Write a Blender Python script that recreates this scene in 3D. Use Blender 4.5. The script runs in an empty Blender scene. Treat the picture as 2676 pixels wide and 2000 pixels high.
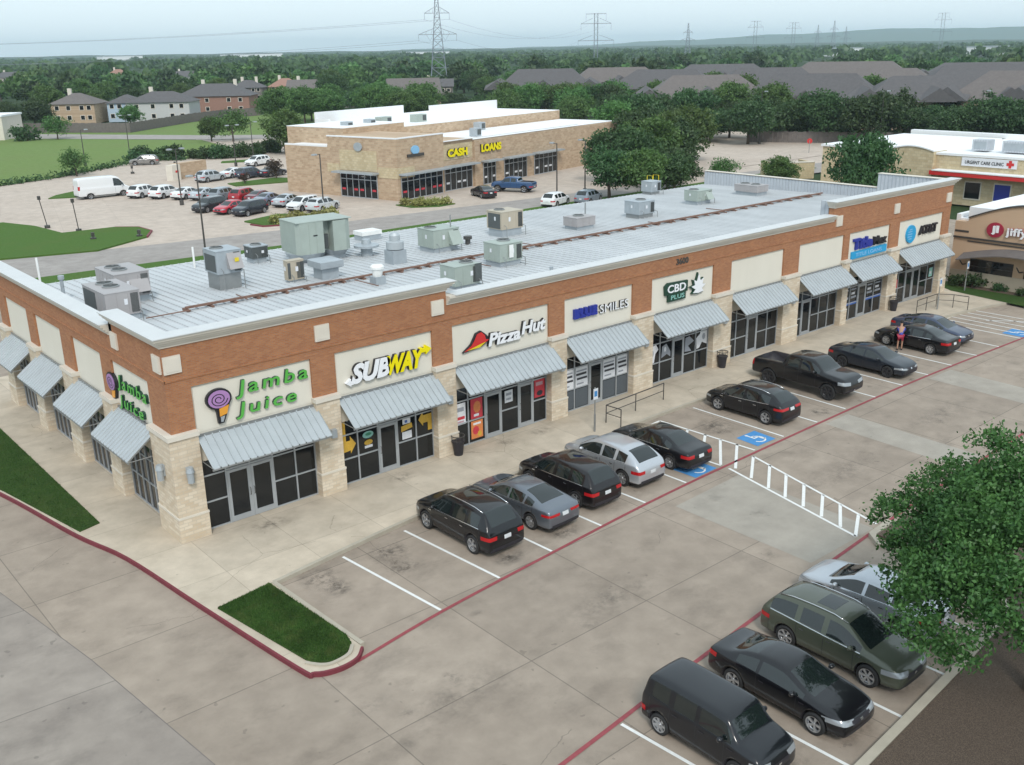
import bpy, math, random
import numpy as np
from mathutils import Vector, Matrix
from mathutils.bvhtree import BVHTree
R = math.radians
random.seed(7)
scene = bpy.context.scene
COL = scene.collection
# ------------------------------------------------------------ camera
cd = bpy.data.cameras.new("camera"); cam = bpy.data.objects.new("camera", cd); COL.objects.link(cam)
cd.sensor_width = 36; cd.lens = 34.94; cd.clip_start = .1; cd.clip_end = 30000
_f = Vector((.61361437, .72237566, -.31882724)); _r = Vector((.75841944, -.6515555, -.01659447)); _u = Vector((.21972108, .23162218, .94766757))
M = Matrix.Identity(4)
for i in range(3): M[i][0] = _r[i]; M[i][1] = _u[i]; M[i][2] = -_f[i]
M.translation = Vector((-12.625, -34.290, 17.614)); cam.matrix_world = M
scene.camera = cam
# ------------------------------------------------------------ light
SUN_EL, SUN_AZ = R(44), R(214)          # azimuth clockwise from +Y
world = bpy.data.worlds.new("World"); scene.world = world; world.use_nodes = True
wn = world.node_tree; bg = wn.nodes["Background"]
sky = wn.nodes.new("ShaderNodeTexSky"); sky.sky_type = 'NISHITA'; sky.sun_disc = False
sky.sun_elevation = SUN_EL; sky.sun_rotation = SUN_AZ; sky.air_density = 1.0; sky.dust_density = 2.0; sky.ozone_density = 1.5
wmix = wn.nodes.new("ShaderNodeMix"); wmix.data_type = 'RGBA'; wmix.inputs[0].default_value = .80
wmix.inputs[7].default_value = (8.2, 9.6, 10.3, 1)     # bright thin cloud layer over the blue
wn.links.new(sky.outputs[0], wmix.inputs[6]); wn.links.new(wmix.outputs[2], bg.inputs[0]); bg.inputs[1].default_value = .118
sl = bpy.data.lights.new("sun", 'SUN'); so = bpy.data.objects.new("sun", sl); COL.objects.link(so)
sl.energy = 1.9; sl.angle = R(14); sl.color = (1, .96, .9)
sd = Vector((math.sin(SUN_AZ)*math.cos(SUN_EL), math.cos(SUN_AZ)*math.cos(SUN_EL), math.sin(SUN_EL)))
so.rotation_euler = sd.to_track_quat('Z', 'Y').to_euler()
scene.view_settings.view_transform = 'Standard'; scene.view_settings.look = 'None'
scene.view_settings.exposure = 0.06; scene.view_settings.gamma = 1
scene.cycles.use_denoising = True; scene.cycles.max_bounces = 6; scene.cycles.volume_bounces = 1
scene.cycles.transparent_max_bounces = 8; scene.cycles.caustics_reflective = False; scene.cycles.caustics_refractive = False

# ------------------------------------------------------------ materials
class NT:
    def __init__(s, name):
        s.m = bpy.data.materials.new(name); s.m.use_nodes = True; s.t = s.m.node_tree; s.b = s.t.nodes["Principled BSDF"]; s._co = None
    def n(s, ty, **k):
        o = s.t.nodes.new(ty)
        for a, v in k.items(): setattr(o, a, v)
        return o
    def l(s, a, b): s.t.links.new(a, b)
    @property
    def co(s):
        if s._co is None: s._co = s.n("ShaderNodeTexCoord").outputs["Object"]
        return s._co
    def map(s, scale=(1, 1, 1), rot=(0, 0, 0), loc=(0, 0, 0), src=None):
        m = s.n("ShaderNodeMapping"); m.inputs["Scale"].default_value = scale; m.inputs["Rotation"].default_value = rot; m.inputs["Location"].default_value = loc
        s.l(src or s.co, m.inputs[0]); return m.outputs[0]
    def noise(s, sc, det=4, src=None, rough=.55):
        o = s.n("ShaderNodeTexNoise"); o.inputs["Scale"].default_value = sc; o.inputs["Detail"].default_value = det; o.inputs["Roughness"].default_value = rough
        s.l(src or s.co, o.inputs["Vector"]); return o.outputs["Fac"]
    def ramp(s, fac, stops):
        o = s.n("ShaderNodeValToRGB"); e = o.color_ramp.elements
        while len(e) < len(stops): e.new(.5)
        for i, (p, c) in enumerate(stops):
            e[i].position = p; e[i].color = (*c, 1) if len(c) == 3 else c
        s.l(fac, o.inputs[0]); return o.outputs[0]
    def mix(s, fac, a, b, mode='MIX'):
        o = s.n("ShaderNodeMix"); o.data_type = 'RGBA'; o.blend_type = mode
        for v, i in ((fac, 0), (a, 6), (b, 7)):
            if hasattr(v, "links"): s.l(v, o.inputs[i])
            else: o.inputs[i].default_value = v if i == 0 else (*v, 1)
        return o.outputs[2]
    def math(s, op, a, b=0., c=0.):
        o = s.n("ShaderNodeMath"); o.operation = op
        for i, v in enumerate((a, b, c)):
            if hasattr(v, "links"): s.l(v, o.inputs[i])
            else: o.inputs[i].default_value = v
        return o.outputs[0]
    def sep(s, src=None):
        o = s.n("ShaderNodeSeparateXYZ"); s.l(src or s.co, o.inputs[0]); return o.outputs
    def bump(s, h, st=.3, d=.02):
        o = s.n("ShaderNodeBump"); o.inputs["Strength"].default_value = st; o.inputs["Distance"].default_value = d
        s.l(h, o.inputs["Height"]); s.l(o.outputs[0], s.b.inputs["Normal"])
    def set(s, col=None, rough=.7, metal=0., spec=None):
        if col is not None:
            if hasattr(col, "links"): s.l(col, s.b.inputs["Base Color"])
            else: s.b.inputs["Base Color"].default_value = (*col, 1)
        if hasattr(rough, "links"): s.l(rough, s.b.inputs["Roughness"])
        else: s.b.inputs["Roughness"].default_value = rough
        s.b.inputs["Metallic"].default_value = metal
        if spec is not None: s.b.inputs["Specular IOR Level"].default_value = spec
        return s.m
def flat(name, col, rough=.6, metal=0., var=.12, sc=3., spec=None):
    t = NT(name); n = t.noise(sc, 5)
    c = t.mix(n, tuple(v*(1-var) for v in col), tuple(min(1, v*(1+var)) for v in col))
    return t.set(c, rough, metal, spec)
def mat_paint(name, col, metallic=.0):
    t = NT(name); t.set(col, .3, metallic, .15); t.b.inputs["Coat Weight"].default_value = .9; t.b.inputs["Coat Roughness"].default_value = .03
    return t.m
def joints(t, pos, w, step, off=0.):
    """thin line mask every `step` along coordinate pos"""
    a = t.math('ADD', pos, off + 1000*step); a = t.math('MODULO', a, step); a = t.math('SUBTRACT', a, step/2); a = t.math('ABSOLUTE', a)
    return t.math('GREATER_THAN', a, step/2 - w)
def mat_concrete(name, c0, c1, stepx, stepy, w=.018, stain=.55, jdark=.55, offx=0., offy=0., rot=0., tone=.16):
    t = NT(name); src = t.map(rot=(0, 0, rot)) if rot else t.co
    big = t.noise(.16, 5, src); mid = t.noise(.9, 6, src, .65); fine = t.noise(26, 4, src, .7)
    c = t.mix(t.ramp(big, [(.32, (0, 0, 0)), (.68, (1, 1, 1))]), c0, c1)
    c = t.mix(.45, c, t.ramp(mid, [(.3, tuple(v*.72 for v in c0)), (.7, tuple(min(1, v*1.18) for v in c1))]))
    # slab to slab tone
    sx = t.sep(src)
    fx = t.math('FLOOR', t.math('DIVIDE', t.math('ADD', sx[0], offx+stepx/2+1000*stepx-stepx/2), stepx)); fy = t.math('FLOOR', t.math('DIVIDE', t.math('ADD', sx[1], offy+1000*stepy), stepy))
    cb = t.n("ShaderNodeCombineXYZ"); t.l(fx, cb.inputs[0]); t.l(fy, cb.inputs[1])
    wn_ = t.n("ShaderNodeTexWhiteNoise"); wn_.noise_dimensions = '3D'; t.l(cb.outputs[0], wn_.inputs[0])
    tn = t.math('MULTIPLY_ADD', wn_.outputs[0], tone, 1-tone/2)
    c = t.mix(1., c, t.n("ShaderNodeCombineColor").outputs[0], 'MULTIPLY') if False else c
    cc = t.n("ShaderNodeCombineColor"); [t.l(tn, cc.inputs[i]) for i in range(3)]
    c = t.mix(1., c, cc.outputs[0], 'MULTIPLY')
    st = t.ramp(t.noise(.38, 6, t.map((1, 1.6, 1), (0, 0, .4+rot)), .7), [(.53, (0, 0, 0)), (.74, (1, 1, 1))])
    c = t.mix(t.math('MULTIPLY', st, stain), c, tuple(v*.45 for v in c0))
    # hairline cracks
    vo = t.n("ShaderNodeTexVoronoi"); vo.feature = 'DISTANCE_TO_EDGE'; vo.inputs["Scale"].default_value = .17
    ns = t.n("ShaderNodeTexNoise"); ns.inputs["Scale"].default_value = 1.2; ns.inputs["Detail"].default_value = 5; t.l(src, ns.inputs["Vector"])
    wv = t.n("ShaderNodeMix"); wv.data_type = 'VECTOR'; wv.inputs[0].default_value = .35; t.l(src, wv.inputs[4]); t.l(ns.outputs["Color"], wv.inputs[5]); t.l(wv.outputs[1], vo.inputs["Vector"])
    cr = t.math('LESS_THAN', vo.outputs["Distance"], .0012)
    cr = t.math('MULTIPLY', cr, t.math('GREATER_THAN', t.noise(.11, 2, src), .56))
    c = t.mix(t.math('MULTIPLY', cr, .5), c, tuple(v*.4 for v in c0))
    sp = t.math('GREATER_THAN', t.noise(2.3, 2, src), .735)
    c = t.mix(t.math('MULTIPLY', sp, .35), c, tuple(v*.3 for v in c0))
    j = t.math('MAXIMUM', joints(t, sx[0], w, stepx, offx), joints(t, sx[1], w, stepy, offy))
    c = t.mix(t.math('MULTIPLY', j, jdark), c, tuple(v*.25 for v in c0))
    c = t.mix(t.math('MULTIPLY', fine, .25), c, tuple(v*.7 for v in c0))
    t.bump(t.math('ADD', fine, t.math('MULTIPLY', mid, 2)), .15, .01)
    return t.set(c, .88)
def mat_brick(name, a, b, mortar, bw=.2, rh=.067, scale=1., msize=.008, var=.5, swap='X'):
    t = NT(name); s = t.sep(); cb = t.n("ShaderNodeCombineXYZ")
    nrm = t.n("ShaderNodeNewGeometry"); ns = t.sep(nrm.outputs["Normal"])
    fx = t.math('GREATER_THAN', t.math('ABSOLUTE', ns[0]), .6)
    m = t.n("ShaderNodeMix"); m.data_type = 'FLOAT'; t.l(fx, m.inputs[0]); t.l(s[0], m.inputs[2]); t.l(s[1], m.inputs[3])
    t.l(m.outputs[0], cb.inputs[0]); t.l(s[2], cb.inputs[1])
    br = t.n("ShaderNodeTexBrick"); t.l(cb.outputs[0], br.inputs["Vector"]); br.inputs["Scale"].default_value = scale
    br.inputs["Color1"].default_value = (*a, 1); br.inputs["Color2"].default_value = (*b, 1); br.inputs["Mortar"].default_value = (*mortar, 1)
    br.inputs["Mortar Size"].default_value = msize; br.inputs["Brick Width"].default_value = bw; br.inputs["Row Height"].default_value = rh; br.inputs["Bias"].default_value = -.1
    big = t.noise(.8, 5); c = t.mix(t.math('MULTIPLY', big, .5), br.outputs["Color"], tuple(v*.6 for v in a))
    c = t.mix(t.math('MULTIPLY', t.ramp(t.noise(2.2, 5, cb.outputs[0]), [(.5, (0, 0, 0)), (.75, (1, 1, 1))]), .3), c, b)
    t.bump(br.outputs["Fac"], -.3, .01)
    return t.set(c, .88)
def mat_grass(name, a=(.035, .085, .018), b=(.075, .14, .03), dry=(.16, .15, .06), s=1., dryamt=.25):
    t = NT(name); n1 = t.noise(.5*s, 6); n2 = t.noise(9*s, 6, rough=.75); n3 = t.noise(60*s, 3)
    c = t.mix(t.ramp(n2, [(.3, (0, 0, 0)), (.7, (1, 1, 1))]), a, b)
    c = t.mix(t.math('MULTIPLY', t.ramp(n1, [(.5, (0, 0, 0)), (.72, (1, 1, 1))]), dryamt), c, dry)
    c = t.mix(t.math('MULTIPLY', n3, .5), c, tuple(v*.5 for v in a))
    t.bump(t.math('ADD', n2, n3), .8, .06)
    return t.set(c, .95, spec=.1)
def mat_leaf(name, a, b, tr=.25, pert=.8):
    t = NT(name); g = t.n("ShaderNodeNewGeometry"); ri = g.outputs["Random Per Island"]
    n = t.noise(pert, 3)
    f = t.math('MULTIPLY_ADD', ri, .55, t.math('MULTIPLY', t.ramp(n, [(.3, (0, 0, 0)), (.7, (1, 1, 1))]), .45))
    oi = t.n("ShaderNodeObjectInfo")
    c = t.mix(f, a, b)
    hs = t.n("ShaderNodeHueSaturation"); t.l(c, hs.inputs["Color"])
    t.l(t.math('MULTIPLY_ADD', oi.outputs["Random"], .05, .475), hs.inputs["Hue"]); t.l(t.math('MULTIPLY_ADD', oi.outputs["Random"], .5, .75), hs.inputs["Value"])
    d = t.n("ShaderNodeBsdfDiffuse"); tl = t.n("ShaderNodeBsdfTranslucent"); gl = t.n("ShaderNodeBsdfGlossy"); gl.inputs["Roughness"].default_value = .5
    t.l(hs.outputs[0], d.inputs[0]); t.l(hs.outputs[0], tl.inputs[0])
    m = t.n("ShaderNodeMixShader"); m.inputs[0].default_value = tr; t.l(d.outputs[0], m.inputs[1]); t.l(tl.outputs[0], m.inputs[2])
    m2 = t.n("ShaderNodeMixShader"); m2.inputs[0].default_value = .03; t.l(m.outputs[0], m2.inputs[1]); t.l(gl.outputs[0], m2.inputs[2])
    t.l(m2.outputs[0], t.t.nodes["Material Output"].inputs[0]); return t.m

MT = {}
MT['lot'] = mat_concrete('lot_concrete', (.285, .232, .185), (.37, .308, .25), 5.2, 4.6, offx=.6, offy=.9, stain=.5)
MT['drive'] = mat_concrete('drive_concrete', (.25, .213, .185), (.33, .288, .248), 6.5, 6.0, offx=2.1, offy=1.4, stain=.5, rot=.06)
MT['patch'] = mat_concrete('pale_concrete', (.33, .295, .25), (.39, .355, .305), 30., 30., stain=.25, offx=9, offy=7)
MT['walk'] = mat_concrete('walk_concrete', (.46, .39, .30), (.58, .50, .40), 3.05, 3.05, stain=.22, w=.012, jdark=.4, offy=.4)
MT['curb'] = flat('curb_concrete', (.40, .36, .29), .9, var=.2, sc=2)
MT['rearlot'] = mat_concrete('rear_concrete', (.46, .38, .315), (.55, .465, .395), 6., 6., stain=.22, w=.02, rot=.25, jdark=.22, tone=.06)
MT['road'] = mat_concrete('road_concrete', (.29, .26, .24), (.36, .33, .305), 9., 4.2, stain=.3, w=.02, rot=-.08, jdark=.25, tone=.06)
MT['grass'] = mat_grass('lawn_grass', (.040, .085, .022), (.075, .135, .036))
MT['field'] = mat_grass('field_grass', (.145, .22, .065), (.21, .29, .10), (.21, .21, .10), .12, .35)
MT['verge'] = mat_grass('verge_grass', (.065, .14, .028), (.12, .21, .05), s=.5)
MT['far'] = mat_grass('far_land', (.03, .06, .025), (.055, .085, .035), (.12, .11, .07), .02, .3)
MT['white'] = flat('white_line_paint', (.72, .72, .70), .7, var=.14, sc=8)
MT['red'] = flat('red_line_paint', (.27, .055, .065), .75, var=.35, sc=6)
MT['redcurb'] = flat('red_curb_paint', (.17, .028, .04), .7, var=.35, sc=3)
MT['blue'] = flat('blue_paint', (.06, .24, .52), .7, var=.2, sc=5)
t = NT('mulch'); n2 = t.noise(38, 5, rough=.8); MT['mulch'] = t.set(t.ramp(n2, [(.3, (.03, .02, .015)), (.5, (.12, .085, .06)), (.72, (.26, .2, .15))]), .95); t.bump(n2, 1., .05)
MT['brick'] = mat_brick('orange_brick', (.37, .142, .058), (.50, .222, .095), (.30, .215, .16))
MT['stone'] = mat_brick('cream_stone', (.62, .50, .36), (.80, .71, .58), (.58, .51, .41), bw=.34, rh=.13, msize=.012)
t = NT('stucco'); n = t.noise(14, 5); big = t.noise(.7, 4, t.map((1, 1, .3)))
MT['stucco'] = t.set(t.mix(big, (.66, .62, .53), (.76, .72, .63)), .9); t.bump(n, .2, .01)
MT['trim'] = flat('cream_trim', (.66, .61, .53), .8, var=.12, sc=1.2)
def mat_metal_roof(name, a, b, axis, step, rough=.42, metal=.35):
    t = NT(name); s = t.sep(); j = joints(t, s[axis], .04, step)
    st = t.noise(.6, 5, t.map((1, .25, 1) if axis == 0 else (.25, 1, 1)), .7)
    c = t.mix(t.ramp(st, [(.35, (0, 0, 0)), (.7, (1, 1, 1))]), a, b); c = t.mix(t.math('MULTIPLY', j, .35), c, tuple(v*.5 for v in a))
    return t.set(c, rough, metal)
MT['roof'] = mat_metal_roof('galvanised_roof', (.47, .49, .505), (.57, .59, .605), 0, 99., rough=.62, metal=.08)
MT['coping'] = flat('pale_metal_coping', (.60, .61, .61), .6, .1, var=.1, sc=1)
MT['awning'] = flat('galvanised_awning', (.45, .485, .505), .5, .3, var=.13, sc=1.5)
MT['screen'] = mat_metal_roof('grey_screen_metal', (.46, .49, .53), (.56, .59, .62), 1, .30, rough=.6, metal=.1)
MT['alu'] = flat('aluminium_frame', (.46, .49, .52), .45, .5, var=.08)
t = NT('dark_glass'); t.set((.010, .012, .014), .05, 0.); t.b.inputs["Specular IOR Level"].default_value = .5; MT['glass'] = t.m
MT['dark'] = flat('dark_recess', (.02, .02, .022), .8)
MT['tanunit'] = flat('tan_metal', (.47, .41, .32), .5, .1, var=.1, sc=2)
MT['greenunit'] = flat('grey_green_metal', (.36, .41, .37), .5, .1, var=.14, sc=1.5)
MT['greyunit'] = flat('grey_metal', (.40, .44, .47), .45, .3, var=.18, sc=2)
MT['taupeunit'] = flat('taupe_metal', (.38, .36, .36), .5, .1, var=.12, sc=1.2)
MT['coil'] = flat('coil_grille', (.10, .11, .11), .6, .3, var=.3, sc=20)
MT['rust'] = flat('rusty_pipe', (.20, .115, .085), .8, var=.4, sc=3)
MT['pvc'] = flat('white_pipe', (.78, .78, .76), .5)
MT['blackplastic'] = flat('black_plastic', (.022, .02, .026), .55, var=.2)
MT['steel'] = flat('dark_steel', (.09, .085, .08), .55, .5, var=.2)
MT['galv'] = flat('galvanised_pole', (.32, .33, .33), .5, .6)
MT['whiteroof'] = flat('white_roof_membrane', (.80, .81, .82), .7, var=.06, sc=.15)
MT['tanbrick'] = mat_brick('tan_brick', (.46, .32, .21), (.64, .49, .34), (.50, .41, .31), bw=.6, rh=.25, msize=.02)
MT['tanstone'] = mat_brick('yellow_stone', (.55, .44, .27), (.70, .60, .40), (.5, .42, .3), bw=.5, rh=.3, msize=.02)
MT['beige'] = flat('beige_stucco', (.52, .37, .25), .9, var=.06, sc=.8)
MT['beigedk'] = flat('ochre_stucco', (.36, .27, .15), .9, var=.08, sc=.8)
MT['bark'] = flat('bark', (.10, .075, .055), .9, var=.3, sc=6)
MT['leaf_near'] = mat_leaf('leaves_near', (.018, .058, .014), (.105, .205, .055), tr=.15)
MT['leaf_mid'] = mat_leaf('leaves_mid', (.038, .092, .026), (.135, .24, .065), pert=.35)
MT['leaf_dark'] = mat_leaf('leaves_dark', (.024, .060, .022), (.08, .145, .05), pert=.35)
MT['leaf_yel'] = mat_leaf('leaves_yellow', (.16, .17, .05), (.42, .40, .14), pert=.8)
MT['leaf_red'] = mat_leaf('leaves_red', (.06, .045, .035), (.10, .07, .05), pert=.8)
MT['rub'] = flat('tyre_rubber', (.018, .018, .019), .8, var=.15)
MT['rim'] = flat('alloy_rim', (.50, .51, .53), .3, .8)
MT['rimdk'] = flat('dark_rim', (.06, .06, .065), .35, .6)
t = NT('car_glass'); t.set((.010, .015, .015), .04); t.b.inputs["Specular IOR Level"].default_value = .85; MT['cglass'] = t.m
t = NT('tail_lamp'); t.set((.42, .012, .015), .15); MT['tail'] = t.m
t = NT('head_lamp'); t.set((.34, .36, .38), .12, .3); MT['head'] = t.m
MT['plate'] = flat('plate_white', (.62, .64, .66), .5)
MT['chrome'] = flat('chrome_trim', (.62, .63, .65), .15, .9)
MT['skin'] = flat('skin', (.42, .24, .16), .6)
MT['houseroof'] = flat('grey_shingles', (.105, .10, .103), .95, var=.25, sc=1.5)
MT['houseroof2'] = flat('brown_shingles', (.145, .128, .122), .95, var=.25, sc=1.5)
MT['pylon'] = flat('pylon_steel', (.26, .29, .34), .6, .2)
MT['wood'] = flat('fence_wood', (.16, .14, .13), .95, var=.3, sc=2)

# ------------------------------------------------------------ mesh helpers
class MB:
    def __init__(s): s.v = []; s.f = []; s.m = []
    def add(s, vs, fs, mi=0):
        o = len(s.v); s.v += [tuple(p) for p in vs]; s.f += [tuple(i+o for i in f) for f in fs]; s.m += [mi]*len(fs); return s
    def box(s, x0, x1, y0, y1, z0, z1, mi=0):
        vs = [(x, y, z) for z in (z0, z1) for y in (y0, y1) for x in (x0, x1)]
        return s.add(vs, [(0, 2, 3, 1), (4, 5, 7, 6), (0, 1, 5, 4), (2, 6, 7, 3), (0, 4, 6, 2), (1, 3, 7, 5)], mi)
    def prism(s, poly, z0, z1, mi=0):
        n = len(poly); vs = [(x, y, z0) for x, y in poly] + [(x, y, z1) for x, y in poly]
        a = sum(poly[i][0]*poly[(i+1) % n][1]-poly[(i+1) % n][0]*poly[i][1] for i in range(n))
        if a < 0: vs = vs[:n][::-1] + vs[n:][::-1]
        return s.add(vs, [tuple(range(n))[::-1], tuple(range(n, 2*n))] + [(i, (i+1) % n, n+(i+1) % n, n+i) for i in range(n)], mi)
    def cyl(s, c, r, z0, z1, n=16, r2=None, mi=0, caps=True):
        r2 = r if r2 is None else r2; vs = []
        for z, q in ((z0, r), (z1, r2)): vs += [(c[0]+q*math.cos(2*math.pi*i/n), c[1]+q*math.sin(2*math.pi*i/n), z) for i in range(n)]
        fs = [(i, (i+1) % n, n+(i+1) % n, n+i) for i in range(n)]
        if caps: fs += [tuple(range(n))[::-1], tuple(range(n, 2*n))]
        return s.add(vs, fs, mi)
    def tube(s, pts, r, n=6, mi=0, r2=None):
        P = [Vector(p) for p in pts]; rings = []
        for i, p in enumerate(P):
            d = (P[min(i+1, len(P)-1)]-P[max(i-1, 0)]).normalized()
            a = d.cross(Vector((0, 0, 1)) if abs(d.z) < .95 else Vector((1, 0, 0))).normalized(); b = d.cross(a)
            rr = r if r2 is None else r+(r2-r)*i/(len(P)-1)
            rings.append([p+a*rr*math.cos(2*math.pi*k/n)+b*rr*math.sin(2*math.pi*k/n) for k in range(n)])
        vs = [v for q in rings for v in q]; fs = []
        for i in range(len(P)-1): fs += [(i*n+k, i*n+(k+1) % n, (i+1)*n+(k+1) % n, (i+1)*n+k) for k in range(n)]
        fs += [tuple(range(n))[::-1], tuple((len(P)-1)*n+k for k in range(n))]
        return s.add(vs, fs, mi)
    def lathe(s, prof, c=(0, 0, 0), n=20, axis='z', mi=0):
        vs = []
        for r, h in prof:
            for k in range(n):
                a = 2*math.pi*k/n
                vs.append((c[0]+r*math.cos(a), c[1]+r*math.sin(a), c[2]+h) if axis == 'z' else (c[0]+h, c[1]+r*math.cos(a), c[2]+r*math.sin(a)))
        m = len(prof); fs = [(i*n+k, i*n+(k+1) % n, (i+1)*n+(k+1) % n, (i+1)*n+k) for i in range(m-1) for k in range(n)]
        return s.add(vs, fs, mi)
    def mesh(s, name, mats, smooth=False):
        me = bpy.data.meshes.new(name); me.from_pydata(s.v, [], s.f)
        for m in (mats if isinstance(mats, (list, tuple)) else [mats]): me.materials.append(m)
        if any(s.m): me.polygons.foreach_set("material_index", s.m)
        if smooth: me.polygons.foreach_set("use_smooth", [True]*len(s.f))
        me.update(); return me
    def obj(s, name, mats, parent=None, smooth=False): return link(name, s.mesh(name, mats, smooth), parent)
def link(name, me, parent=None, loc=None, rz=0):
    o = bpy.data.objects.new(name, me); COL.objects.link(o)
    if parent is not None: o.parent = parent
    if loc is not None: o.location = loc
    if rz: o.rotation_euler = (0, 0, rz)
    return o
def tag(o, label=None, cat=None, group=None, kind=None):
    for k, v in (('label', label), ('category', cat), ('group', group), ('kind', kind)):
        if v: o[k] = v
    return o
def thing(name, label, cat, loc=(0, 0, 0), rz=0., group=None):
    return tag(link(name, None, None, loc, rz), label, cat, group)
def struct(name, mb, mat): return tag(mb.obj(name, mat), kind='structure')
def copy_tree(o, parent=None):
    c = o.copy(); COL.objects.link(c); c.parent = parent
    for ch in list(o.children): copy_tree(ch, c)
    return c
def evalmesh(me, mods, name='tmp'):
    o = bpy.data.objects.new(name, me); COL.objects.link(o); mods(o)
    dg = bpy.context.evaluated_depsgraph_get(); dg.update(); r = bpy.data.meshes.new_from_object(o.evaluated_get(dg)); bpy.data.objects.remove(o); return r
def text_mesh(s, h, depth=.06, shear=0., width=None, bold=0., spacing=1.):
    c = bpy.data.curves.new('t', 'FONT'); c.body = s; c.size = 1; c.extrude = 0; c.shear = shear; c.offset = bold; c.resolution_u = 3; c.space_character = spacing
    me = evalmesh(c, lambda o: None); bpy.data.curves.remove(c)
    co = np.array([v.co[:] for v in me.vertices]); a = co.min(0); b = co.max(0); sy = h/(b[1]-a[1]); sx = (width/(b[0]-a[0])) if width else sy
    F = [tuple(p.vertices) for p in me.polygons]; V = [((x-a[0])*sx, (y-a[1])*sy) for x, y, _ in co]
    from collections import Counter
    n = len(V); e = Counter(); d = {}
    for f in F:
        for i in range(len(f)):
            k = (f[i], f[(i+1) % len(f)]); e[tuple(sorted(k))] += 1; d[tuple(sorted(k))] = k
    vs = [(x, y, depth) for x, y in V] + [(x, y, 0.) for x, y in V]
    fs = list(F) + [(d[k][1], d[k][0], d[k][0]+n, d[k][1]+n) for k in e if e[k] == 1]
    bpy.data.meshes.remove(me)
    return vs, fs
def place_text(mb, s, h, org, right, up, out, depth=.06, mi=0, **k):
    vs, fs = text_mesh(s, h, depth, **k); r, u, o, g = Vector(right), Vector(up), Vector(out), Vector(org)
    mb.add([g+r*x+u*y+o*z for x, y, z in vs], fs, mi); return max(v[0] for v in vs)
def poly3(mb, pts, org, right, up, out, depth=.05, mi=0):
    r, u, o, g = Vector(right), Vector(up), Vector(out), Vector(org); n = len(pts)
    vs = [g+r*x+u*y+o*depth for x, y in pts] + [g+r*x+u*y for x, y in pts]
    mb.add(vs, [tuple(range(n)), tuple(range(n, 2*n))[::-1]] + [(i, n+i, n+(i+1) % n, (i+1) % n) for i in range(n)], mi)
def sheet(pts, z): return MB().add([(x, y, z) for x, y in pts], [tuple(range(len(pts)))])
def ell(cx, cy, rx, ry, n=20, rot=0.):
    return [(cx+rx*math.cos(2*math.pi*i/n)*math.cos(rot)-ry*math.sin(2*math.pi*i/n)*math.sin(rot), cy+rx*math.cos(2*math.pi*i/n)*math.sin(rot)+ry*math.sin(2*math.pi*i/n)*math.cos(rot)) for i in range(n)]
def strip(pts, w, z, closed=False):
    """flat ribbon along a ground polyline"""
    P = [Vector((x, y)) for x, y in pts]; L, Rr = [], []
    for i, p in enumerate(P):
        d = (P[min(i+1, len(P)-1)]-P[max(i-1, 0)]).normalized(); nrm = Vector((-d.y, d.x))
        L.append(p+nrm*w/2); Rr.append(p-nrm*w/2)
    vs = [(a.x, a.y, z) for a in L]+[(a.x, a.y, z) for a in Rr]; n = len(P)
    return MB().add(vs, [(i, n+i, n+i+1, i+1) for i in range(n-1)])
# ============================================================ ground
G0 = -.15
struct('ground', sheet([(-9000, -9000), (9000, -9000), (9000, 9000), (-9000, 9000)], -.34), MT['far'])
struct('parking_lot', sheet([(-70, -70), (90, -70), (90, 50.6), (-70, 50.6)], G0), MT['lot'])
struct('driveway', sheet([(-70, -70), (-3.0, -70), (-3.6, -18), (-4.7, -12.7), (-5.5, -5.5), (-6.5, .9), (-9.5, 14), (-13, 30), (-70, 30)], G0+.004), MT['drive'])
def curve(pts, n=6):
    """Catmull-Rom through ground points"""
    P = [Vector(p) for p in pts]; P = [2*P[0]-P[1]] + P + [2*P[-1]-P[-2]]; out = []
    for i in range(1, len(P)-2):
        for k in range(n):
            t = k/n; a, b, c, d = P[i-1:i+3]
            out.append(tuple(.5*((2*b)+(c-a)*t+(2*a-5*b+4*c-d)*t*t+(3*b-a-3*c+d)*t**3)))
    return out + [tuple(P[-2])]
WC = curve([(-9.5, 27), (-6.2, 17.5), (-4.2, 9.5), (-3.1, 3.4), (-2.3, .1), (-1.7, -4.8), (-1.0, -10.3), (-.75, -10.95), (-.1, -11.22), (.6, -11.15), (1.05, -10.75)], 5)
EC = [(1.15, -10.6), (.9, -5.25)]
FC = curve([(.9, -5.25), (4.1, -4.8), (7.4, -4.4), (13, -3.9), (19, -3.45), (23, -3.25), (27, -3.25), (38, -3.3), (48, -3.6), (55, -4.3), (60, -5.4)], 4)
walk = WC + EC[1:] + FC[1:] + [(60.6, 0), (60.6, 26), (-9, 27)]
sw = MB(); sw.prism([p for p in walk], G0-.05, 0.0); tag(sw.obj('sidewalk', MT['walk']), kind='structure')
def kerb(name, pts, w, z1, mat, side=0.):
    P = [Vector(p) for p in pts]; mb = MB(); ring = []
    for i, p in enumerate(P):
        d = (P[min(i+1, len(P)-1)]-P[max(i-1, 0)]).normalized(); n = Vector((-d.y, d.x)); a = p+n*(w*.5+side); b = p-n*(w*.5-side)
        ring.append([(a.x, a.y, G0-.03), (a.x, a.y, z1), (b.x, b.y, z1), (b.x, b.y, G0-.03)])
    vs = [v for r in ring for v in r]; fs = []
    for i in range(len(P)-1): fs += [(i*4+k, i*4+(k+1) % 4, i*4+4+(k+1) % 4, i*4+4+k) for k in range(4)]
    fs += [(0, 1, 2, 3), (len(P)*4-4, len(P)*4-3, len(P)*4-2, len(P)*4-1)]
    mb.add(vs, fs); return tag(mb.obj(name, mat), kind='structure')
kerb('red_kerb', WC, .085, .004, MT['redcurb'])
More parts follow.
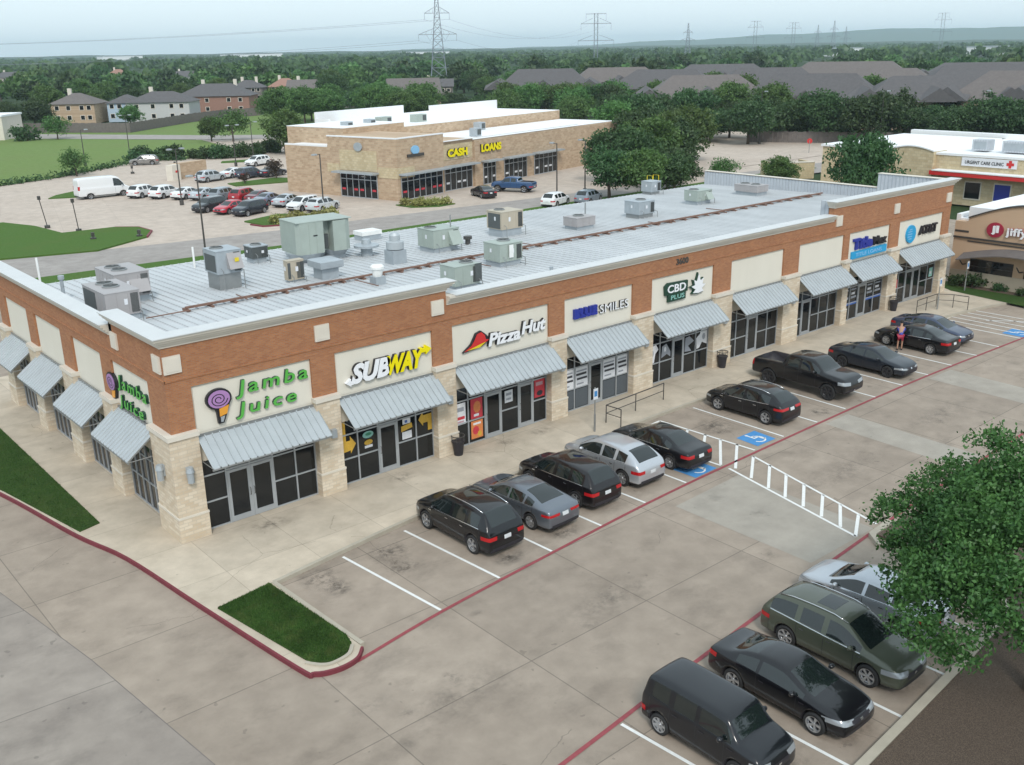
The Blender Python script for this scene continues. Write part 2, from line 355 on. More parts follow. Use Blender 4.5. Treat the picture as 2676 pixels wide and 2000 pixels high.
kerb('kerb', [p for p in [(1.15, -10.6), (1.02, -8), (.9, -5.25)]], .16, .012, MT['curb'])
kerb('kerb', FC, .16, .006, MT['curb'])
kerb('kerb', curve([(-.72, -10.35), (-.45, -10.75), (-.1, -10.93), (.5, -10.85), (.85, -10.5)], 4), .12, .05, MT['curb'])
def grasspatch(name, pts, z, mat, blades=0, h=.06):
    mb = sheet(pts, z); o = tag(mb.obj(name, mat), kind='structure'); return o
isl = [(-1.35, -5.6), (.72, -5.3), (1.0, -9.9), (.88, -10.4), (.45, -10.8), (-.1, -10.85), (-.6, -10.5)]
tag(MB().prism(isl, G0, .045).obj('lawn', MT['grass']), kind='structure')
wl = [(-2.05, 3.6), (-2.9, 3.35), (-4.05, 9.5), (-6.0, 17.5), (-8.8, 26), (-2.05, 26)]
tag(MB().prism(wl, G0, .045).obj('lawn', MT['grass']), kind='structure')
def blades(name, label, poly, z, n, mat, h=(.03, .07), w=.012):
    """short turf blades scattered over a polygon, one object that nobody could count"""
    rng = random.Random(len(poly)*7+n); xs = [p[0] for p in poly]; ys = [p[1] for p in poly]; vs = []; fs = []
    def inside(x, y):
        c = False
        for i in range(len(poly)):
            (x1, y1), (x2, y2) = poly[i], poly[i-1]
            if (y1 > y) != (y2 > y) and x < (x2-x1)*(y-y1)/(y2-y1)+x1: c = not c
        return c
    while len(fs) < n:
        x, y = rng.uniform(min(xs), max(xs)), rng.uniform(min(ys), max(ys))
        if not inside(x, y): continue
        a = rng.uniform(0, 6.28); hh = rng.uniform(*h); k = len(vs); lx, ly = rng.uniform(-.03, .03), rng.uniform(-.03, .03)
        vs += [(x-math.cos(a)*w, y-math.sin(a)*w, z), (x+math.cos(a)*w, y+math.sin(a)*w, z), (x+lx, y+ly, z+hh)]; fs.append((k, k+1, k+2))
    tag(MB().add(vs, fs).obj(name, mat), label, 'grass', kind='stuff')
t = NT('turf_blades'); g = t.n("ShaderNodeNewGeometry"); gc = t.mix(g.outputs["Random Per Island"], (.03, .085, .016), (.085, .17, .04)); gn = t.ramp(t.noise(1.3, 6, rough=.7), [(.5, (0, 0, 0)), (.75, (1, 1, 1))]); gd = t.ramp(t.noise(.8, 4), [(.35, (.55, .55, .55)), (.65, (1, 1, 1))]); MT['blade'] = t.set(t.mix(1., t.mix(t.math('MULTIPLY', gn, .55), gc, (.19, .19, .07)), gd, 'MULTIPLY'), .9, spec=.15)
blades('grass', 'mown grass filling the end island beside the parking bays', isl, .045, 24000, MT['blade'])
blades('grass', 'mown grass strip between the red kerb and the side walkway', wl, .045, 30000, MT['blade'])

struct('expansion_joint', strip([(-3.0, -70), (-3.6, -18), (-4.7, -12.7), (-5.5, -5.5), (-6.5, .9), (-9.5, 14), (-13, 30)], .022, G0+.007), MT['wood'])
# painted markings
Z1 = G0+.010
RL = curve([(.6, -11.15), (4.3, -10.6), (9.8, -10.1), (15.5, -9.65), (22, -9.4), (36.4, -9.15), (50.4, -9.5), (60, -9.9)], 5)
struct('red_lane_line', strip(RL, .14, Z1+.004), MT['red'])
struct('red_lane_line', strip([(-12, -20.1), (2.1, -18.7), (4.2, -18.5), (8.1, -18.1), (14.8, -17.5), (19.1, -17.2), (24, -16.9), (45, -16.2)], .14, Z1+.004), MT['red'])
mk = MB()
def line(x0, y0, x1, y1, w=.11, z=Z1):
    d = Vector((x1-x0, y1-y0)).normalized(); n = Vector((-d.y, d.x))*w/2
    mk.add([(x0+n.x, y0+n.y, z), (x0-n.x, y0-n.y, z), (x1-n.x, y1-n.y, z), (x1+n.x, y1+n.y, z)], [(0, 1, 2, 3)])
for a in [(3.8, -5.1, 4.28, -10.5), (6.7, -4.9, 7.1, -10.2), (9.55, -4.6, 9.8, -10.0), (12.4, -4.3, 12.65, -9.8), (15.25, -4.1, 15.45, -9.55), (18.1, -3.9, 18.2, -9.4), (25.7, -3.6, 25.7, -9.1), (28.5, -3.6, 28.5, -9.1), (31.35, -3.6, 31.2, -9.0), (33.95, -3.6, 33.9, -9.1), (36.8, -3.7, 36.7, -9.1), (39.4, -3.8, 39.4, -9.2), (42.1, -3.9, 42.0, -9.3), (44.8, -4.1, 44.9, -9.3), (47.8, -4.2, 47.6, -9.4), (50.4, -4.3, 50.35, -9.5)]: line(*a)
for a in [(4.45, -18.6, 4.85, -24), (7.35, -18.2, 7.6, -23.8), (10.3, -18, 10.45, -23.6), (13.1, -17.7, 13.2, -23.4), (16.0, -17.5, 16.1, -23.2)]: line(*a)
struct('bay_lines', mk, MT['white']); mk = MB()
# wheelchair aisle: two rails with slanting rungs
z = Z1+.004
line(23.0, -3.7, 23.3, -9.2, .12, z); line(22.65, -9.6, 20.6, -16.9, .12, z); line(20.45, -3.9, 20.75, -9.25, .12, z); line(20.75, -9.7, 19.1, -16.9, .12, z); line(20.45, -3.9, 23.0, -3.7, .12, z)
for (x0, y0, x1, y1) in [(23.1, -5.4, 20.5, -7.2), (23.2, -6.4, 20.7, -8.2), (23.2, -7.3, 20.8, -9.2), (23.3, -8.2, 20.95, -9.9), (22.65, -9.6, 20.6, -11.0), (22.35, -10.7, 20.3, -12.1), (22.0, -11.8, 20.05, -13.1), (21.7, -12.9, 19.85, -14.1), (21.4, -14.0, 19.6, -15.1), (21.1, -15.0, 19.35, -16.1), (20.8, -16.0, 19.1, -16.9)]: line(x0, y0, x1, y1, .13, z)
struct('crosswalk_marks', mk, MT['white']); mk = MB()
for i in range(5): line(51.4+i*.9, -3.9, 50.7+i*.95+.6, -8.6, .11, z)
line(50.8, -4.0, 55.6, -4.0, .1, z); line(53, -6, 56, -9.7, .1, z)
struct('hatched_aisle', mk, MT['white']); mk = MB()
for i, q in enumerate([[(25.3, -7.7), (25.2, -9.0), (23.8, -9.0), (23.9, -7.7)], [(20.35, -8.1), (20.4, -9.3), (18.9, -9.35), (18.85, -8.1)], [(52.2, -8.1), (52.2, -9.5), (50.7, -9.5), (50.7, -8.1)]]):
    struct('blue_square', sheet(q[::-1] if i != 9 else q, Z1), MT['blue'])
    cx, cy = sum(p[0] for p in q)/4, sum(p[1] for p in q)/4; w = MB()
    for k in range(14):
        a0, a1 = R(200+k*17), R(217+k*17)
        w.add([(cx+.3*math.cos(a0), cy-.12+.3*math.sin(a0), z), (cx+.38*math.cos(a0), cy-.12+.38*math.sin(a0), z), (cx+.38*math.cos(a1), cy-.12+.38*math.sin(a1), z), (cx+.3*math.cos(a1), cy-.12+.3*math.sin(a1), z)], [(0, 1, 2, 3)])
    for x0, x1, y0, y1 in ((-.12, -.03, .0, .42), (-.03, .22, .0, .08), (.2, .28, -.3, .08), (.28, .4, -.3, -.22), (-.03, .16, .2, .27)):
        w.add([(cx+x0, cy+y0, z), (cx+x1, cy+y0, z), (cx+x1, cy+y1, z), (cx+x0, cy+y1, z)], [(0, 1, 2, 3)])
    w.add([(x, y, z) for x, y in ell(cx-.08, cy+.5, .08, .08, 10)], [tuple(range(10))])
    struct('wheelchair_mark', w, MT['white'])
for q in ([(16.1, -10.6), (20.5, -10.4), (20.2, -17.0), (16.1, -16.95)], [(28.6, -9.5), (30.6, -9.5), (30.2, -16.5), (28.2, -16.5)], [(38.8, -9.5), (41.2, -9.5), (40.8, -16.2), (38.4, -16.2)]):
    struct('concrete_patch', sheet(q, G0+.004), MT['patch'])
# oil stains: shapes of their own
t = NT('oil_stain'); n = t.noise(3.2, 6, rough=.75); MT['oil'] = t.set((.055, .05, .045), .6)
tr = t.n("ShaderNodeBsdfTransparent"); mx = t.n("ShaderNodeMixShader"); vc = t.n("ShaderNodeAttribute"); vc.attribute_name = 'fade'
fz = t.math('MULTIPLY', t.ramp(n, [(.42, (0, 0, 0)), (.66, (1, 1, 1))]), vc.outputs["Fac"])
t.l(fz, mx.inputs[0]); t.l(tr.outputs[0], mx.inputs[1]); t.l(t.b.outputs[0], mx.inputs[2]); t.l(mx.outputs[0], t.t.nodes["Material Output"].inputs[0])
def stain(x, y, rx, ry, z=G0+.012, a=.75):
    n = 18; vs = [(x, y, z)]+[(p[0], p[1], z) for p in ell(x, y, rx, ry, n)]
    mb = MB().add(vs, [(0, 1+i, 1+(i+1) % n) for i in range(n)]); o = mb.obj('oil_stain', MT['oil']); tag(o, kind='structure')
    at = o.data.attributes.new('fade', 'FLOAT', 'POINT'); at.data.foreach_set('value', [a]+[0.]*n)
for s_ in [(2.35, -6.0, .9, 1.0), (2.5, -7.0, .6, .6), (5.3, -6.0, 1.0, .9), (5.0, -7.2, .7, .7), (8.3, -9.3, .8, .6), (11.2, -9.2, .9, .6), (14.0, -9.0, .9, .5), (24.4, -6, 1.2, 1.2), (29.9, -8.4, .8, .7), (35.2, -6, .8, 1.2), (6.2, -22.8, 1, .7), (9, -22.7, 1.1, .9), (12, -22.6, 1, .8), (2, -14.5, 2.5, 1.1), (9, -13.8, 3.4, .9), (24, -13.2, 4, 1.1), (34, -12.6, 4.4, 1.0)]: stain(*s_, a=.7 if s_[3] > .55 and s_[2] < 2 else .28)
rs_ = random.Random(12)
for i in range(34):
    x0_ = [5.4, 8.4, 11.2, 14, 16.8, 19.5, 24.4, 27, 30, 32.6, 35.3, 38.1, 41, 43.5, 46.3, 49][i % 16]
    if i < 16: stain(x0_+rs_.uniform(-.5, .5), rs_.uniform(-9, -6.5), rs_.uniform(.18, .4), rs_.uniform(.15, .35), a=.6)
    else: stain(rs_.uniform(-2, 40), rs_.uniform(-17, -11), rs_.uniform(.2, .9), rs_.uniform(.15, .5), a=.3)
for s_ in [(2.9, -1.1, 1.1, .6), (9.4, -.9, .8, .5), (15.4, -.9, .8, .5), (17.5, -.9, .9, .6)]: stain(*s_, z=.005, a=.5)
# bottom right planting bed
bedk = [(-20, -25.6), (7.9, -23.95), (10.2, -23.8), (13.8, -23.55), (18, -23.2), (19.5, -21.5), (19.6, -18.8), (19.0, -17.9), (19.5, -17.35), (21, -17.25)]
kerb('kerb', bedk, .26, .02, MT['curb'])
struct('mulch_bed', MB().prism([(-20, -25.75), (7.9, -24.1), (13.8, -23.7), (18.1, -23.3), (19.65, -21.5), (19.7, -18.8), (19.6, -17.5), (26, -17.3), (34, -24), (34, -60), (-20, -60)], G0, -.01), MT['mulch'])
struct('lawn', sheet([(12.0, -26.4), (16, -26.0), (16, -34), (-10, -44), (-10, -30), (9.5, -27.6)], .0), MT['grass'])

# rear streets
struct('rear_verge', sheet([(-60, 50.6), (120, 50.6), (120, 52.6), (33, 52.6), (9.5, 54.4), (-60, 58)], -.05), MT['verge'])
struct('rear_road', sheet([(-90, 59.5), (9.5, 54.4), (33, 52.6), (140, 46), (140, 53.5), (48, 60.4), (37, 60.9), (25, 62.4), (10, 65.2), (-90, 75)], G0+.006), MT['road'])
struct('rear_lot', sheet([(-90, 70), (10, 65.2), (25, 62.4), (37, 60.9), (48, 60.4), (140, 53.5), (170, 90), (150, 150), (85, 190), (60, 140), (53.5, 144), (35.4, 129.2), (25.8, 124.9), (10, 118), (-90, 90)], G0), MT['rearlot'])
tag(MB().prism([(10.2, 65.3), (18.4, 63), (24.7, 66.9), (26.5, 70.2), (26.4, 73.6), (24.5, 75.4), (19.1, 75.8), (18.4, 82.7), (16.5, 88), (-40, 84), (-40, 70.5)], G0, .0).obj('lawn', MT['verge']), kind='structure')
kerb('kerb', [(24.7, 66.9), (26.5, 70.2), (26.4, 73.6), (24.5, 75.4)], .2, .01, MT['redcurb'])
struct('field', sheet([(-90, 92), (10, 118), (25.8, 124.9), (35.4, 129.2), (53.5, 144), (60, 140), (75, 150), (80, 177), (59, 208), (20, 262), (-90, 330)], -.10), MT['field'])
struct('far_road', sheet([(20, 262), (59, 208), (80.8, 177), (110, 150), (113, 158), (85, 190), (60.3, 227), (22, 280)], -.08), MT['road'])
struct('far_verge', sheet([(22, 280), (60.3, 227), (85, 190), (113, 158), (170, 200), (150, 262), (129, 247), (104, 236), (78, 212), (62, 232), (40, 262)], -.12), MT['field'])
for q in ([(28.2, 107.5), (26.5, 105), (29.7, 103.6), (32, 106), (31.5, 110)], [(49.6, 98), (57.4, 96.5), (59.5, 100.5), (58, 102.6), (50, 101.5)], [(61.8, 128.8), (66.5, 127), (68, 130), (63, 131)], [(36.3, 68.6), (36.6, 64.3), (43, 62.6), (46, 63.2), (46, 66), (41.5, 70.6)], [(55, 66.4), (55.2, 63.4), (58, 61.6), (60.6, 61.9), (59, 64.6)]):
    tag(MB().prism(q, G0, -.02).obj('lawn', MT['verge']), kind='structure')
kerb('kerb', [(35.9, 66.2), (36.3, 64.1), (38.2, 63.3)], .2, .0, MT['redcurb'])

# ============================================================ strip mall
mall = thing('strip_mall', 'long single storey orange brick strip mall with metal roof and awnings', 'shop building', (0, 0, 0))
BAYS = [([.84, 1.88, 2.88, 3.88, 4.88, 5.83], (1, 2)), ([6.94, 7.87, 8.9, 9.9, 10.9, 11.85], (2,)), ([12.95, 13.86, 14.86, 15.86, 16.95, 17.9, 18.8], (2, 4)),
        ([19.85, 20.72, 21.75, 22.72, 23.78, 24.72], (2,)), ([26.2, 27.2, 28.25, 29.2, 30.22, 31.35], (2,)), ([32.93, 33.9, 34.95, 35.95, 36.95, 38.0], (2,)),
        ([39.6, 40.55, 41.55, 42.5, 43.5, 44.5], (1,)), ([45.15, 46.1, 47.05, 48.05, 49.05, 50.1], (2,)), ([51.35, 52.25, 53.2, 54.2, 55.2, 56.3, 57.35], (2, 3))]
WB = [(1.6, 5.45), (6.7, 10.3), (11.85, 15.7), (16.95, 20.7)]
XE = 58.4; YB = 22.0
# brick body
w = MB(); TOPS = [(-.1, 12.7, 7.62), (12.7, 43.1, 6.98), (43.1, XE, 7.80)]
for x0, x1, zt in TOPS: w.box(x0, x1, -.1, .3, 5.97, zt)
w.box(-.102, .302, .3, 4.8, 5.97, 7.62); w.box(-.102, .302, 4.8, YB, 5.97, 7.08)
ed = [-.1] + [v for b, _ in BAYS for v in (b[0]+.02, b[-1]+.02)] + [XE]
for i in range(0, len(ed), 2): w.box(ed[i], ed[i+1], -.098, .3, 4.3, 5.97)
wy = [.3]+[v for b in WB for v in (b[0]+.05, b[1]+.1)]+[YB]
for i in range(0, len(wy), 2): w.box(-.1, .3, wy[i], wy[i+1], 4.3, 5.97)
w.box(XE-.3, XE+.002, .3, YB, 0, 7.1); w.box(.3, XE-.3, YB-.3, YB, 0, 5.9)
w.obj('wall', MT['brick'], mall)
w = MB(); w.box(-.118, XE, -.13, -.09, 6.30, 6.38); w.box(-.13, -.09, -.13, YB, 6.30, 6.38); w.obj('brick_course', MT['brick'], mall)
# stucco sign panels
def edge_panel(x0, x1):
    m = MB(); m.box(x0, x1, 0, .28, 2.9, 5.97); m.box(x0+.07, x1-.07, -.015, 0, 4.1, 5.9); return m
for b, _ in BAYS: edge_panel(b[0]+.02, b[-1]+.02).obj('sign_panel', MT['stucco'], mall)
for y0, y1 in WB:
    m = MB(); m.box(0, .28, y0+.05, y1+.1, 2.9, 5.97); m.box(-.015, 0, y0+.12, y1+.03, 4.1, 5.9); m.obj('sign_panel', MT['stucco'], mall)
# stone piers
px = [(-.3, .84)]+[(BAYS[i][0][-1], BAYS[i+1][0][0]) for i in range(8)]+[(57.35, XE)]
for i, (a, b) in enumerate(px):
    y1 = 1.6 if i == 0 else .3; m = MB(); m.box(a, b, -.3, y1, 0, 4.12); m.box(a-.03, b+.03, -.335, y1 if i else 1.63, 0, .95); p = m.obj('stone_pier', MT['stone'], mall)
    c = MB(); c.box(a-.03, b+.03, -.37, .25 if i else 1.66, 4.12, 4.3)
    if i == 0: c = MB(); c.box(-.37, b+.03, -.37, -.1, 4.12, 4.3); c.box(-.37, -.1, -.1, 1.66, 4.12, 4.3)
    c.obj('cap', MT['trim'], p); MB().box(a-.045, b+.045, -.352, y1 if i else 1.645, .95, 1.03).obj('ledge', MT['trim'], p)
for a, b in [(WB[i][1], WB[i+1][0]) for i in range(3)]+[(20.7, YB)]:
    m = MB(); m.box(-.3, .3, a, b, 0, 4.12); m.box(-.335, .3, a-.03, b+.03, 0, .95); p = m.obj('stone_pier', MT['stone'], mall)
    c = MB(); c.box(-.37, .0, a-.03, b+.03, 4.12, 4.3); c.obj('cap', MT['trim'], p); MB().box(-.352, .3, a-.045, b+.045, .95, 1.03).obj('ledge', MT['trim'], p)
# cornices: stepped profile with a metal coping
def cornice(segs, x0, x1, zt, axis='x', lap=0):
    m = MB()
    for k, (pr_, za, zb) in enumerate(((.05, -.42, -.30), (.13, -.30, -.20), (.22, -.20, -.10), (.30, -.10, 0))):
        if axis == 'x': m.box(x0-(pr_ if lap & 1 else 0), x1+(pr_ if lap & 2 else 0), -.1-pr_, .3, zt+za, zt+zb)
        else: m.box(-.1-pr_, .3, x0, x1+(pr_ if lap & 2 else 0), zt+za, zt+zb)
    return m
for (x0, x1, zt), lap in zip(TOPS, (3, 0, 3)):
    cornice(None, x0, x1, zt+.42, 'x', lap).obj('cornice', MT['trim'], mall)
    m = MB(); m.box(x0-(.36 if lap else -.3), x1+(.36 if lap else -.3), -.46, .36, zt+.42, zt+.455); m.box(x0+.4, x1-.04, .3, .34, 6.3, zt+.418); m.obj('coping', MT['coping'], mall)
cornice(None, .3, 4.8, 8.04, 'y', 2).obj('cornice', MT['trim'], mall); cornice(None, 5.1, YB, 7.50, 'y').obj('cornice', MT['trim'], mall)
m = MB(); m.box(-.46, .36, .362, 5.14, 8.042, 8.076); m.box(.3, .34, .36, 5.1, 6.2, 8.03); m.obj('coping', MT['coping'], mall)
m = MB(); m.box(-.46, .36, 5.142, YB+.1, 7.502, 7.536); m.box(.3, .34, 5.1, YB, 5.8, 7.49); m.box(-.1, .3, 4.8, 5.1, 7.1, 7.62); m.obj('coping', MT['coping'], mall)
m = MB(); m.box(-.1, .3, 4.8, 5.1, 5.97, 7.618); m.obj('wall', MT['brick'], mall)
# medallions
for x in (.25, 6.45, 12.2, 43.7, 50.7, 57.85):
    m = MB(); m.box(x-.33, x+.33, -.17, -.1, 6.62, 7.28); m.box(x-.25, x+.25, -.185, -.17, 6.70, 7.20); m.obj('medallion', MT['trim'], mall)
for y in (.35, 4.6):
    m = MB(); m.box(-.172, -.102, y-.33, y+.33, 6.62, 7.28); m.box(-.185, -.172, y-.25, y+.25, 6.7, 7.2); m.obj('medallion', MT['trim'], mall)
# street number, unreadably small dark digits on the brick
m = MB(); place_text(m, '3600', .34, (28.1, -.1, 6.45), (1, 0, 0), (0, 0, 1), (0, -1, 0), .03, bold=.03, width=1.0); m.obj('street_number', MT['steel'], mall)
# roof: standing seam metal falling to the back
zr = lambda y: 6.45-.023*y
m = MB(); m.add([(.3, .3, zr(.3)), (XE-.3, .3, zr(.3)), (XE-.3, YB+.15, zr(YB+.15)), (.3, YB+.15, zr(YB+.15))], [(0, 1, 2, 3)])
x = .6
while x < XE-.4:
    m.add([(x-.02, .35, zr(.35)), (x+.02, .35, zr(.35)), (x+.02, YB+.15, zr(YB+.15)), (x-.02, YB+.15, zr(YB+.15))] + [(x-.012, .35, zr(.35)+.05), (x+.012, .35, zr(.35)+.05), (x+.012, YB+.15, zr(YB+.15)+.05), (x-.012, YB+.15, zr(YB+.15)+.05)],
          [(4, 5, 6, 7), (0, 4, 7, 3), (1, 2, 6, 5), (2, 3, 7, 6), (0, 1, 5, 4)]); x += .46
m.obj('roof', MT['roof'], mall)
m = MB(); m.box(.3, XE-.3, YB+.15, YB+.32, 5.76, 5.925); m.obj('gutter', MT['coping'], mall)
m = MB()
for y0, y1, z1 in ((.3, 5.6, 8.22), (5.6, YB+.2, 7.12)):
    m.box(XE-.34, XE-.3, y0, y1, 5.9, z1-.06)
    y = y0+.15
    while y < y1-.05: m.box(XE-.37, XE-.34, y, y+.07, 5.9, z1-.08); y += .3
m.obj('parapet_screen', MT['screen'], mall)
m = MB(); m.box(XE-.42, XE+.12, .36, 5.66, 8.16, 8.20); m.box(XE-.42, XE+.06, 5.66, YB+.2, 7.10, 7.14); m.obj('coping', MT['trim'], mall)
m = MB(); m.box(XE-.3, XE, .3, 5.6, 7.1, 8.16); m.obj('wall', MT['brick'], mall)
m = MB(); m.box(43.1, 43.4, .34, .9, 6.3, 8.2); m.obj('parapet_return', MT['screen'], mall)

def awning(a, b, axis='x', par=None):
    """ribbed metal shed awning on brackets"""
    m = MB(); y0, z0, y1, z1 = -.04, 3.98, -1.28, 3.02
    def P(s, t, dz=0.): 
        y = y0+(y1-y0)*t; zz = z0+(z1-z0)*t+dz
        return (s, y, zz) if axis == 'x' else (y, s, zz)
    n = max(2, round((b-a)/.29)); st = (b-a)/n; xs = []
    for i in range(n):
        s = a+i*st; xs += [(s, .055), (s+.035, .055), (s+.05, 0), (s+st-.012, 0)]
    xs.append((b, .055)); vs = []; fs = []
    for s, dz in xs: vs += [P(s, 0, dz), P(s, 1, dz), P(s, 0, dz-.03), P(s, 1, dz-.03)]
    for i in range(len(xs)-1):
        k = i*4; fs += [(k, k+1, k+5, k+4), (k+2, k+6, k+7, k+3), (k+1, k+3, k+7, k+5), (k, k+4, k+6, k+2)]
    e = len(xs)*4-4; fs += [(0, 2, 3, 1), (e, e+1, e+3, e+2)]
    m.add(vs, fs); o = m.obj('awning', MT['awning'], mall)
    f = MB()
    def bx(s0, s1, ya, yb, za, zb): f.box(s0, s1, ya, yb, za, zb) if axis == 'x' else f.box(ya, yb, s0, s1, za, zb)
    bx(a, b, y1+.01, y1+.06, z1-.09, z1-.032); bx(a, b, -.1, y0, z0-.1, z0+.06)
    for s in np.linspace(a+.06, b-.06, max(2, int((b-a)/1.6)+1)):
        q = [P(s, .02, -.05), P(s, .98, -.05)]; f.tube(q, .025, 4); q2 = [P(s, .98, -.06), (s, -.03, 3.0) if axis == 'x' else (-.03, s, 3.0)]; f.tube(q2, .02, 4)
    f.obj('bracket', MT['galv'], o); return o
for b, _ in BAYS: awning(b[0]-.0, b[-1]+.08)
for y0, y1 in WB: awning(y0-.05, y1+.12, 'y')

def storefront(xs, doors, ax='x'):
    f = MB(); zs = [.0, 1.15, 2.22, 2.92]
    def bx(m, s0, s1, d0, d1, za, zb): m.box(s0, s1, d0, d1, za, zb) if ax == 'x' else m.box(d0, d1, s0, s1, za, zb)
    for i, x in enumerate(xs):
        o = -.03 if 0 < i < len(xs)-1 else (0 if i == 0 else -.06); bx(f, x+o, x+o+.06, .06, .17, .0, 2.98)
    for k, z in enumerate((.03, 1.15, 2.24, 2.93)):
        for i in range(len(xs)-1):
            if k < 3 and i in doors: continue
            bx(f, xs[i]+.03, xs[i+1]-.03, .075, .155, z-.03, z+.03)
    for i in doors: bx(f, xs[i]+.03, xs[i+1]-.03, .075, .155, 2.22, 2.3)
    fr = f.obj('window_frame', MT['alu'], mall)
    for i in range(len(xs)-1):
        for za, zb in ([(2.27, 2.93)] if i in doors else list(zip((.03, 1.15, 2.24), (1.15, 2.24, 2.93)))):
            g = MB(); bx(g, xs[i]+.01, xs[i+1]-.01, .11, .125, za, zb); g.obj('window_pane', MT['glass'], fr)
    for i in doors:
        a, b = xs[i]+.035, xs[i+1]-.035; d = MB(); bx(d, a, a+.1, .05, .12, .015, 2.21); bx(d, b-.1, b, .05, .12, .015, 2.21); bx(d, a+.1, b-.1, .05, .12, .015, .24); bx(d, a+.1, b-.1, .05, .12, 2.1, 2.21)
        dd = d.obj('door', MT['alu'], mall); g = MB(); bx(g, a+.09, b-.09, .08, .09, .23, 2.11); g.obj('door_pane', MT['glass'], dd)
        h = MB(); s = b-.05 if i % 2 else a+.05
        h.tube([(s, .05, .95), (s, -.02, .97), (s, -.02, 1.25), (s, .05, 1.27)] if ax == 'x' else [(.05, s, .95), (-.02, s, .97), (-.02, s, 1.25), (.05, s, 1.27)], .014, 6); h.obj('handle', MT['steel'], dd)
for xs, dr in BAYS: storefront(xs, dr)
for y0, y1 in WB: storefront([y0+(y1-y0)*i/6 for i in range(7)], (), 'y')
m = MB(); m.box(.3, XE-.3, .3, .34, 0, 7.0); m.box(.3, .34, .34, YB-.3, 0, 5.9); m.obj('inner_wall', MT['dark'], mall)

# wall lamps
def sconce(x, y, z, dx, dy):
    m = MB(); nx, ny = -dx, -dy
    cx, cy = x+dx*.17, y+dy*.17
    m.box(x-.09 if dy else min(x, x+dx*.06), x+.09 if dy else max(x, x+dx*.06), y-.09 if dx else min(y, y+dy*.06), y+.09 if dx else max(y, y+dy*.06), z+.15, z+.6)
    m.cyl((cx, cy), .17, z+.42, z+.62, 12, r2=.12); m.cyl((cx, cy), .13, z, z+.42, 12); m.obj('wall_lamp', MT['greyunit'], mall)
sconce(.28, -.3, 2.4, 0, -1); sconce(-.3, .55, 2.4, -1, 0)
for a, b in px[1:-1]:
    m = MB(); c = (a+b)/2+.1; m.box(c-.12, c+.12, -.48, -.3, 2.5, 2.86); m.obj('wall_lamp', MT['greyunit'], mall)
for a, b in [(WB[i][1], WB[i+1][0]) for i in range(3)]:
    m = MB(); c = (a+b)/2; m.box(-.48, -.3, c-.12, c+.12, 2.5, 2.86); m.obj('wall_lamp', MT['greyunit'], mall)

# window graphics
COLS = {'gold': (.62, .38, .05), 'wh': (.72, .73, .76), 'red': (.55, .04, .06), 'org': (.65, .22, .07), 'blue': (.04, .12, .42), 'grn': (.03, .22, .12), 'blk': (.03, .03, .04), 'gry': (.30, .32, .36), 'teal': (.25, .5, .45), 'pink': (.5, .3, .33), 'slate': (.085, .10, .115)}
for k, v in COLS.items(): MT['p_'+k] = flat('print_'+k, v, .5, var=.25, sc=14)
def gfx(shapes, y=.085):
    """shapes: (colour, [(x,z)...]) printed films on the glass, joined as one poster"""
    m = MB(); mats = []; 
    for k, (c, pts) in enumerate(shapes):
        if MT['p_'+c] not in mats: mats.append(MT['p_'+c])
        poly3(m, [(p[0], p[1]) for p in pts], (0, y-.0012*k, 0), (1, 0, 0), (0, 0, 1), (0, -1, 0), .001, mats.index(MT['p_'+c]))
    return m.obj('window_poster', mats, mall)
rc = lambda x0, x1, z0, z1: [(x0, z0), (x1, z0), (x1, z1), (x0, z1)]
gfx([('gold', [(7.05, 1.45), (7.05, 2.9), (7.3, 2.9), (7.3, 1.95), (7.5, 1.95), (7.5, 2.15), (7.78, 1.75), (7.5, 1.35), (7.5, 1.5)])])
gfx([('gold', [(11.05, 1.95), (11.3, 2.3), (11.3, 2.12), (11.78, 2.12), (11.78, 1.35), (11.55, 1.35), (11.55, 1.75), (11.3, 1.75), (11.3, 1.6)])])
gfx([('teal', ell(8.4, 1.98, .28, .16, 12)), ('grn', ell(8.42, 2.0, .16, .07, 10)), ('gold', ell(8.4, 1.63, .22, .12, 10)), ('wh', rc(8.2, 8.6, 1.38, 1.5))])
gfx([('wh', rc(10.2, 10.62, 1.95, 2.2)), ('blue', rc(10.32, 10.45, 2.0, 2.12)), ('gold', [(10.1, 1.62), (10.72, 1.72), (10.68, 1.95), (10.12, 1.88)]), ('wh', rc(10.15, 10.66, 1.25, 1.6))])
gfx([('wh', rc(13.12, 13.72, 1.1, 2.15)), ('gry', rc(13.2, 13.62, 1.75, 1.95)), ('red', rc(13.2, 13.66, 1.35, 1.5)), ('pink', rc(13.18, 13.6, 1.2, 1.28))])
gfx([('red', rc(14.02, 14.72, 1.2, 2.18)), ('org', ell(14.4, 1.75, .22, .3, 9)), ('wh', rc(14.2, 14.5, 1.3, 1.42))])
gfx([('org', rc(14.02, 14.72, .2, 1.08)), ('red', ell(14.3, .6, .2, .22, 8)), ('wh', rc(14.15, 14.6, .88, .98)), ('gold', ell(14.52, .4, .12, .14, 8))])
gfx([('wh', rc(16.1, 16.6, 1.5, 2.1)), ('gry', rc(16.18, 16.52, 1.85, 1.98)), ('gry', rc(16.18, 16.5, 1.62, 1.72))])
gfx([('red', rc(18.0, 18.68, 1.3, 2.2)), ('pink', rc(18.1, 18.55, 1.9, 2.08)), ('blk', ell(18.35, 1.5, .2, .14, 9))])
for a, b in ((19.9, 20.68), (20.8, 21.68), (22.8, 23.7), (23.85, 24.62)):
    gfx([('wh', rc(a, b, 1.18, 2.2)), ('gry', rc(a+.06, b-.08, 1.98, 2.06)), ('blk', rc(a+.05, b-.1, 1.78, 1.9)), ('blk', rc(a+.1, b-.05, 1.55, 1.66)), ('gry', rc(a+.1, b-.3, 1.3, 1.38))])
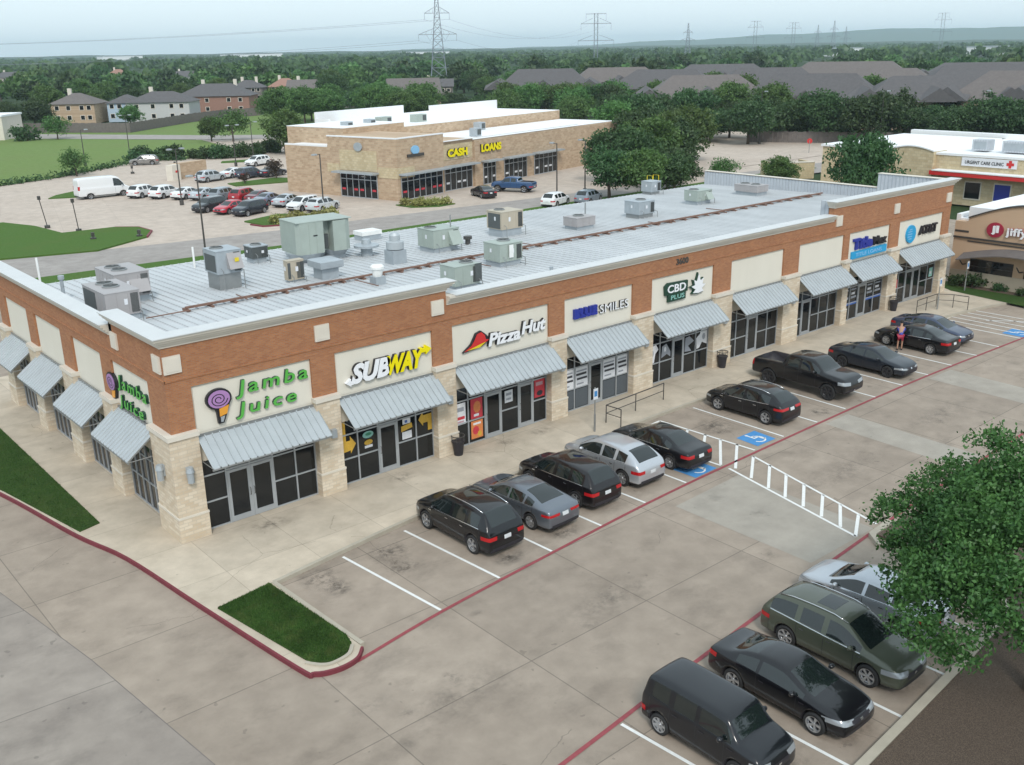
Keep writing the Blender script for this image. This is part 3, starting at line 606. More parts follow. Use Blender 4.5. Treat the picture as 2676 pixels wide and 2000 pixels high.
for a, b in ((19.9, 20.68), (20.8, 21.68), (22.8, 23.7), (23.85, 24.62)): gfx([('slate', rc(a, b, .1, 1.08))])  # slate panels made for the vertical blinds in the lower panes, not posters
gfx([('wh', [(26.3, 1.2), (26.75, 1.2), (26.85, 1.7), (27.1, 1.9), (26.9, 2.2), (26.5, 2.15), (26.35, 1.9)]), ('gry', ell(26.6, 1.75, .12, .2, 9))])
gfx([('gry', [(27.35, 1.35), (27.8, 1.5), (28.1, 1.3), (28.1, 1.6), (27.75, 2.1), (27.4, 2.0)]), ('wh', ell(27.65, 1.8, .1, .15, 8))])
gfx([('gry', [(29.3, 1.3), (29.9, 1.25), (29.6, 1.6), (30.1, 1.8), (29.7, 2.15), (29.35, 2.1)])])
gfx([('wh', [(30.35, 1.25), (30.6, 1.3), (30.8, 1.6), (31.25, 1.4), (31.25, 2.85), (30.9, 2.8), (30.6, 2.1), (30.3, 1.9)]), ('gry', ell(30.95, 1.9, .14, .2, 8))])
for a, b in ((45.2, 46.05), (46.15, 47.0), (48.12, 49.0), (49.1, 50.02)):
    gfx([('blue', rc(a, b, 1.02, 1.2)), ('gry', rc(a+.1, b-.1, 1.45, 1.6)), ('wh', rc(a+.15, b-.3, 1.7, 1.85)), ('gry', rc(a+.1, b-.15, 2.0, 2.1))])
gfx([('gry', rc(47.3, 47.8, 1.3, 1.5)), ('wh', rc(47.25, 47.6, 1.7, 1.8))])
gfx([('teal', rc(56.6, 57.1, 1.3, 1.95)), ('wh', rc(56.7, 56.95, 1.5, 1.7))])
gfx([('red', rc(51.45, 52.2, 1.2, 1.8)), ('blk', rc(51.5, 52.1, 1.4, 1.55))])
# ============================================================ shop signs (things fixed to the facade)
FX = ((1, 0, 0), (0, 0, 1), (0, -1, 0)); WX = ((0, -1, 0), (0, 0, 1), (-1, 0, 0))
for k, v in {'lgreen': (.10, .42, .07), 'yellow': (.85, .72, .0), 'signwhite': (.82, .83, .86), 'navy': (.02, .035, .30), 'black': (.015, .015, .02), 'purple': (.40, .22, .46), 'orange': (.75, .33, .04), 'signred': (.58, .03, .03), 'dgreen': (.01, .05, .03), 'cyan': (.02, .33, .62), 'gold': (.72, .56, .02), 'maroon': (.33, .02, .05), 'paleblue': (.25, .5, .75)}.items():
    MT['s_'+k] = flat('sign_'+k, v, .4, var=.05)
def sgn(name, label, mb_parts, base):
    t = thing(name, label, 'shop sign', base)
    for nm, mb, mt in mb_parts:
        o = mb.obj(nm, mt, t); o.matrix_parent_inverse = Matrix.Translation(-Vector(base))
    return t
def backed(s, h, org, dirs, face, side, depth=.13, **k):
    """channel letters: dark returns behind a coloured face"""
    r, u, o = dirs; b = MB(); place_text(b, s, h, org, r, u, o, depth, **k); f = MB()
    place_text(f, s, h, Vector(org)+Vector(o)*(depth+.002), r, u, o, .012, **k); return [('letter_return', b, side), ('lettering', f, face)]
def spiral_cup(org, dirs, s=1.):
    r, u, o = dirs; q = lambda d: Vector(org)+Vector(o)*d; P = []
    m = MB(); poly3(m, [(x*s, y*s) for x, y in ell(.45, .92, .46, .37, 22)], q(0), r, u, o, .14); poly3(m, [(.32*s, .62*s), (.36*s, .05*s), (.56*s, .05*s), (.82*s, .68*s)][::-1], q(0), r, u, o, .13); P.append(('logo_back', m, MT['s_black']))
    m = MB(); poly3(m, [(x*s, y*s) for x, y in ell(.45, .92, .39, .31, 22)], q(.141), r, u, o, .02); P.append(('logo_swirl', m, MT['s_purple']))
    m = MB()
    for k in range(26):
        a0, a1 = k*.48, (k+1)*.48; r0, r1 = .05+.0095*k, .05+.0095*(k+1)
        pts = [(.44+r0*math.cos(a0), .92+r0*.8*math.sin(a0)), (.44+(r0+.035)*math.cos(a0), .92+(r0+.035)*.8*math.sin(a0)), (.44+(r1+.035)*math.cos(a1), .92+(r1+.035)*.8*math.sin(a1)), (.44+r1*math.cos(a1), .92+r1*.8*math.sin(a1))]
        poly3(m, [(x*s, y*s) for x, y in pts][::-1], q(.162), r, u, o, .006)
    P.append(('logo_line', m, MT['s_black']))
    m = MB(); poly3(m, [(x*s, y*s) for x, y in [(.42, .58), (.78, .66), (.68, .36), (.42, .30)]][::-1], q(.131), r, u, o, .02); P.append(('logo_cone', m, MT['s_orange']))
    m = MB(); poly3(m, [(x*s, y*s) for x, y in [(.44, .1), (.52, .1), (.6, .3), (.44, .28)]], q(.131), r, u, o, .02); P.append(('logo_base', m, MT['greyunit'])); return P
def script_sign(ox, oz, dirs, s=1., y=None):
    r = Vector(dirs[0]); o = Vector(dirs[2]); base = r*ox+Vector((0, 0, oz)) if y is None else Vector((0, y, oz))
    P = spiral_cup(base+o*.02, dirs, 1.12*s)
    P += backed('Jamba', .72*s, base+r*1.22*s+Vector((0, 0, .83*s)), dirs, MT['s_lgreen'], MT['s_dgreen'], shear=.15, width=3.1*s, bold=.012, spacing=1.25)
    P += backed('Juice', .66*s, base+r*1.15*s+Vector((0, 0, .02*s)), dirs, MT['s_lgreen'], MT['s_dgreen'], shear=.15, width=2.6*s, bold=.012, spacing=1.25)
    return P
sgn('shop_sign', 'green script lettering with a purple swirl cup, on the front beside the corner', script_sign(1.35, 4.22, FX), (1.35, 0, 4.22))
sgn('shop_sign', 'green script lettering with a purple swirl cup, on the side wall facing the walkway', script_sign(0, 3.98, WX, .98, y=6.15), (0, 6.15, 3.98))
P = backed('SUB', .86, (7.62, -.02, 4.47), FX, MT['s_signwhite'], MT['s_black'], shear=.28, width=1.95, bold=.05, depth=.16) + backed('WAY', .86, (9.42, -.02, 4.47), FX, MT['s_yellow'], MT['s_black'], shear=.28, width=1.95, bold=.05, depth=.16)
for pts, mt in (([(11.1, 5.12), (11.45, 5.12), (11.45, 5.0), (11.75, 5.22), (11.45, 5.42), (11.45, 5.32), (11.15, 5.33)], 'yellow'), ([(7.72, 4.47), (7.72, 4.63), (7.6, 4.63), (7.6, 4.74), (7.36, 4.57), (7.6, 4.4), (7.6, 4.47)], 'signwhite')):
    m = MB(); poly3(m, pts if mt != 'yellow' else pts, (0, -.02, 0), *FX, .17); P.append(('arrow', m, MT['s_'+mt]))
sgn('shop_sign', 'bold italic sign in white and yellow letters with arrow ends', P, (7.4, 0, 4.4))
m = MB(); poly3(m, [(13.6, 4.63), (14.0, 4.83), (14.2, 5.05), (14.35, 5.32), (14.6, 5.38), (14.8, 5.2), (14.85, 5.0), (15.05, 4.95), (14.6, 4.75)][::-1], (0, -.02, 0), *FX, .13)
m2 = MB(); poly3(m2, [(13.75, 4.66), (14.5, 4.68), (14.85, 4.88), (14.5, 4.82)], (0, -.02, 0), *FX, .135)
m3 = MB(); poly3(m3, [(13.52, 4.58), (14.0, 4.9), (14.3, 5.36), (14.6, 5.44), (14.88, 5.22), (15.14, 4.95), (14.6, 4.68)][::-1], (0, -.02, 0), *FX, .11)
sgn('shop_sign', 'red roof shaped emblem with white and black brush lettering', [('emblem_back', m3, MT['s_black']), ('emblem', m, MT['s_signred']), ('emblem_brim', m2, MT['s_gold'])] + backed('Pizza', .62, (14.98, -.02, 4.6), FX, MT['s_signwhite'], MT['s_black'], shear=.2, width=1.95, bold=.035, depth=.15) + backed('Hut', .62, (17.0, -.02, 4.78), FX, MT['s_signwhite'], MT['s_black'], shear=.2, width=1.55, bold=.035, depth=.15), (13.6, 0, 4.5))
sgn('shop_sign', 'block lettering in deep blue then pale grey, over the white bannered window', backed('BLUE', .5, (20.5, -.02, 4.85), FX, MT['s_navy'], MT['s_navy'], width=1.6, bold=.09) + backed('SMILES', .42, (22.3, -.02, 4.84), FX, MT['s_signwhite'], MT['s_black'], width=2.1, bold=.0, depth=.10), (20.5, 0, 4.8))
m = MB(); poly3(m, [(x, z) for x, z in ([(27.25, 4.9), (29.1, 4.9)]+[(29.1, 5.5)]+[(27.45, 5.56), (27.2, 5.4)])], (0, -.02, 0), *FX, .12); poly3(m, rc(27.5, 28.95, 4.5, 4.95), (0, -.02, 0), *FX, .118)
P = [('sign_back', m, MT['s_dgreen'])]; f = MB(); place_text(f, 'CBD', .44, (27.42, -.142, 4.99), *FX, .02, width=1.5, bold=.02); P.append(('lettering', f, MT['s_signwhite'])); f = MB(); place_text(f, 'PLUS', .24, (27.72, -.14, 4.6), *FX, .02, width=1.1, bold=.01); P.append(('lettering', f, MT['p_teal']))
leaf = [(30.0, 4.62), (29.55, 4.68), (29.75, 4.85), (29.4, 5.05), (29.7, 5.1), (29.6, 5.4), (29.85, 5.3), (30.0, 5.72), (30.15, 5.3), (30.42, 5.42), (30.32, 5.1), (30.6, 5.05), (30.28, 4.85), (30.45, 4.68)][::-1]
m = MB(); poly3(m, [(30+(x-30)*1.12-.06, 5.1+(z-5.1)*1.1) for x, z in leaf], (0, -.02, 0), *FX, .12); f = MB(); poly3(f, leaf, (0, -.142, 0), *FX, .02); P += [('leaf_back', m, MT['s_dgreen']), ('leaf', f, MT['s_signwhite'])]
sgn('shop_sign', 'white letters on a dark cloud shaped board with a white leaf beside it', P, (27.3, 0, 4.5))
m = MB(); poly3(m, rc(45.55, 49.85, 4.2, 4.68), (0, -.02, 0), *FX, .1); f = MB(); place_text(f, 'TITLE LOANS', .24, (46.0, -.122, 4.32), *FX, .02, width=3.2, bold=.01)
sgn('shop_sign', 'blue and dark lettering over a solid blue strip', backed('Title', .74, (45.65, -.02, 4.78), FX, MT['s_navy'], MT['s_navy'], width=2.3, bold=.05) + backed('Max', .58, (48.1, -.02, 4.8), FX, MT['s_black'], MT['s_black'], width=1.65, bold=.04) + [('strip', m, MT['s_cyan']), ('lettering', f, MT['s_paleblue'])], (45.6, 0, 4.2))
m = MB(); poly3(m, ell(53.0, 4.92, .62, .62, 26), (0, -.02, 0), *FX, .12); f = MB()
for k, (z, w_) in enumerate([(5.25, .28), (5.1, .42), (4.93, .5), (4.76, .46), (4.6, .34)]): poly3(f, rc(52.97-w_, 52.97+w_*.25, z-.03, z+.03), (0, -.142, 0), *FX, .01)
sgn('shop_sign', 'round blue globe emblem beside black capital lettering', [('globe', m, MT['s_cyan']), ('globe_bands', f, MT['s_paleblue'])] + backed('AT&T', .62, (54.1, -.02, 4.7), FX, MT['s_black'], MT['s_black'], width=2.5, bold=.03), (52.4, 0, 4.3))

# ============================================================ roof plant
def onroof(x, y):
    """slides a surveyed spot down to the roof plane"""
    k = (17.614-zr(y))/(17.614-6.6); return -12.6+(x+12.6)*k, -34.3+(y+34.3)*k
def rooftop(kind, x, y, sx, sy, h, mat, label, rz=0., cat='roof unit', fans=1, leg=.35, z=None):
    x, y = onroof(x, y); t = thing(kind, label, cat, (x, y, zr(y)), rz)
    b = MB(); b.box(-sx/2+.08, sx/2-.08, -sy/2+.08, sy/2-.08, -.12, leg)
    b.obj('base_frame', MT['greyunit'] if mat != MT['greyunit'] else MT['galv'], t)
    c = MB(); c.box(-sx/2, sx/2, -sy/2, sy/2, leg, leg+h)
    n = max(2, round(sx/.55))
    for i in range(1, n): c.box(-sx/2+i*sx/n-.012, -sx/2+i*sx/n+.012, -sy/2-.012, -sy/2, leg+.04, leg+h-.04)
    c.box(-sx/2-.02, sx/2+.02, -sy/2-.02, sy/2+.02, leg+h, leg+h+.04)
    n = max(2, round(sy/.5))
    for i in range(1, n): c.box(-sx/2-.012, -sx/2, -sy/2+i*sy/n-.012, -sy/2+i*sy/n+.012, leg+.04, leg+h-.04)
    c.obj('cabinet', mat, t); rg = random.Random(int(x*10+y)); q = MB()
    if h > .6:
        a = rg.uniform(-.2, .2)*sx; q.box(a, a+.16, -sy/2-.024, -sy/2-.012, leg+h*.45, leg+h*.7); q.box(-sx/2-.024, -sx/2-.012, a*.5, a*.5+.14, leg+h*.5, leg+h*.72); q.obj('data_plate', MT['p_wh'], t)
        g = MB(); b0 = sx/2-.42
        for k in range(9): g.box(b0+k*.04, b0+k*.04+.02, -sy/2-.022, -sy/2-.002, leg+.08, leg+h-.08)
        g.obj('louvre', MT['coil'], t)
        g = MB(); g.tube([(sx/2-.1, -sy/2-.05, leg+.2), (sx/2-.1, -sy/2-.35, leg+.15), (sx/2-.1, -sy/2-.38, -.1)], .03, 5); g.tube([(-sx/2+.2, -sy/2-.04, leg+.3), (-sx/2+.2, -sy/2-.25, leg+.2), (-sx/2+.2, -sy/2-.28, -.1)], .02, 5); g.obj('conduit', MT['galv'], t)
    return t, leg+h+.04
def fan(t, x, y, z, r, par=None):
    m = MB(); m.lathe([(r, 0), (r, .06), (r-.05, .07), (r-.05, .02)], (x, y, z), 22); m.obj('fan_ring', MT['galv'], t)
    m = MB(); m.cyl((x, y), r-.05, z, z+.025, 18); m.cyl((x, y), r*.25, z+.025, z+.05, 12)
    for k in range(8):
        a = k*math.pi/4; m.tube([(x, y, z+.045), (x+(r-.04)*math.cos(a), y+(r-.04)*math.sin(a), z+.06)], .008, 4)
    m.obj('fan_grille', MT['coil'], t)
def coil(t, x0, x1, y0, y1, z0, z1): MB().box(x0, x1, y0, y1, z0, z1).obj('coil', MT['coil'], t)
def hood(t, x, y, w_, d, z0, z1, mat):
    m = MB(); m.add([(x-w_/2, y, z1), (x+w_/2, y, z1), (x-w_/2, y-d, z0), (x+w_/2, y-d, z0), (x-w_/2, y, z0), (x+w_/2, y, z0)], [(0, 2, 3, 1), (0, 4, 2), (1, 3, 5), (0, 1, 5, 4), (2, 4, 5, 3)]); m.obj('intake_hood', mat, t)
t, z = rooftop('air_conditioner', 1.75, 9.9, 1.55, 2.9, 1.05, MT['taupeunit'], 'long taupe twin fan unit on the roof behind the stepped side parapet'); fan(t, .0, .75, z, .38); fan(t, 0, -.05+1.65-.1-.05, z, .0001) if 0 else fan(t, 0, -.1, z, .38); coil(t, -.8, -.775, -.2, 1.3, .5, 1.3)
t, z = rooftop('air_conditioner', 3.4, 13.0, 1.7, 2.6, 1.15, MT['taupeunit'], 'taupe twin fan unit on the roof farther from the side wall', cat='roof unit'); fan(t, -.2, .65, z, .38); fan(t, -.2, -.25, z, .38); hood(t, .3, -1.3, .9, .35, .6, 1.2, MT['taupeunit'])
t, z = rooftop('air_conditioner', 8.0, 11.9, 1.35, 1.5, 1.15, MT['greyunit'], 'blue grey roof unit with a yellow warning sticker and a tall curb', leg=.85); fan(t, -.2, .2, z, .35); hood(t, .25, -.75, .75, .35, 1.1, 1.9, MT['taupeunit']); MB().box(.2, .42, -1.0, -.985, 1.45, 1.65).obj('warning_label', MT['s_gold'], t); coil(t, -.7, -.675, -.6, .6, .95, 1.8)
t, z = rooftop('condenser', 12.1, 16.6, 1.0, 1.0, .62, MT['coil'], 'low dark condenser on legs left of the biggest green unit', leg=.3); MB().box(-.53, .53, -.53, .53, .96, 1.02).obj('lid', MT['greyunit'], t); fan(t, 0, 0, 1.02, .33)
t = thing('air_conditioner', 'biggest roof unit, tall pale green twin cabinet with rounded end', 'roof unit', (*onroof(14.9, 14.7), zr( 14.7)), R(-4))
m = MB(); m.prism([(-1.75, -.9), (-1.55, -1.15), (-.1, -1.15), (-.1, 1.1), (-1.75, 1.1)], .55, 2.35); m.prism([(.5, -1.15), (1.3, -1.15), (1.6, -1.0), (1.7, -.7), (1.7, 1.1), (.5, 1.1)], .55, 2.3); m.box(-.1, .5, -.5, 1.1, .55, 2.28)
for x in (-1.0, -.55): m.box(x-.012, x+.012, -1.165, -1.15, .6, 2.3)
m.box(-.12, 1.72, -1.17, 1.12, 2.35, 2.39); m.box(-1.78, -.12, -1.17, 1.12, 2.352, 2.40); m.obj('cabinet', MT['greenunit'], t); MB().box(.0, .42, -.62, -.5, .65, 1.5).obj('motor', MT['coil'], t)
m = MB(); m.cyl((-.9, -.1), .9, .2, .55, 18, r2=1.1); m.cyl((1.05, -.1), .6, .2, .55, 18, r2=.85); m.box(-1.5, 1.5, -.6, .6, -.15, .2); m.obj('base_frame', MT['greyunit'], t); MB().box(-.75, -.5, -1.175, -1.166, 1.55, 1.62).obj('badge', MT['s_black'], t)
t, z = rooftop('condenser', 11.15, 10.6, .95, .42, 1.0, MT['tanunit'], 'narrow upright tan condenser beside the rusty pipe run', leg=.12); MB().box(.28, .478, -.215, -.21, .2, 1.05).obj('coil', MT['coil'], t); MB().box(-.47, -.3, -.215, -.21, .2, 1.05).obj('coil', MT['coil'], t)
t = thing('exhaust_fan', 'wide grey mushroom exhaust fan in front of the biggest green unit', 'roof vent', (*onroof(12.7, 10.1), zr( 10.1)))
MB().box(-.5, .5, -.45, .45, -.1, .55).obj('curb', MT['greyunit'], t); hd_ = MB().lathe([(.0, 1.05), (.85, 1.0), (.98, .95), (.98, .62), (.8, .55), (0, .55)], (0, 0, 0), 4).obj('hood', MT['greyunit'], t); hd_.rotation_euler = (0, 0, R(45))
t = thing('exhaust_fan', 'small white topped exhaust fan on the front slope', 'roof vent', (*onroof(13.8, 7.0), zr( 7.0)))
MB().box(-.3, .3, -.3, .3, -.1, .4).obj('curb', MT['greyunit'], t); MB().lathe([(0, 1.0), (.28, .98), (.36, .9), (.36, .78), (.3, .76), (.24, .4), (0, .4)], (0, 0, 0), 18).obj('hood', MT['pvc'], t)
t = thing('exhaust_fan', 'tall silver stack fan on a box curb near the middle of the roof', 'roof vent', (*onroof(17.4, 10.7), zr( 10.7)))
MB().box(-.45, .45, -.45, .45, -.1, .75).obj('curb', MT['greyunit'], t); MB().lathe([(0, 1.7), (.2, 1.7), (.3, 1.55), (.3, 1.25), (.5, 1.2), (.5, .8), (.4, .75), (0, .75)], (0, 0, 0), 20).obj('hood', MT['awning'], t)
t = thing('exhaust_fan', 'squat silver vent with a wide skirt behind the tall stack fan', 'roof vent', (*onroof(17.4, 13.6), zr( 13.6)))
MB().lathe([(0, .95), (.25, .95), (.3, .7), (.75, .62), (.75, .5), (.35, .45), (.35, -.1)], (0, 0, 0), 20).obj('hood', MT['greyunit'], t)
t, z = rooftop('air_conditioner', 21.3, 12.0, 1.9, 1.6, 1.05, MT['greenunit'], 'green roof unit with a sloped hood beside a thin vent pipe', leg=.3); fan(t, -.45, .2, z, .38); hood(t, .55, -.8, .8, .45, .45, 1.25, MT['greenunit'])
t, z = rooftop('air_conditioner', 16.35, 3.6, 1.55, 1.2, .95, MT['greenunit'], 'green roof unit with ribbed side peeping over the parapet step', leg=.2, z=zr(3.6)+.05); fan(t, .4, .0, z, .36); coil(t, .45, .875, -.665, -.651, .3, 1.2)
t, z = rooftop('air_conditioner', 21.3, 6.2, 1.6, 1.4, .95, MT['greenunit'], 'green roof unit on the front slope with small legs', leg=.3); fan(t, .2, .2, z, .38); MB().box(-.2, .1, -.775, -.765, .5, 1.2).obj('label_plate', MT['pvc'], t)
t, z = rooftop('air_conditioner', 27.2, 13.0, 1.8, 1.5, 1.1, MT['tanunit'], 'tan roof unit on a tapered curb near the back eave', leg=.5); fan(t, -.3, .2, z, .36); coil(t, -.92, -.905, -.6, .6, .55, 1.5)
t, z = rooftop('air_conditioner', 32.0, 11.3, 1.7, 1.3, .55, MT['taupeunit'], 'grey roof unit left of the white bordered roof section', leg=.25); fan(t, 0, .1, z, .38)
t, z = rooftop('air_conditioner', 38.0, 11.6, 1.6, 1.4, .85, MT['greyunit'], 'boxy grey roof unit in the middle of the far roof half', leg=.3); fan(t, .2, .1, z, .38)
t, z = rooftop('air_conditioner', 45.4, 12.6, 1.7, 1.3, .75, MT['greenunit'], 'green roof unit with a tilted intake hood on the far roof half', leg=.3); fan(t, -.4, .1, z, .38); hood(t, .4, -.65, .7, .35, .4, .95, MT['greenunit'])
t, z = rooftop('air_conditioner', 51.8, 12.6, 1.5, 2.2, .5, MT['taupeunit'], 'low grey twin roof unit near the corrugated end parapet', leg=.3); fan(t, 0, .6, z, .38); fan(t, 0, -.4, z, .38)
t, z = rooftop('air_conditioner', 47.0, 18.6, 1.2, 1.1, .8, MT['greyunit'], 'small grey roof unit at the back corner near the end parapet', leg=.25)
def pipe(label, x, y, r, h, mat, cap=False, cat='vent pipe'):
    t = MB(); t.cyl((0, 0), r, -.15, h, 10)
    if cap: t.cyl((0, 0), r*1.7, h-.02, h+.16, 12)
    x, y = onroof(x, y); o = t.obj('vent_pipe', mat); o.location = (x, y, zr(y)); tag(o, label, cat)
pipe('grey capped flue pipe beside the side parapet', 1.15, 14.8, .09, 1.1, MT['greyunit'], True); pipe('thin white pipe standing at the rear left roof corner', 1.2, 18.6, .06, 1.6, MT['pvc'])
pipe('short grey capped flue behind the taupe roof units', 3.9, 16.4, .08, .8, MT['greyunit'], True); pipe('thin white pipe behind the blue grey roof unit', 8.9, 17.6, .06, 1.2, MT['pvc'])
pipe('slim steel mast pipe beside the green hooded unit', 21.9, 11.6, .035, 2.1, MT['galv']); pipe('small whirling vent on the front slope behind the parapet', 21.5, 2.6, .06, .22, MT['greyunit'], True)
pipe('short dark vent stub right of the green hooded unit', 23.6, 12.2, .16, .35, MT['steel'], True); pipe('thin dark stub in the middle of the roof', 13.9, 19.2, .05, .5, MT['steel'])
pipe('short vent near the far roof middle', 35.2, 14.0, .05, 1.1, MT['galv'])
m = MB(); rng = random.Random(3); x = 5.0
while x < 57: 
    x2 = min(57.2, x+rng.uniform(3, 7)); dy = rng.uniform(-.05, .05)
    m.box(x, x2+.05, 9.8+dy, 9.92+dy, zr(9.5)+.12, zr(9.5)+.22+dy*.2); m.box(x+.3, x2, 10.02, 10.08, zr(9.5)+.1, zr(9.5)+.16)
    for q in np.arange(x, x2, 1.2): m.box(q, q+.14, 9.65, 10.25, zr(9.5)-.05, zr(9.5)+.1)
    x = x2
tag(m.obj('gas_pipe', MT['rust']), 'rusty pipe run on wooden blocks along the whole roof', 'pipe')
m = MB()
for (x0, y0, x1, y1) in [(8, 9.6, 8.1, 11), (11.2, 9.6, 11.2, 10.3), (14, 7.3, 14, 9.5), (21, 6.9, 21, 9.5), (27, 9.7, 27, 12.2), (38, 9.7, 38, 10.8), (45.4, 9.7, 45.4, 11.8), (3, 9.5, 5.1, 9.5), (17.2, 9.7, 17.2, 10.2)]:
    m.tube([(x0, y0, zr(y0)+.12), (x1, y1, zr(y1)+.12)], .03, 5)
tag(m.obj('gas_pipe', MT['rust']), 'thin branch pipes joining the roof units to the rusty run', 'pipe')
t = thing('skylight', 'small white roof box behind the squat silver vent', 'roof vent', (*onroof(20.3, 18.0), zr( 18.0))); MB().box(-.7, .7, -.5, .5, -.1, .3).obj('kerb_box', MT['greyunit'], t); MB().box(-.75, .75, -.55, .55, .3, .55).obj('lid', MT['pvc'], t)
m = MB()
for x in (51.0, 51.75): m.tube([(x, 22.0, zr(22)), (x, 22.0, 7.3), (x, 22.6, 7.3), (x, 22.75, 0)], .03, 5)
for k in range(17): m.tube([(51.0, 22.72, .4+k*.38), (51.75, 22.72, .4+k*.38)], .018, 4)
tag(m.obj('roof_ladder', MT['s_gold']), 'yellow access ladder hooked over the back eave', 'ladder')

# ============================================================ pavement furniture
def bin_(x, y, label):
    t = thing('litter_bin', label, 'litter bin', (x, y, 0), 0, 'dark litter bins along the shop walkway')
    m = MB(); m.lathe([(0, .0), (.2, 0), (.27, .62), (.31, .64), (.31, .70), (.27, .71), (.0, .66)], (0, 0, 0), 18); m.obj('bin_body', MT['blackplastic'], t)
    m = MB()
    for k in range(10):
        a = k*math.pi/5; m.tube([(.3*math.cos(a), .3*math.sin(a), .7), (.3*math.cos(a), .3*math.sin(a), .92)], .012, 4)
    m.lathe([(.29, .92), (.32, .92), (.32, .96), (.29, .96), (.29, .92)], (0, 0, 0), 18); m.obj('rim_guard', MT['steel'], t)
bin_(12.75, -.55, 'dark litter bin against the pier between the yellow arrow window and the red poster window'); bin_(31.85, -.62, 'dark litter bin against the pier right of the leaf sign shop'); bin_(50.55, -.7, 'dark litter bin by the pier left of the globe sign shop')
def rail(label, pts, z0=0.):
    m = MB(); P = [(x, y, z0+.92) for x, y in pts]; m.tube(P, .028, 6); m.tube([(x, y, z0+.5) for x, y in pts], .02, 6)
    for x, y in pts: m.tube([(x, y, z0-.02), (x, y, z0+.92)], .028, 6)
    t = thing('handrail', label, 'handrail', (pts[0][0], pts[0][1], z0)); o = m.obj('rails', MT['steel'], t); o.matrix_parent_inverse = Matrix.Translation((-pts[0][0], -pts[0][1], -z0))
rail('dark steel ramp handrail behind the silver crossover and black saloon', [(20.65, -3.25), (20.6, -2.3), (22.9, -2.15), (25.2, -2.0)])
rail('dark steel ramp handrail at the far end of the walkway', [(50.9, -2.2), (52.2, -2.2), (53.6, -2.2), (54.2, -3.1), (54.3, -4.1)])
def access_sign(x, y, label):
    t = thing('parking_sign', label, 'parking sign', (x, y, 0)); m = MB(); m.cyl((0, 0), .03, -.05, 2.25, 8); m.cyl((0, 0), .05, -.05, .9, 10); m.obj('post', MT['galv'], t)
    MB().box(-.15, .15, -.055, -.045, 1.65, 2.2).obj('sign_plate', MT['p_wh'], t); m = MB(); poly3(m, rc(-.1, .1, 1.8, 2.08), (0, -.056, 0), *FX, .002); m.obj('symbol', MT['blue'], t)
access_sign(19.35, -2.75, 'wheelchair parking sign on a steel post behind the silver crossover'); access_sign(53.0, -2.6, 'wheelchair parking sign on a steel post at the far ramp'); access_sign(59.6, -1.3, 'slim sign post in the lawn beside the ochre building')
# ============================================================ vehicles (nose towards +Y)
def interp(P, y):
    P = sorted(P)
    if y <= P[0][0]: return P[0][1]
    for (a, u), (b, v) in zip(P, P[1:]):
        if y <= b: return u+(v-u)*(y-a)/(b-a)
    return P[-1][1]
def sm(t): t = max(0, min(1, t)); return t*t*(3-2*t)
PAINT = {}
def paint(col, metal=.0, name=None):
    k = (tuple(col), metal)
    if k not in PAINT: PAINT[k] = mat_paint('car_paint', col, metal)
    return PAINT[k]
SH = {}
def islands(m):
    par = list(range(len(m.v)))
    def find(a):
        while par[a] != a: par[a] = par[par[a]]; a = par[a]
        return a
    for f in m.f:
        for a in f[1:]: par[find(a)] = find(f[0])
    g = {}
    for f in m.f: g.setdefault(find(f[0]), []).append(f)
    out = []
    for fs in g.values():
        ix = {}; n = MB()
        for f in fs:
            q = []
            for a in f:
                if a not in ix: ix[a] = len(n.v); n.v.append(m.v[a])
                q.append(ix[a])
            n.f.append(tuple(q)); n.m.append(0)
        if len(fs) > 6: out.append(n)
    return out
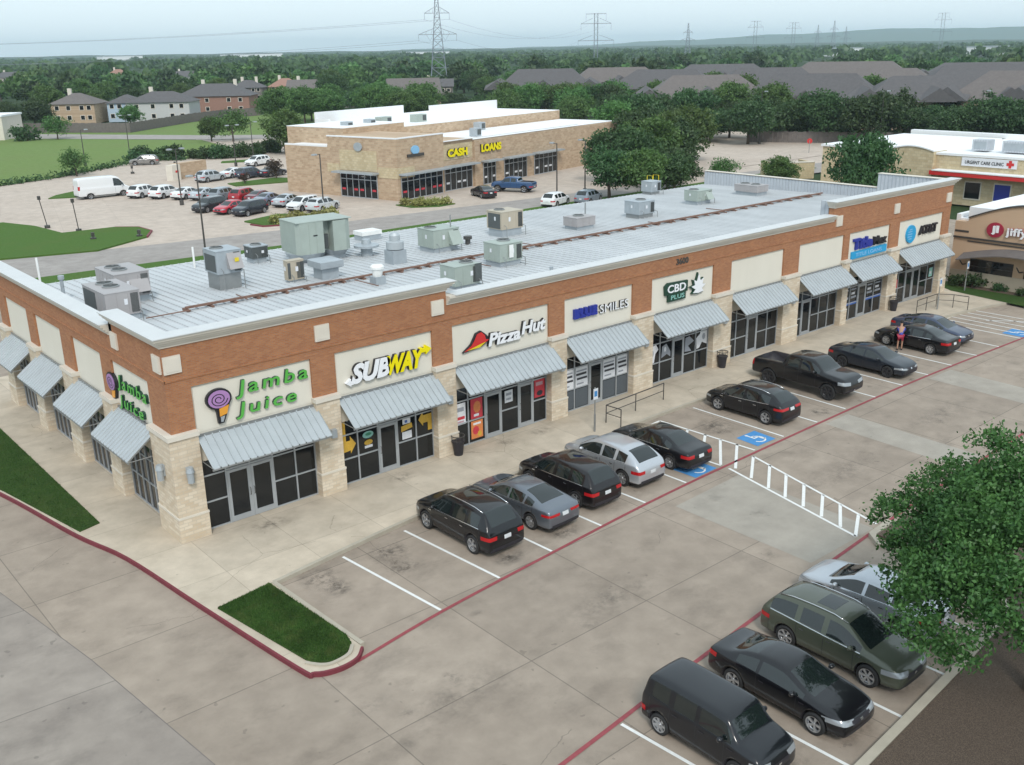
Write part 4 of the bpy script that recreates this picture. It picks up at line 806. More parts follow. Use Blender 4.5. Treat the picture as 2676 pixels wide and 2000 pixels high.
def shape(key, L, W, H, top, belt, wins, cowl, wtop, rtop, rbase, zb=.22, wr=.74, R_=.34, axf=None, axr=None, nose_w=.80, tail_w=.86, clad=False, hood_cut=None, rear_glass=True, ns=6.):
    """builds body + glass meshes. top: (y,z) centre line from rear to front; belt: (y,z)"""
    ys = sorted(set([round(v, 3) for v in [-L/2, -L/2+.07, -L/2+.25, L/2, L/2-.07, L/2-.28, L/2-.7, cowl, wtop, rtop, rbase] + [q for w in wins for q in w] + [p[0] for p in top if abs(p[0]) < L/2]]))
    o = [ys[0]]
    for y in ys[1:]:
        if y-o[-1] > .045: o.append(y)
    ys = o
    def half(y):
        fr = (y-(L/2-.9))/.9; rr = (-(L/2-.8)-y)/.8
        w = W/2
        if fr > 0: w *= 1-(1-nose_w)*fr**2.6
        if rr > 0: w *= 1-(1-tail_w)*rr**2.6
        return w
    hw, tz, bz = half, (lambda y: interp(top, y)), (lambda y: interp(belt, y))
    rings = []
    for y in ys:
        w, zt = hw(y), tz(y); zl = min(bz(y), zt-.05); t = sm((zt-zl-.05)/(H-bz(0)-.05)*1.25)
        zbb = zb + (.10 if y in (ys[0], ys[-1]) else 0)
        lp = lambda a, b: a+(b-a)*t
        rings.append([(0, zbb), (w*.90, zbb), (w*.985, zbb+.09), (w*1.0, zbb+.42*(zl-zbb)), (w*.985, zl-.06), (w*lp(.93, .945), zl), (lp(w*.86, W/2*wr), lp(zt-.02, zt-.075)), (lp(w*.70, W/2*wr-.09), lp(zt-.006, zt-.018)), (lp(w*.38, W/2*wr*.5), zt), (0, zt+.012)])
    n = 10; V = []; 
    for y, r in zip(ys, rings):
        V += [(x, y, z) for x, z in r] + [(-x, y, z) for x, z in r[1:-1]]
    S = 18; rid = lambda i, k, s: i*S+(k if s > 0 or k in (0, 9) else 9+k)
    F, Mi = [], []
    mid = lambda i: (ys[i]+ys[i+1])/2
    for i in range(len(ys)-1):
        ym = mid(i)
        for s in (1, -1):
            for k in range(9):
                q = (rid(i, k, s), rid(i, k+1, s), rid(i+1, k+1, s), rid(i+1, k, s)); mi = 0
                if k == 5 and any(a-.001 <= ys[i] and ys[i+1] <= b+.001 for a, b in wins): mi = 2
                if k in (7, 8) and wtop-.001 <= ys[i] and ys[i+1] <= cowl+.001: mi = 1
                if rear_glass and k in (7, 8) and rbase-.001 <= ys[i] and ys[i+1] <= rtop+.001: mi = 3
                if k <= 1: mi = 4
                if clad and k == 2 and False: mi = 4
                F.append(q if s < 0 else q[::-1]); Mi.append(mi)
    for i, fl in ((0, 1), (len(ys)-1, -1)):
        for k in range(9):
            q = (rid(i, k, 1), rid(i, k+1, 1), rid(i, k+1, -1), rid(i, k, -1)) if k > 0 else (rid(i, 0, 1), rid(i, 1, 1), rid(i, 1, -1))
            if k == 8: q = (rid(i, 8, 1), rid(i, 9, 1), rid(i, 8, -1))
            F.append(q if fl > 0 else q[::-1]); Mi.append(0 if k > 1 else 4)
    me = bpy.data.meshes.new('b'); me.from_pydata(V, [], F)
    for _ in range(5): me.materials.append(MT['dark'])
    me.polygons.foreach_set("material_index", Mi); me.polygons.foreach_set("use_smooth", [True]*len(F)); me.update()
    ea = me.attributes.new('crease_edge', 'FLOAT', 'EDGE'); cr = []
    for e in me.edges:
        a, b = e.vertices[0], e.vertices[1]; ka, kb = a % S, b % S; c = 0.
        if ka == kb and (ka in (5, 13+1)): c = .55
        if ka == kb and ka in (2, 11): c = .3
        cr.append(c)
    ea.data.foreach_set('value', cr)
    ax = [axf if axf else L/2-.92, axr if axr else -L/2+.98]
    cut = MB()
    for a in ax:
        for s in (1, -1):
            prof = [(R_+.065, 0), (R_+.065, .42)]; k0 = len(cut.v); nn = 26
            x0, x1 = s*(W/2+.1), s*(W/2-.27)
            vs = [(x, a+(R_+.06)*math.cos(2*math.pi*j/nn), R_+.02+(R_+.06)*math.sin(2*math.pi*j/nn)) for x in (x0, x1) for j in range(nn)]
            fs = [(j, (j+1) % nn, nn+(j+1) % nn, nn+j) for j in range(nn)]+[tuple(range(nn))[::-1], tuple(range(nn, 2*nn))]
            if s > 0: fs = [f[::-1] for f in fs]
            fs = [f[::-1] for f in fs]
            cut.add(vs, fs)
    if hood_cut:
        cut.box(*hood_cut)
    cm = cut.mesh('c', [MT['dark']]); 
    for _ in range(4): cm.materials.append(MT['dark'])
    cm.polygons.foreach_set("material_index", [4]*len(cm.polygons))
    co = bpy.data.objects.new('c', cm); COL.objects.link(co)
    import bmesh
    bm = bmesh.new(); bm.from_mesh(cm); bmesh.ops.recalc_face_normals(bm, faces=bm.faces); bm.to_mesh(cm); bm.free()
    bm = bmesh.new(); bm.from_mesh(me); bmesh.ops.recalc_face_normals(bm, faces=bm.faces); bm.to_mesh(me); bm.free()
    def mods(o):
        m = o.modifiers.new('s', 'SUBSURF'); m.levels = 2; m.render_levels = 2
        m = o.modifiers.new('b', 'BOOLEAN'); m.object = co; m.operation = 'DIFFERENCE'; m.solver = 'EXACT'
        try: m.material_mode = 'INDEX'
        except Exception: pass
    ev = evalmesh(me, mods); bpy.data.objects.remove(co)
    vv = [v.co.copy() for v in ev.vertices]; polys = [(tuple(p.vertices), p.material_index) for p in ev.polygons]
    bvh = BVHTree.FromPolygons(vv, [p[0] for p in polys])
    def sub(mis, off=0.):
        used = {}; v2 = []; f2 = []; m2 = []
        for vs, mi in polys:
            if mi in mis:
                g = []
                for a in vs:
                    if a not in used: used[a] = len(v2); v2.append(vv[a])
                    g.append(used[a])
                f2.append(g); m2.append(mi)
        m = MB(); m.v = v2; m.f = f2; m.m = [1 if q == 4 else 0 for q in m2]; return m
    SH[key] = dict(L=L, W=W, H=H, body=sub((0, 4)), ws=sub((1,)), sw=islands(sub((2,))), rw=sub((3,)), bvh=bvh, ax=ax, R=R_, cowl=cowl, belt=bz, wins=wins, rtop=rtop, wtop=wtop, tz=tz)
    for m in (ev, me, cm):
        try: bpy.data.meshes.remove(m)
        except Exception: pass
def ray_patch(bvh, O, U, V, D, nu, nv, off=.006, mb=None):
    """drapes a grid (origin O, edges U, V) onto the body along D"""
    O, U, V, D = map(Vector, (O, U, V, D)); D.normalize(); mb = mb or MB(); pts = []; 
    for j in range(nv+1):
        for i in range(nu+1):
            h = bvh.ray_cast(O+U*(i/nu)+V*(j/nv), D)
            pts.append(h[0]-D*off if h[0] is not None else None)
    k = len(mb.v); idx = {}; vs = []; fs = []
    for q, p in enumerate(pts):
        if p is not None: idx[q] = len(vs); vs.append(p)
    for j in range(nv):
        for i in range(nu):
            q = [j*(nu+1)+i, j*(nu+1)+i+1, (j+1)*(nu+1)+i+1, (j+1)*(nu+1)+i]
            if all(a in idx for a in q):
                P = [vs[idx[a]] for a in q]
                if max((P[a]-P[b]).length for a in range(4) for b in range(a)) < .35: fs.append(tuple(idx[a] for a in q))
    return mb.add(vs, fs)
def wheel_mb(Rw, w=.21, spokes=5, twin=True):
    ty = MB(); r = Rw*.70
    ty.lathe([(r, -w*.5), (Rw-.03, -w*.5), (Rw-.008, -w*.42), (Rw, -w*.3), (Rw, w*.3), (Rw-.008, w*.42), (Rw-.03, w*.5), (r, w*.5), (r-.01, w*.3), (r-.01, -w*.5)], (0, 0, 0), 28, 'x')
    rm = MB(); rm.lathe([(r, w*.49), (r-.025, w*.46), (r-.03, w*.2), (r-.05, w*.1)], (0, 0, 0), 28, 'x'); rm.lathe([(.0, w*.47), (.05, w*.45), (.06, w*.3), (0, w*.3)], (0, 0, 0), 12, 'x')
    for k in range(spokes):
        for d in ((-.10, .10) if twin else (0,)):
            a = 2*math.pi*k/spokes+d; c, s = math.cos(a), math.sin(a); hw_ = .022 if twin else .04; rr = r-.015
            P = [(w*.36, c*.04-s*hw_, s*.04+c*hw_), (w*.36, c*.04+s*hw_, s*.04-c*hw_), (w*.44, c*rr+s*hw_, s*rr-c*hw_), (w*.44, c*rr-s*hw_, s*rr+c*hw_)]
            Q = [(x-.04, y, z) for x, y, z in P]; rm.add(P+Q, [(0, 1, 2, 3), (7, 6, 5, 4), (0, 4, 5, 1), (1, 5, 6, 2), (2, 6, 7, 3), (3, 7, 4, 0)])
    dk = MB(); dk.lathe([(r-.02, w*.12), (0, w*.12)], (0, 0, 0), 20, 'x'); dk.lathe([(0, -w*.4), (r, -w*.4)], (0, 0, 0), 20, 'x')  # black discs that darken the recess behind the spokes
    return ty, rm, dk
WH = {}
def wheels(t, S, rim='rim', wide=.21, spokes=5, twin=True):
    k = (S['R'], rim, wide, spokes, twin)
    if k not in WH:
        a, b, c = wheel_mb(S['R'], wide, spokes, twin); WH[k] = (a.mesh('tyre', MT['rub'], True), b.mesh('rim', MT[rim]), c.mesh('dark_disc', MT['blackplastic']))
    for y in S['ax']:
        for s in (1, -1):
            w = link('wheel', WH[k][0], t, (s*(S['W']/2-wide/2-.005), y, S['R']))
            if s < 0: w.rotation_euler = (0, 0, math.pi)
            link('rim', WH[k][1], w); link('recess_disc', WH[k][2], w)
DET = {}
def build_car(name, key, label, cat, x, y, rz, col, metal=0., group=None, rails=False, sunroof=False, clad=False, trimc=True, rim='rim', spokes=5, twin=True, lightw=.42, grille=True, z=G0, tl=None, hl=None, blackroof=False, plate_=True, detail=True):
    S = SH[key]; t = thing(name, label, cat, (x, y, z+.004), rz, group); L, W, bvh = S['L'], S['W'], S['bvh']; P = paint(col, metal)
    dk = (key, P.name, rails, sunroof, clad, grille, tl, hl)
    if dk in DET:
        for nm, me in DET[dk]: link(nm, me, t)
    else:
        rec = []
        def add(nm, mb, mats, smooth=True):
            if not mb.f: return
            me = mb.mesh(nm, mats, smooth); rec.append((nm, me)); link(nm, me, t)
        add('body', S['body'], [P, MT['blackplastic']]); add('windscreen', S['ws'], MT['cglass']); [add('side_window', q, MT['cglass']) for q in S['sw']]; add('rear_window', S['rw'], MT['cglass'])
        bz = S['belt']; T = tl or (.72, .86, .30, .30); Hh = hl or (.62, .73, .30, .30)
        for s in (1, -1):
            m = MB(); z0, z1, back, side = T; q = .7071
            c0 = Vector((s*(W/2-.02), -L/2+.0, z0)); O = c0+Vector((s*q, -q, 0))*1.0
            ray_patch(bvh, O+Vector((-s*q, -q, 0))*back, Vector((s*q, q, 0))*(back+side), (0, 0, z1-z0), (-s*q, q, 0), 10, 4, .008, m); add('tail_light', m, MT['tail'])
            m = MB(); z0, z1, fr, side = Hh; c0 = Vector((s*(W/2-.04), L/2, z0)); O = c0+Vector((s*q, q, .15))*1.0
            ray_patch(bvh, O+Vector((-s*q, q, 0))*fr, Vector((s*q, -q, .06))*(fr+side), (0, 0, z1-z0), Vector((-s*q, -q, -.15)), 10, 4, .008, m); add('headlight', m, MT['head'])
        if grille:
            m = MB(); ray_patch(bvh, (-.42, L/2+1, .50), (.84, 0, 0), (0, 0, .17), (0, -1, 0), 8, 3, .008, m); ray_patch(bvh, (-.5, L/2+1, .30), (1., 0, 0), (0, 0, .12), (0, -1, 0), 8, 2, .008, m); add('grille', m, MT['blackplastic'])
            m = MB(); ray_patch(bvh, (-.06, L/2+1, .56), (.12, 0, 0), (0, 0, .07), (0, -1, 0), 2, 2, .016, m); add('badge', m, MT['chrome'])
        m = MB(); zp = T[0]-.02; ray_patch(bvh, (-.16, -L/2-1, zp-.04), (.32, 0, 0), (0, 0, .15), (0, 1, 0), 4, 2, .012, m); add('number_plate', m, MT['plate'])
        m = MB(); ray_patch(bvh, (-W*.38, -L/2-1, .30), (W*.76, 0, 0), (0, 0, .13), (0, 1, 0), 10, 2, .007, m); add('bumper_trim', m, MT['blackplastic'])
        # door cut lines and handles
        m = MB(); h = MB(); w0 = S['wins']; ya, yb = w0[0][0] if w0 else -1, S['cowl']-.25
        cuts = [S['cowl']-.35]+[w[0]-.03 for w in w0 if w[0] < S['wtop']-.2][:3]
        for s in (1, -1):
            for yc in sorted(set(round(c, 2) for c in cuts)):
                ray_patch(bvh, (s*3, yc-.008, .36), (0, .016, 0), (0, 0, bz(yc)-.42), (-s, 0, 0), 1, 6, .004, m)
            for yc in sorted(set(round(c, 2) for c in cuts))[1:]:
                ray_patch(bvh, (s*3, yc-.26 if 0 else yc+.10, bz(0)-.16), (0, .17, 0), (0, 0, .03), (-s, 0, 0), 2, 1, .02, h)
        add('door_seams', m, MT['dark']); add('door_handle', h, MT['chrome'] if trimc else MT['blackplastic'])
        if trimc and w0:
            m = MB(); ya = min(w[0] for w in w0); yb = max(w[1] for w in w0)
            for s in (1, -1):
                n = 14
                for i in range(n):
                    a = ya+(yb-ya)*i/n; b = ya+(yb-ya)*(i+1)/n
                    ray_patch(bvh, (s*3, a, bz(a)-.03), (0, b-a, bz(b)-bz(a)), (0, 0, .02), (-s, 0, 0), 1, 1, .008, m)
            add('window_trim', m, MT['chrome'])
        for s in (1, -1):
            yc = S['cowl']-.42; zc = bz(yc)+.07; m = MB(); m.lathe([(0, -.10), (.05, -.09), (.075, -.03), (.075, .03), (.05, .09), (0, .10)], (0, 0, 0), 10, 'x'); 
            m.v = [(s*(W/2+.06)+a, yc+b*1.1, zc+c) for a, b, c in m.v]; m.box(min(s*(W/2-.08), s*(W/2+.0)), max(s*(W/2-.08), s*(W/2+.0)), yc-.03, yc+.03, zc-.05, zc-.01); add('wing_mirror', m, P)
        if rails:
            m = MB()
            for s in (1, -1):
                pts = []
                for yy in np.linspace(S['rtop']+.15, S['wtop']-.1, 7):
                    hz = bvh.ray_cast(Vector((s*(W/2*.74-.10), yy, 4)), Vector((0, 0, -1))); pts.append((s*(W/2*.74-.10), yy, hz[0].z+.045))
                pts[0] = (pts[0][0], pts[0][1]-.1, pts[0][2]-.045); pts[-1] = (pts[-1][0], pts[-1][1]+.1, pts[-1][2]-.045); m.tube(pts, .018, 5)
            add('roof_rail', m, MT['chrome'])
        if sunroof:
            m = MB(); ray_patch(bvh, (-.38, (S['wtop']+S['rtop'])/2-.0, 4), (.76, 0, 0), (0, .62, 0), (0, 0, -1), 6, 6, .004, m); add('sunroof', m, MT['cglass'])
        if clad:
            m = MB()
            for s in (1, -1):
                for a in S['ax']:
                    for k in range(16):
                        a0, a1 = R(-10+k*12.5), R(2.5+k*12.5); r0, r1 = S['R']+.055, S['R']+.12
                        for (c0, c1) in ((a0, a1),):
                            O = Vector((s*3, a+r0*math.cos(c0), S['R']+r0*math.sin(c0))); 
                            pp = []
                            for rr, cc in ((r0, c0), (r1, c0), (r1, c1), (r0, c1)):
                                hz = bvh.ray_cast(Vector((s*3, a+rr*math.cos(cc), S['R']+.02+rr*math.sin(cc))), Vector((-s, 0, 0)))
                                pp.append(hz[0]+Vector((s*.012, 0, 0)) if hz[0] is not None and abs(hz[0].x) > W/2-.2 else None)
                            if all(p is not None for p in pp): m.add(pp, [(0, 1, 2, 3)])
            add('arch_cladding', m, MT['blackplastic'])
        DET[dk] = rec
    wheels(t, S, rim, .215, spokes, twin); return t

# body shapes
shape('suv', 4.65, 1.90, 1.66, [(-2.325, .72), (-2.28, .95), (-2.2, 1.08), (-2.02, 1.32), (-1.78, 1.58), (-1.4, 1.63), (-.6, 1.66), (.2, 1.645), (.62, 1.60), (1.02, 1.30), (1.3, 1.10), (1.55, 1.06), (1.95, .99), (2.15, .92), (2.27, .78), (2.325, .66)], [(-2.3, 1.10), (-1.5, 1.10), (0, 1.04), (1.3, 1.0), (2.3, .85)], [(-1.75, -1.02), (-.94, -.12), (-.04, 1.16)], 1.3, .62, -1.72, -2.14, R_=.36, wr=.72, axf=1.42, axr=-1.40)
shape('coupesuv', 4.70, 1.86, 1.62, [(-2.35, .74), (-2.3, .95), (-2.2, 1.07), (-1.95, 1.30), (-1.6, 1.50), (-1.1, 1.59), (-.4, 1.62), (.2, 1.60), (.6, 1.54), (1.1, 1.22), (1.4, 1.04), (1.7, 1.0), (2.05, .92), (2.2, .84), (2.3, .72), (2.35, .62)], [(-2.3, 1.10), (-1.5, 1.09), (0, 1.0), (1.3, .96), (2.3, .8)], [(-1.55, -1.0), (-.92, -.14), (-.06, 1.26)], 1.4, .60, -1.45, -2.1, R_=.36, wr=.70, axf=1.45, axr=-1.42)
shape('sedan', 4.85, 1.84, 1.45, [(-2.425, .70), (-2.38, .90), (-2.28, 1.01), (-1.85, 1.055), (-1.62, 1.09), (-1.2, 1.27), (-.85, 1.39), (-.3, 1.45), (.2, 1.44), (.45, 1.40), (.95, 1.13), (1.3, .975), (1.7, .93), (2.1, .84), (2.28, .77), (2.38, .66), (2.425, .56)], [(-2.4, .97), (-1.5, .97), (0, .93), (1.3, .90), (2.4, .74)], [(-1.32, -.92), (-.85, -.10), (-.02, 1.14)], 1.3, .45, -.85, -1.62, R_=.33, wr=.69, axf=1.46, axr=-1.36)
shape('fastback', 4.80, 1.86, 1.42, [(-2.4, .72), (-2.36, .92), (-2.26, 1.03), (-1.95, 1.07), (-1.7, 1.12), (-1.2, 1.29), (-.7, 1.39), (-.2, 1.42), (.2, 1.41), (.45, 1.37), (.95, 1.10), (1.3, .96), (1.7, .91), (2.1, .82), (2.26, .74), (2.35, .64), (2.4, .55)], [(-2.4, 1.0), (-1.5, .99), (0, .93), (1.3, .89), (2.4, .72)], [(-1.42, -.95), (-.88, -.10), (-.02, 1.14)], 1.3, .45, -.75, -1.72, R_=.335, wr=.67, axf=1.45, axr=-1.36)
shape('coupe', 4.60, 1.80, 1.40, [(-2.3, .72), (-2.26, .92), (-2.16, 1.03), (-1.8, 1.06), (-1.55, 1.10), (-1.1, 1.27), (-.7, 1.36), (-.25, 1.40), (.1, 1.39), (.3, 1.36), (.8, 1.10), (1.15, .97), (1.6, .93), (2.0, .84), (2.16, .76), (2.26, .66), (2.3, .56)], [(-2.3, 1.0), (-1.5, .99), (0, .93), (1.3, .89), (2.3, .72)], [(-1.2, -.55), (-.48, 1.0)], 1.15, .30, -.7, -1.55, R_=.335, wr=.68, axf=1.40, axr=-1.28)
shape('wagon', 4.80, 1.86, 1.66, [(-2.4, .74), (-2.36, .95), (-2.28, 1.08), (-2.12, 1.30), (-1.9, 1.54), (-1.5, 1.62), (-.6, 1.66), (.2, 1.65), (.5, 1.60), (.95, 1.29), (1.28, 1.07), (1.6, 1.03), (2.05, .95), (2.22, .88), (2.34, .74), (2.4, .62)], [(-2.4, 1.10), (-1.5, 1.09), (0, 1.02), (1.3, .98), (2.4, .82)], [(-1.98, -1.05), (-.98, -.12), (-.04, 1.12)], 1.28, .50, -1.88, -2.24, R_=.355, wr=.72, axf=1.42, axr=-1.36)
shape('box', 4.0, 1.72, 1.66, [(-2.0, .74), (-1.97, 1.0), (-1.93, 1.12), (-1.85, 1.50), (-1.74, 1.63), (-1.2, 1.66), (-.3, 1.66), (.35, 1.66), (.70, 1.64), (.86, 1.57), (1.06, 1.28), (1.22, 1.12), (1.42, 1.08), (1.7, 1.02), (1.84, .94), (1.95, .78), (2.0, .62)], [(-2.0, 1.08), (-1.5, 1.07), (0, 1.05), (1.08, 1.03), (2.0, .88)], [(-1.62, -.98), (-.9, -.1), (-.02, 1.06)], 1.22, .86, -1.76, -1.92, R_=.32, wr=.80, nose_w=.86, tail_w=.92, axf=1.27, axr=-1.27)
shape('pickup', 5.80, 2.02, 1.98, [(-2.9, .95), (-2.87, 1.25), (-2.8, 1.38), (-1.6, 1.38), (-.98, 1.39), (-.90, 1.48), (-.84, 1.80), (-.7, 1.93), (0, 1.98), (.6, 1.96), (.9, 1.92), (1.25, 1.60), (1.5, 1.40), (1.9, 1.37), (2.5, 1.30), (2.72, 1.22), (2.84, 1.05), (2.9, .85)], [(-2.9, 1.33), (-1, 1.33), (0, 1.33), (1.5, 1.30), (2.9, 1.12)], [(-.72, .06), (.14, 1.34)], 1.5, .9, -.8, -.93, zb=.48, R_=.44, wr=.76, nose_w=.88, tail_w=.97, axf=1.92, axr=-1.75, hood_cut=(-.72, .72, -2.78, -1.05, .85, 1.9))
shape('van', 5.9, 2.02, 2.7, [(-2.95, .95), (-2.93, 1.6), (-2.9, 2.45), (-2.8, 2.64), (-2.2, 2.70), (0, 2.70), (1.2, 2.66), (1.55, 2.5), (1.95, 1.85), (2.2, 1.42), (2.45, 1.28), (2.75, 1.12), (2.88, .95), (2.95, .7)], [(-2.95, 1.45), (0, 1.45), (2.2, 1.32), (2.95, 1.0)], [(1.05, 2.0)], 2.2, 1.5, -2.82, -2.9, zb=.3, R_=.35, wr=.86, nose_w=.86, tail_w=.97, axf=1.85, axr=-1.75, rear_glass=False)

BK, NB = (.006, .006, .0075), (.012, .016, .024)
g1 = 'cars parked nose-in along the shop walkway'
build_car('parked_car', 'suv', 'black sport utility with red tail lights, nearest car to the grassy island', 'car', 8.42, -6.75, R(1), BK, 0, g1, rails=True, sunroof=True).scale = (1.02, 1.0, 1.05)
build_car('parked_car', 'fastback', 'grey saloon with a pale roof, second car from the grassy island', 'car', 11.25, -6.75, R(2), (.17, .19, .22), .65, g1, spokes=7, twin=False, hl=(.55, .68, .4, .4), tl=(.76, .86, .42, .3))
build_car('parked_car', 'suv', 'larger black sport utility with grey tinted rear glass, between grey saloon and silver crossover', 'car', 13.95, -6.55, R(0), (.008, .006, .007), 0, g1, sunroof=True)
build_car('parked_car', 'coupesuv', 'silver crossover with a rounded tail beside the black saloon at the blue square', 'car', 16.85, -6.35, R(0), (.52, .54, .57), .6, g1, twin=False, spokes=7)
build_car('parked_car', 'sedan', 'black saloon with chrome window trim, parked on the near blue wheelchair square', 'car', 19.65, -6.6, R(0), BK, 0, g1, spokes=7)
build_car('parked_car', 'coupesuv', 'glossy black crossover with bright lower bumper, right of the empty wheelchair bay', 'car', 27.25, -6.1, R(1), BK, 0, g1, rails=True, tl=(.84, .96, .42, .34))
build_car('pickup_truck', 'pickup', 'lifted black pickup truck with big tyres facing the lane', 'pickup truck', 32.6, -5.7, R(180), BK, 0, None, rim='rimdk', trimc=False, hl=(.95, 1.12, .42, .30), spokes=6, clad=True, tl=(.95, 1.25, .2, .12))
build_car('parked_car', 'fastback', 'low black coupe like car with long bonnet facing the lane, right of the pickup truck', 'car', 38.15, -6.35, R(180), NB, 0, g1, spokes=5, rim='rimdk', hl=(.58, .68, .45, .4), trimc=False)
c9 = build_car('parked_car', 'sedan', 'black saloon with red tail lights and a person at its open front door', 'car', 43.95, -5.9, R(0), BK, 0, g1, spokes=7)
build_car('parked_car', 'fastback', 'dark blue saloon facing the lane, farthest of the near row', 'car', 46.6, -5.5, R(180), (.05, .065, .11), .3, g1, hl=(.6, .7, .42, .4))
# open driver door on the black saloon (a part of that car)
dm = MB(); s = SH['sedan']; dm.box(-.02, .02, -.95, 0, .32, .92); dm.tube([(0, 0, .92), (.10, -.32, 1.3), (.12, -.55, 1.36), (.08, -.95, 1.2), (0, -.95, .92)], .02, 4)
dd = dm.obj('open_door', paint(BK), c9); dd.location = (-.90, .98, 0); dd.rotation_euler = (0, 0, R(-62)); MB().box(.0, .012, -.92, -.05, .92, 1.28).obj('door_glass', MT['cglass'], dd)
g2 = 'cars parked against the planting bed'
build_car('parked_car', 'box', 'boxy black car with a flat roof, lowest in the picture', 'car', 5.72, -20.85, R(180), (.008, .009, .012), 0, g2, hl=(.68, .84, .3, .26), rim='rim', spokes=7, twin=False, tl=(.5, .66, .25, .15), trimc=False)
build_car('parked_car', 'coupe', 'glossy black two door coupe with bright headlights facing the mulch bed', 'car', 8.85, -20.95, R(180), (.006, .006, .008), 0, g2, hl=(.62, .76, .34, .50), spokes=5, tl=(.78, .92, .3, .26), trimc=False)
build_car('parked_car', 'wagon', 'olive green estate car with roof rails beside the black coupe', 'car', 11.85, -20.75, R(180), (.075, .085, .062), .25, g2, rails=True, sunroof=True, clad=True, hl=(.66, .82, .36, .42), spokes=6)
build_car('parked_car', 'fastback', 'silver saloon backed against the bed, partly under the big tree', 'car', 14.85, -20.1, R(1), (.50, .53, .57), .5, g2, hl=(.6, .72, .42, .4), tl=(.74, .9, .4, .42))

# ---- cars in the rear lots
def far(key, x, y, rz, col, label, name='parked_car', cat='car', metal=0., **k): return build_car(name, key, label, cat, x, y, R(rz), col, metal, None if name != 'parked_car' else 'cars in the rear car park', trimc=False, **k)
W_, S_, R_D = (.72, .73, .74), (.42, .46, .50), (.30, .02, .03)
far('van', 32.6, 101.7, -88, W_, 'tall white delivery van at the left of the rear car park', 'delivery_van', 'van', tl=(1.2, 1.7, .2, .1), hl=(.8, 1.0, .3, .3)).scale = (1.05, 1.2, 1.0)
far('suv', 36.4, 97.8, -60, W_, 'white sport utility just right of the delivery van'); far('suv', 38.2, 95.0, -62, W_, 'white sport utility, second to the right of the delivery van'); far('sedan', 40.0, 92.2, -62, W_, 'white saloon, third to the right of the delivery van')
far('sedan', 41.4, 89.8, -62, S_, 'silver saloon between the white saloon and the red car of the back rank'); far('suv', 42.6, 87.0, -62, (.22, .25, .28), 'blue grey sport utility left of the dark red car')
far('suv', 44.2, 84.4, -62, R_D, 'dark red sport utility in the back rank'); far('sedan', 45.2, 82.0, -62, (.14, .03, .04), 'maroon saloon behind the dark red sport utility')
far('sedan', 44.9, 79.2, -62, (.17, .19, .26), 'slate blue saloon in the middle of the crowded rows'); far('sedan', 46.0, 76.4, -62, S_, 'silver saloon half hidden behind the black ones'); far('sedan', 47.5, 74.0, -62, (.10, .11, .13), 'dark grey saloon at the end of the back rank')
far('suv', 37.3, 79.4, 112, (.03, .035, .04), 'black sport utility at the left end of the front rank'); far('sedan', 38.6, 76.3, 112, (.45, .03, .05), 'bright red saloon between two black cars'); far('suv', 39.4, 73.3, 112, (.02, .025, .035), 'black sport utility in front of the red saloon', tl=(.84, .96, .42, .34))
far('suv', 45.6, 71.9, 112, W_, 'white sport utility at the right of the front rank'); far('wagon', 46.9, 69.6, -66, (.55, .58, .60), 'silver estate nearest the yellow bushes')
far('wagon', 51.9, 137.2, 62, (.22, .21, .20), 'old grey estate car alone by the field'); far('suv', 49.8, 106.6, -72, S_, 'silver sport utility near the stone monument', rails=True)
far('sedan', 54.6, 108.6, -72, W_, 'white saloon behind the dark sport utility'); far('suv', 55.8, 106.0, -72, (.05, .06, .085), 'dark blue sport utility beside the small tree'); far('sedan', 59.2, 105.4, -72, (.04, .045, .06), 'dark saloon next to the dark sport utility'); far('suv', 64.6, 120.8, 110, W_, 'white sport utility beside the distant lot tree')
far('sedan', 67.0, 64.4, -15, (.015, .015, .02), 'black saloon in front of the tan shops', tl=None); far('pickup', 72.8, 65.2, 28, (.035, .08, .18), 'blue pickup truck in front of the tan shops', 'pickup_truck', 'pickup truck')
far('suv', 68.2, 52.3, -70, W_, 'white car behind the back eave of the strip mall'); far('suv', 72.4, 51.0, -70, (.20, .24, .28), 'grey blue car beside the white car behind the eave')
far('sedan', 98, 44, 20, (.05, .07, .11), 'dark blue car beyond the round shrubs behind the strip mall')

